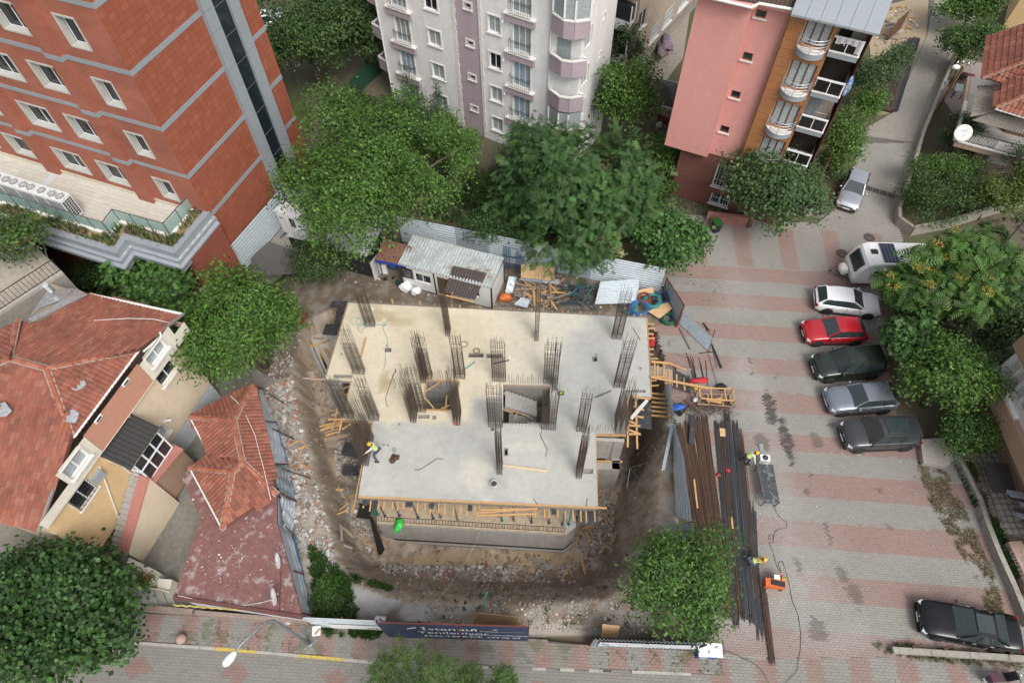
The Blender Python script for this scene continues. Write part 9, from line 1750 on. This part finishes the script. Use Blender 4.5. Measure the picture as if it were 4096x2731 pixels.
for x_ in(-.6,.68): m=MB();m.lathe((x_,0,.24),[(.12,-.06),(.22,-.06),(.24,0),(.22,.06),(.12,.06)],16,axis=(0,1,0));m.build('wheel',rubber,sc,False,True)
m=MB();m.tube([(.66,0,.24),(.5,0,1.02)],.04,6);m.build('fork',steel,sc,False);m=MB();m.tube([(.42,-.34,1.08),(.5,0,1.02),(.42,.34,1.08)],.02,6);m.build('handlebar',black,sc,False);m=MB();m.lathe((.58,0,1.0),[(0,-.05),(.1,0),(.09,.06),(0,.08)],10,axis=(1,0,.2));m.build('headlamp',hlm,sc,False);m=MB();m.box((-.95,0,.5),(.02,.2,.16));m.build('number_plate',whitep,sc,False);m=MB();m.box((-.72,.0,.93),(.35,.32,.22));m.build('top_box',mat('plum_box',(.08,.015,.04),.4,.1,3,0),sc,False)
# ---------------------------------------------------------------- people
def skin(name,pts,edges,rad,mm,parent,root=0,sub=1):
    me=bpy.data.meshes.new(name);me.from_pydata([tuple(p) for p in pts],edges,[]);me.materials.append(mm);o=link(name,me,parent,False)
    sm_=o.modifiers.new('skin','SKIN');
    for i,v in enumerate(me.skin_vertices[0].data): v.radius=(rad[i],rad[i]);v.use_root=(i==root)
    sm_.use_smooth_shade=True;s=o.modifiers.new('sub','SUBSURF');s.levels=sub;s.render_levels=sub;return o
skn=mat('skin',(.33,.17,.11),.55,.08,6,0);hiv=mat('hi_vis',(.40,.62,.06),.6,.12,6,.2);wsh=mat('white_shirt',(.62,.60,.60),.8,.1,6,.3);jean=mat('jeans',(.06,.085,.13),.85,.15,6,.2);dkt=mat('dark_trousers',(.025,.027,.032),.85,.15,6,.2);hel=mat('yellow_helmet',(.70,.43,.01),.3,.03,2,0);boot=mat('boots',(.035,.025,.02),.8,.1,4,.1);hair=mat('dark_hair',(.012,.009,.007),.7,.2,9,.2);glv=mat('orange_glove',(.45,.12,.04),.7,.15,6,.2);silv=mat('reflective_strip',(.6,.62,.6),.4,.05,4,0);eyem=mat('eye_dark',(.01,.008,.007),.3,0,1,0)
def worker(label,pos,yaw,bend,feet,hands,crouch=0.,trs=jean,sleeve=wsh,hand_m=skn,tilt=.2):
    rt=thing('person',label,'person',pos,yaw);hz=.92-crouch;pel=Vector((-.10*bend*1.5,0,hz));d=Vector((math.sin(bend),0,math.cos(bend)));ch=pel+d*.40;nk=pel+d*.56;hd=nk+Vector((math.sin(bend*.6+tilt),0,math.cos(bend*.6+tilt)))*.16
    hipL,hipR=pel+Vector((0,.10,-.03)),pel+Vector((0,-.10,-.03));F_=[Vector((*f,.09)) for f in feet];kn=[]
    for h,f in zip((hipL,hipR),F_):
        v=f-h;l=v.length;k=math.sqrt(max(.0,.45**2-(l/2)**2)) if l<.9 else 0.02;kn.append((h+f)/2+Vector((1,0,.25)).normalized()*k)
    shL,shR=nk+Vector((0,.19,0))-d*.05,nk+Vector((0,-.19,0))-d*.05;H_=[Vector(h) for h in hands];el=[]
    for s,h,sg in((shL,H_[0],1),(shR,H_[1],-1)):
        l=(h-s).length;k=math.sqrt(max(.0,.29**2-(l/2)**2)) if l<.58 else .01;el.append((s+h)/2+Vector((-.3,sg*.6,-.7)).normalized()*k)
    pts=[pel,ch,nk,hd,hipL,kn[0],F_[0],hipR,kn[1],F_[1],shL,el[0],H_[0],shR,el[1],H_[1]];ed=[(0,1),(1,2),(2,3),(0,4),(4,5),(5,6),(0,7),(7,8),(8,9),(2,10),(10,11),(11,12),(2,13),(13,14),(14,15)]
    skin('body',pts,ed,[.12,.135,.06,.085,.085,.062,.042,.085,.062,.042,.055,.043,.033,.055,.043,.033],skn,rt)
    m=MB();fx=(hd-nk).normalized();fw=Vector((fx.z,0,-fx.x));m.lathe(hd-fx*.05,[(.0,-.07),(.055,-.06),(.078,0),(.085,.07),(.075,.12),(0,.15)],14,axis=fx);hdm=m.build('head',skn,rt,False,True)
    m=MB();m.lathe(hd+fw*.083+fx*.0,[(.012,-.02),(.016,.0),(.008,.025)],6,axis=fx);m.build('nose',skn,hdm,False)
    for s in(-1,1):
        m=MB();m.lathe(hd+fw*.072+Vector((0,s*.032,0))+fx*.025,[(.0,-.008),(.010,0),(0,.008)],6,axis=fw);m.build('eye',eyem,hdm,False);m=MB();m.lathe(hd+Vector((0,s*.082,0))+fx*.01,[(.0,-.03),(.018,-.01),(.02,.015),(0,.03)],6,axis=fx);m.build('ear',skn,hdm,False)
    m=MB();m.beam(hd+fw*.078-fx*.035+Vector((0,-.025,0)),hd+fw*.078-fx*.035+Vector((0,.025,0)),.008,.008);m.build('mouth',eyem,hdm,False);m=MB();m.lathe(hd-fw*.02,[(.075,-.06),(.09,0),(.09,.05)],12,axis=fx);m.build('hair',hair,hdm,False,True)
    m=MB();m.lathe(hd+fx*.045,[(.135,0),(.125,.012),(.118,.02),(.115,.07),(.09,.115),(.045,.14),(0,.146)],18,axis=fx);he=m.build('helmet',hel,rt,False,True);m=MB();m.lathe(hd+fx*.045+fw*.055,[(.125,0),(.125,.01),(0,.012)],14,axis=fx);m.build('peak',hel,he,False);m=MB();m.beam(hd+fx*.185-fw*.09,hd+fx*.185+fw*.09,.03,.012,fx);m.build('crest',hel,he,False)
    skin('trousers',[pel+d*.04,hipL,kn[0],F_[0]+Z*.04,hipR,kn[1],F_[1]+Z*.04],[(0,1),(1,2),(2,3),(0,4),(4,5),(5,6)],[.145,.10,.078,.062,.10,.078,.062],trs,rt)
    skin('shirt',[pel+d*.12,ch,nk-d*.02,shL,el[0],H_[0].lerp(el[0],.15),shR,el[1],H_[1].lerp(el[1],.15)],[(0,1),(1,2),(2,3),(3,4),(4,5),(2,6),(6,7),(7,8)],[.145,.15,.085,.075,.058,.045,.075,.058,.045],sleeve,rt)
    skin('vest',[pel+d*.05,pel+d*.25,ch,nk-d*.06,shL-d*.03+Vector((0,-.05,0)),shR-d*.03+Vector((0,.05,0))],[(0,1),(1,2),(2,3),(3,4),(3,5)],[.155,.165,.17,.10,.085,.085],hiv,rt)
    m=MB();m.lathe(pel+d*.20,[(.172,-.025),(.176,0),(.172,.025)],16,axis=d);m.build('reflective_band',silv,rt,False)
    for f in F_:
        m=MB();m.hexa([f+Vector(v) for v in((-.09,-.045,-.09),(.19,-.05,-.09),(.19,.05,-.09),(-.09,.045,-.09),(-.07,-.04,.03),(.10,-.04,.0),(.10,.04,.0),(-.07,.04,.03))]);m.build('boot',boot,rt,False)
    for h,e,sg in((H_[0],el[0],1),(H_[1],el[1],-1)):
        dd=(h-e).normalized();sd=Vector((0,1,0)) if abs(dd.y)<.8 else Vector((1,0,0));sd=(sd-dd*sd.dot(dd)).normalized();up=dd.cross(sd);m=MB();m.obox(h-sd*.04-up*.014,sd*.08,up*.028,dd*.09);hm=m.build('palm',hand_m,rt,False)
        for k,ln in enumerate((.07,.08,.078,.06)):
            a=h+dd*.088+sd*(-.03+k*.02);m=MB();m.tube([a,a+dd*ln*.5-up*.008,a+dd*ln*.8-up*.035],[.009,.0085,.007],6);m.build('finger',hand_m,hm,False)
        a=h+dd*.03-sd*.04*sg;m=MB();m.tube([a,a+dd*.03-sd*.025*sg-up*.01,a+dd*.06-sd*.025*sg-up*.025],[.011,.010,.008],6);m.build('thumb',hand_m,hm,False)
    return rt
p=P1(S6,752,345,ZS+.005);worker('worker in yellow helmet and hi-vis vest tying bars on the slab',(p.x,p.y,ZS+.005),R(172),.42,[(-.05,.42),(.02,-.42)],[(.62,.50,1.05),(.55,-.42,.95)],.06,jean,wsh,glv)
p=P1(r3,1560,158,.12);worker('worker in yellow helmet bending over bars by the cutting bench',(p.x,p.y,.10),R(5),.75,[(.12,-.14),(-.2,.16)],[(.62,.12,.72),(.45,-.38,.45)],.10,dkt,wsh,skn)
p=P1(r3,1600,805,.14);worker('worker in yellow helmet crouching over the rebar near the bender',(p.x,p.y,.12),R(-5),1.05,[(.05,.16),(-.12,-.15)],[(.68,-.10,.30),(.55,.28,.42)],.30,jean,mat('tan_sleeve',(.36,.2,.12),.7,.1,6,.1),skn)
# ---------------------------------------------------------------- lamps, manholes, lane stock
lamp=thing('street_lamp','curved grey street lamp over the pavement','street lamp',P(1238,2573,.1));hd_=P(938,2610,7.2);b_=P(1238,2573,.1);tp=b_+Z*6.2;dv=Vector((hd_.x-b_.x,hd_.y-b_.y,0))
m=MB();m.tube([b_,b_+Z*4,tp]+[tp+dv*(1-math.cos(t))*1.0+Z*math.sin(t)*1.0 for t in (.35,.7,1.05,1.4)]+[hd_],[.09,.075,.06,.055,.05,.05,.045,.04],10);m.build('pole',mat('lamp_grey',(.25,.28,.31),.45,.1,3,0,metal=.4),lamp,smooth=True)
m=MB();u_=dv.normalized();m.lathe(hd_-u_*.1,[(.04,0),(.13,.1),(.19,.35),(.17,.6),(.07,.72),(0,.73)],14,axis=(u_.x,u_.y,-.06));m.build('lamp_head',whitep,lamp,smooth=True);m=MB();m.lathe(b_,[(.16,0),(.16,.03),(.1,.06)],12);m.build('base_plate',steel,lamp)
for lab,b,t,h in (('tall ring headed lamp post beside the orange building',P(1189,339,0),P(1138,166,0),7.),('floodlight mast at the right edge behind the caravan',P(3958,1040,0),P(4050,870,0),6.5)):
    rt=thing('lamp_post',lab,'lamp post',b);m=MB();m.tube([b,b+Z*h],[.08,.05],8);m.build('mast',steel,rt)
    m=MB();m.tube([b+Z*h+Vector((.45*math.cos(a*.7854),.45*math.sin(a*.7854),0)) for a in range(8)],.03,5,closed=True);m.beam(b+Z*h-Vector((.45,0,0)),b+Z*h+Vector((.45,0,0)),.03,.03);m.build('head_ring',rust,rt)
    for a in range(3): m=MB();m.box(b+Z*(h+.1)+Vector((.45*math.cos(a*2.1),.45*math.sin(a*2.1),0)),(.28,.2,.22),a);m.build('floodlight',galvd,rt)
for lab,c,x_,y_ in (('round manhole cover in front of the caravan drawbar',a4,640,285),('round manhole cover near the ivy wall',a4,830,175)):
    m=MB();m.lathe(P1(c,x_,y_,.048),[(.42,0),(.42,.012),(.33,.012),(.33,.008),(0,.008)],20);tag(m.build('manhole_cover',mat('cast_iron',(.075,.062,.055),.75,.3,8,.5)),lab,'manhole','manholes in the paving')
dg=thing('drain_grate','row of black drain grates across the lane','drain',P1(c4,900,1340,.05));a=P1(c4,800,1305,.06);b=P1(c4,1010,1370,.06)
for i in range(4): m=MB();m.beam(a.lerp(b,(i+.04)/4),a.lerp(b,(i+.96)/4),.5,.02);m.build('grate',mat('cast_iron',(.075,.062,.055)),dg)
bw_=thing('brick_garden_wall','low red brick wall below the pink block','wall',P1(a3,1580,90,0));a=P1(a3,1430,60,0);b=P1(a3,1720,95,0);d_=(b-a).normalized();L_=(b-a).length;bm=[mat('wall_brick_a',(.33,.14,.11),.85,.15,5,.2),mat('wall_brick_b',(.27,.11,.09),.85,.15,5,.2)];m=MB();m.beam(a+Z*.45,b+Z*.45,.2,.88);m.build('core',mortar,bw_)
for r_ in range(6):
    for i in range(int(L_/.3)+1):
        p=a+d_*(i*.3+(.15 if r_%2 else 0));m=MB();m.beam(p+Z*(.08+r_*.15)+d_*.01,p+d_*.28+Z*(.08+r_*.15),.23,.13);m.build('brick',random.choice(bm),bw_)
m=MB();m.beam(a+Z*.93,b+Z*.93,.3,.06);m.build('coping',mat('wall_brick_a',(.33,.14,.11)),bw_)
wbn=thing('wheelie_bin','dark wheelie bin with green lid by the brick wall','bin',P1(a3,1495,130,.05),R(20));m=MB();m.hexa([(-.22,-.26,.08),(.22,-.26,.08),(.22,.26,.08),(-.22,.26,.08),(-.28,-.34,.98),(.28,-.34,.98),(.28,.34,.98),(-.28,.34,.98)]);m.build('tub',black,wbn,False);m=MB();m.box((0,0,1.01),(.6,.7,.06));m.build('lid',mat('green_lid',(.02,.12,.025),.5,.1,3,0),wbn,False)
for i,(a,b,mm) in enumerate([((1095,300),(925,770),greyb),((1130,275),(965,780),rustb),((1160,270),(1000,775),greyb),((1050,330),(895,740),rustb)]):
    pa=P1(c4,*a,.1);pb_=P1(c4,*b,.1);rt=thing('bar_stack',['dark bar stack nearest the lane tree','rusty bar stack second along the lane','dark bar stack along the lane edge','rusty bar stack beside the lane shrubs'][i],'rebar bundle',pa,0,'bar stacks along the lane');s=Vector((-(pb_-pa).y,(pb_-pa).x,0)).normalized()
    for k in range(12): m=MB();o=s*((k%6)-2.5)*.11+Z*(k//6)*.1;m.tube([pa+o,pb_+o*random.uniform(.8,1.1)],.05,5);m.build('bar',mm if random.random()<.8 else greyb,rt)
rfp=[P1(c4,955,290,.05),P1(c4,1050,200,.05)];m=corr(rfp[0],rfp[1],rfp[1]+Z*2,rfp[0]+Z*2,8,.03);tag(m.build('rusty_sheet_fence',mat('rusted_sheet',(.10,.045,.03),.85,.3,4,.2)),'rusty sheet fence panel beside the pink block plot','fence')
for i in range(26):
    p=P1(c4,random.uniform(860,1130),random.uniform(30,290),.08);a=random.choice([-.3,1.0,.2])+random.gauss(0,.3);l=random.uniform(.5,1.7);d_=Vector((math.cos(a),math.sin(a),0))*l/2;m=MB();m.beam(p-d_,p+d_,.12,.06);tag(m.build('plank',random.choice([timber,timbero,timberg])),'plank scattered on the bare plot behind the pink block','plank','planks on the bare plot')
sheet('bare_plot',[tuple(P1(c4,x_,y_,0))[:2] for x_,y_ in ((830,290),(980,30),(1250,-40),(1230,250),(1000,790),(880,800))],.0,mat('sandy_plot',(.34,.27,.185),.95,.15,2,.3))
sheet('garden_court',[tuple(K(x_,y_,0))[:2] for x_,y_ in ((640,620),(1010,80),(1150,60),(1080,520),(900,760))],.0,mat('grey_court',(.28,.25,.21),.95,.2,2,.3,dirt=.4))
lump('junk_heap','heap of blue tubs and furniture beside the tan block','junk',K(900,470,0),.9,mat('junk_mix',(.3,.17,.08),.8,.4,4,.4,col2=(.03,.1,.3),split=.52),(.8,1.6,.6),3,.35,91);lump('parking_ball','round concrete ball bollard on the pavement','bollard',P1(r1,1170,1290,.1),.26,mat('ball_pink',(.36,.25,.21),.9,.15,4,.2),(1,1,1),3,.01,92);lump('round_stone','pale round stone bollard beside the left hoarding end','bollard',P1(r2,255,1170,.1),.25,conc,(1,1,1),3,.01,93)
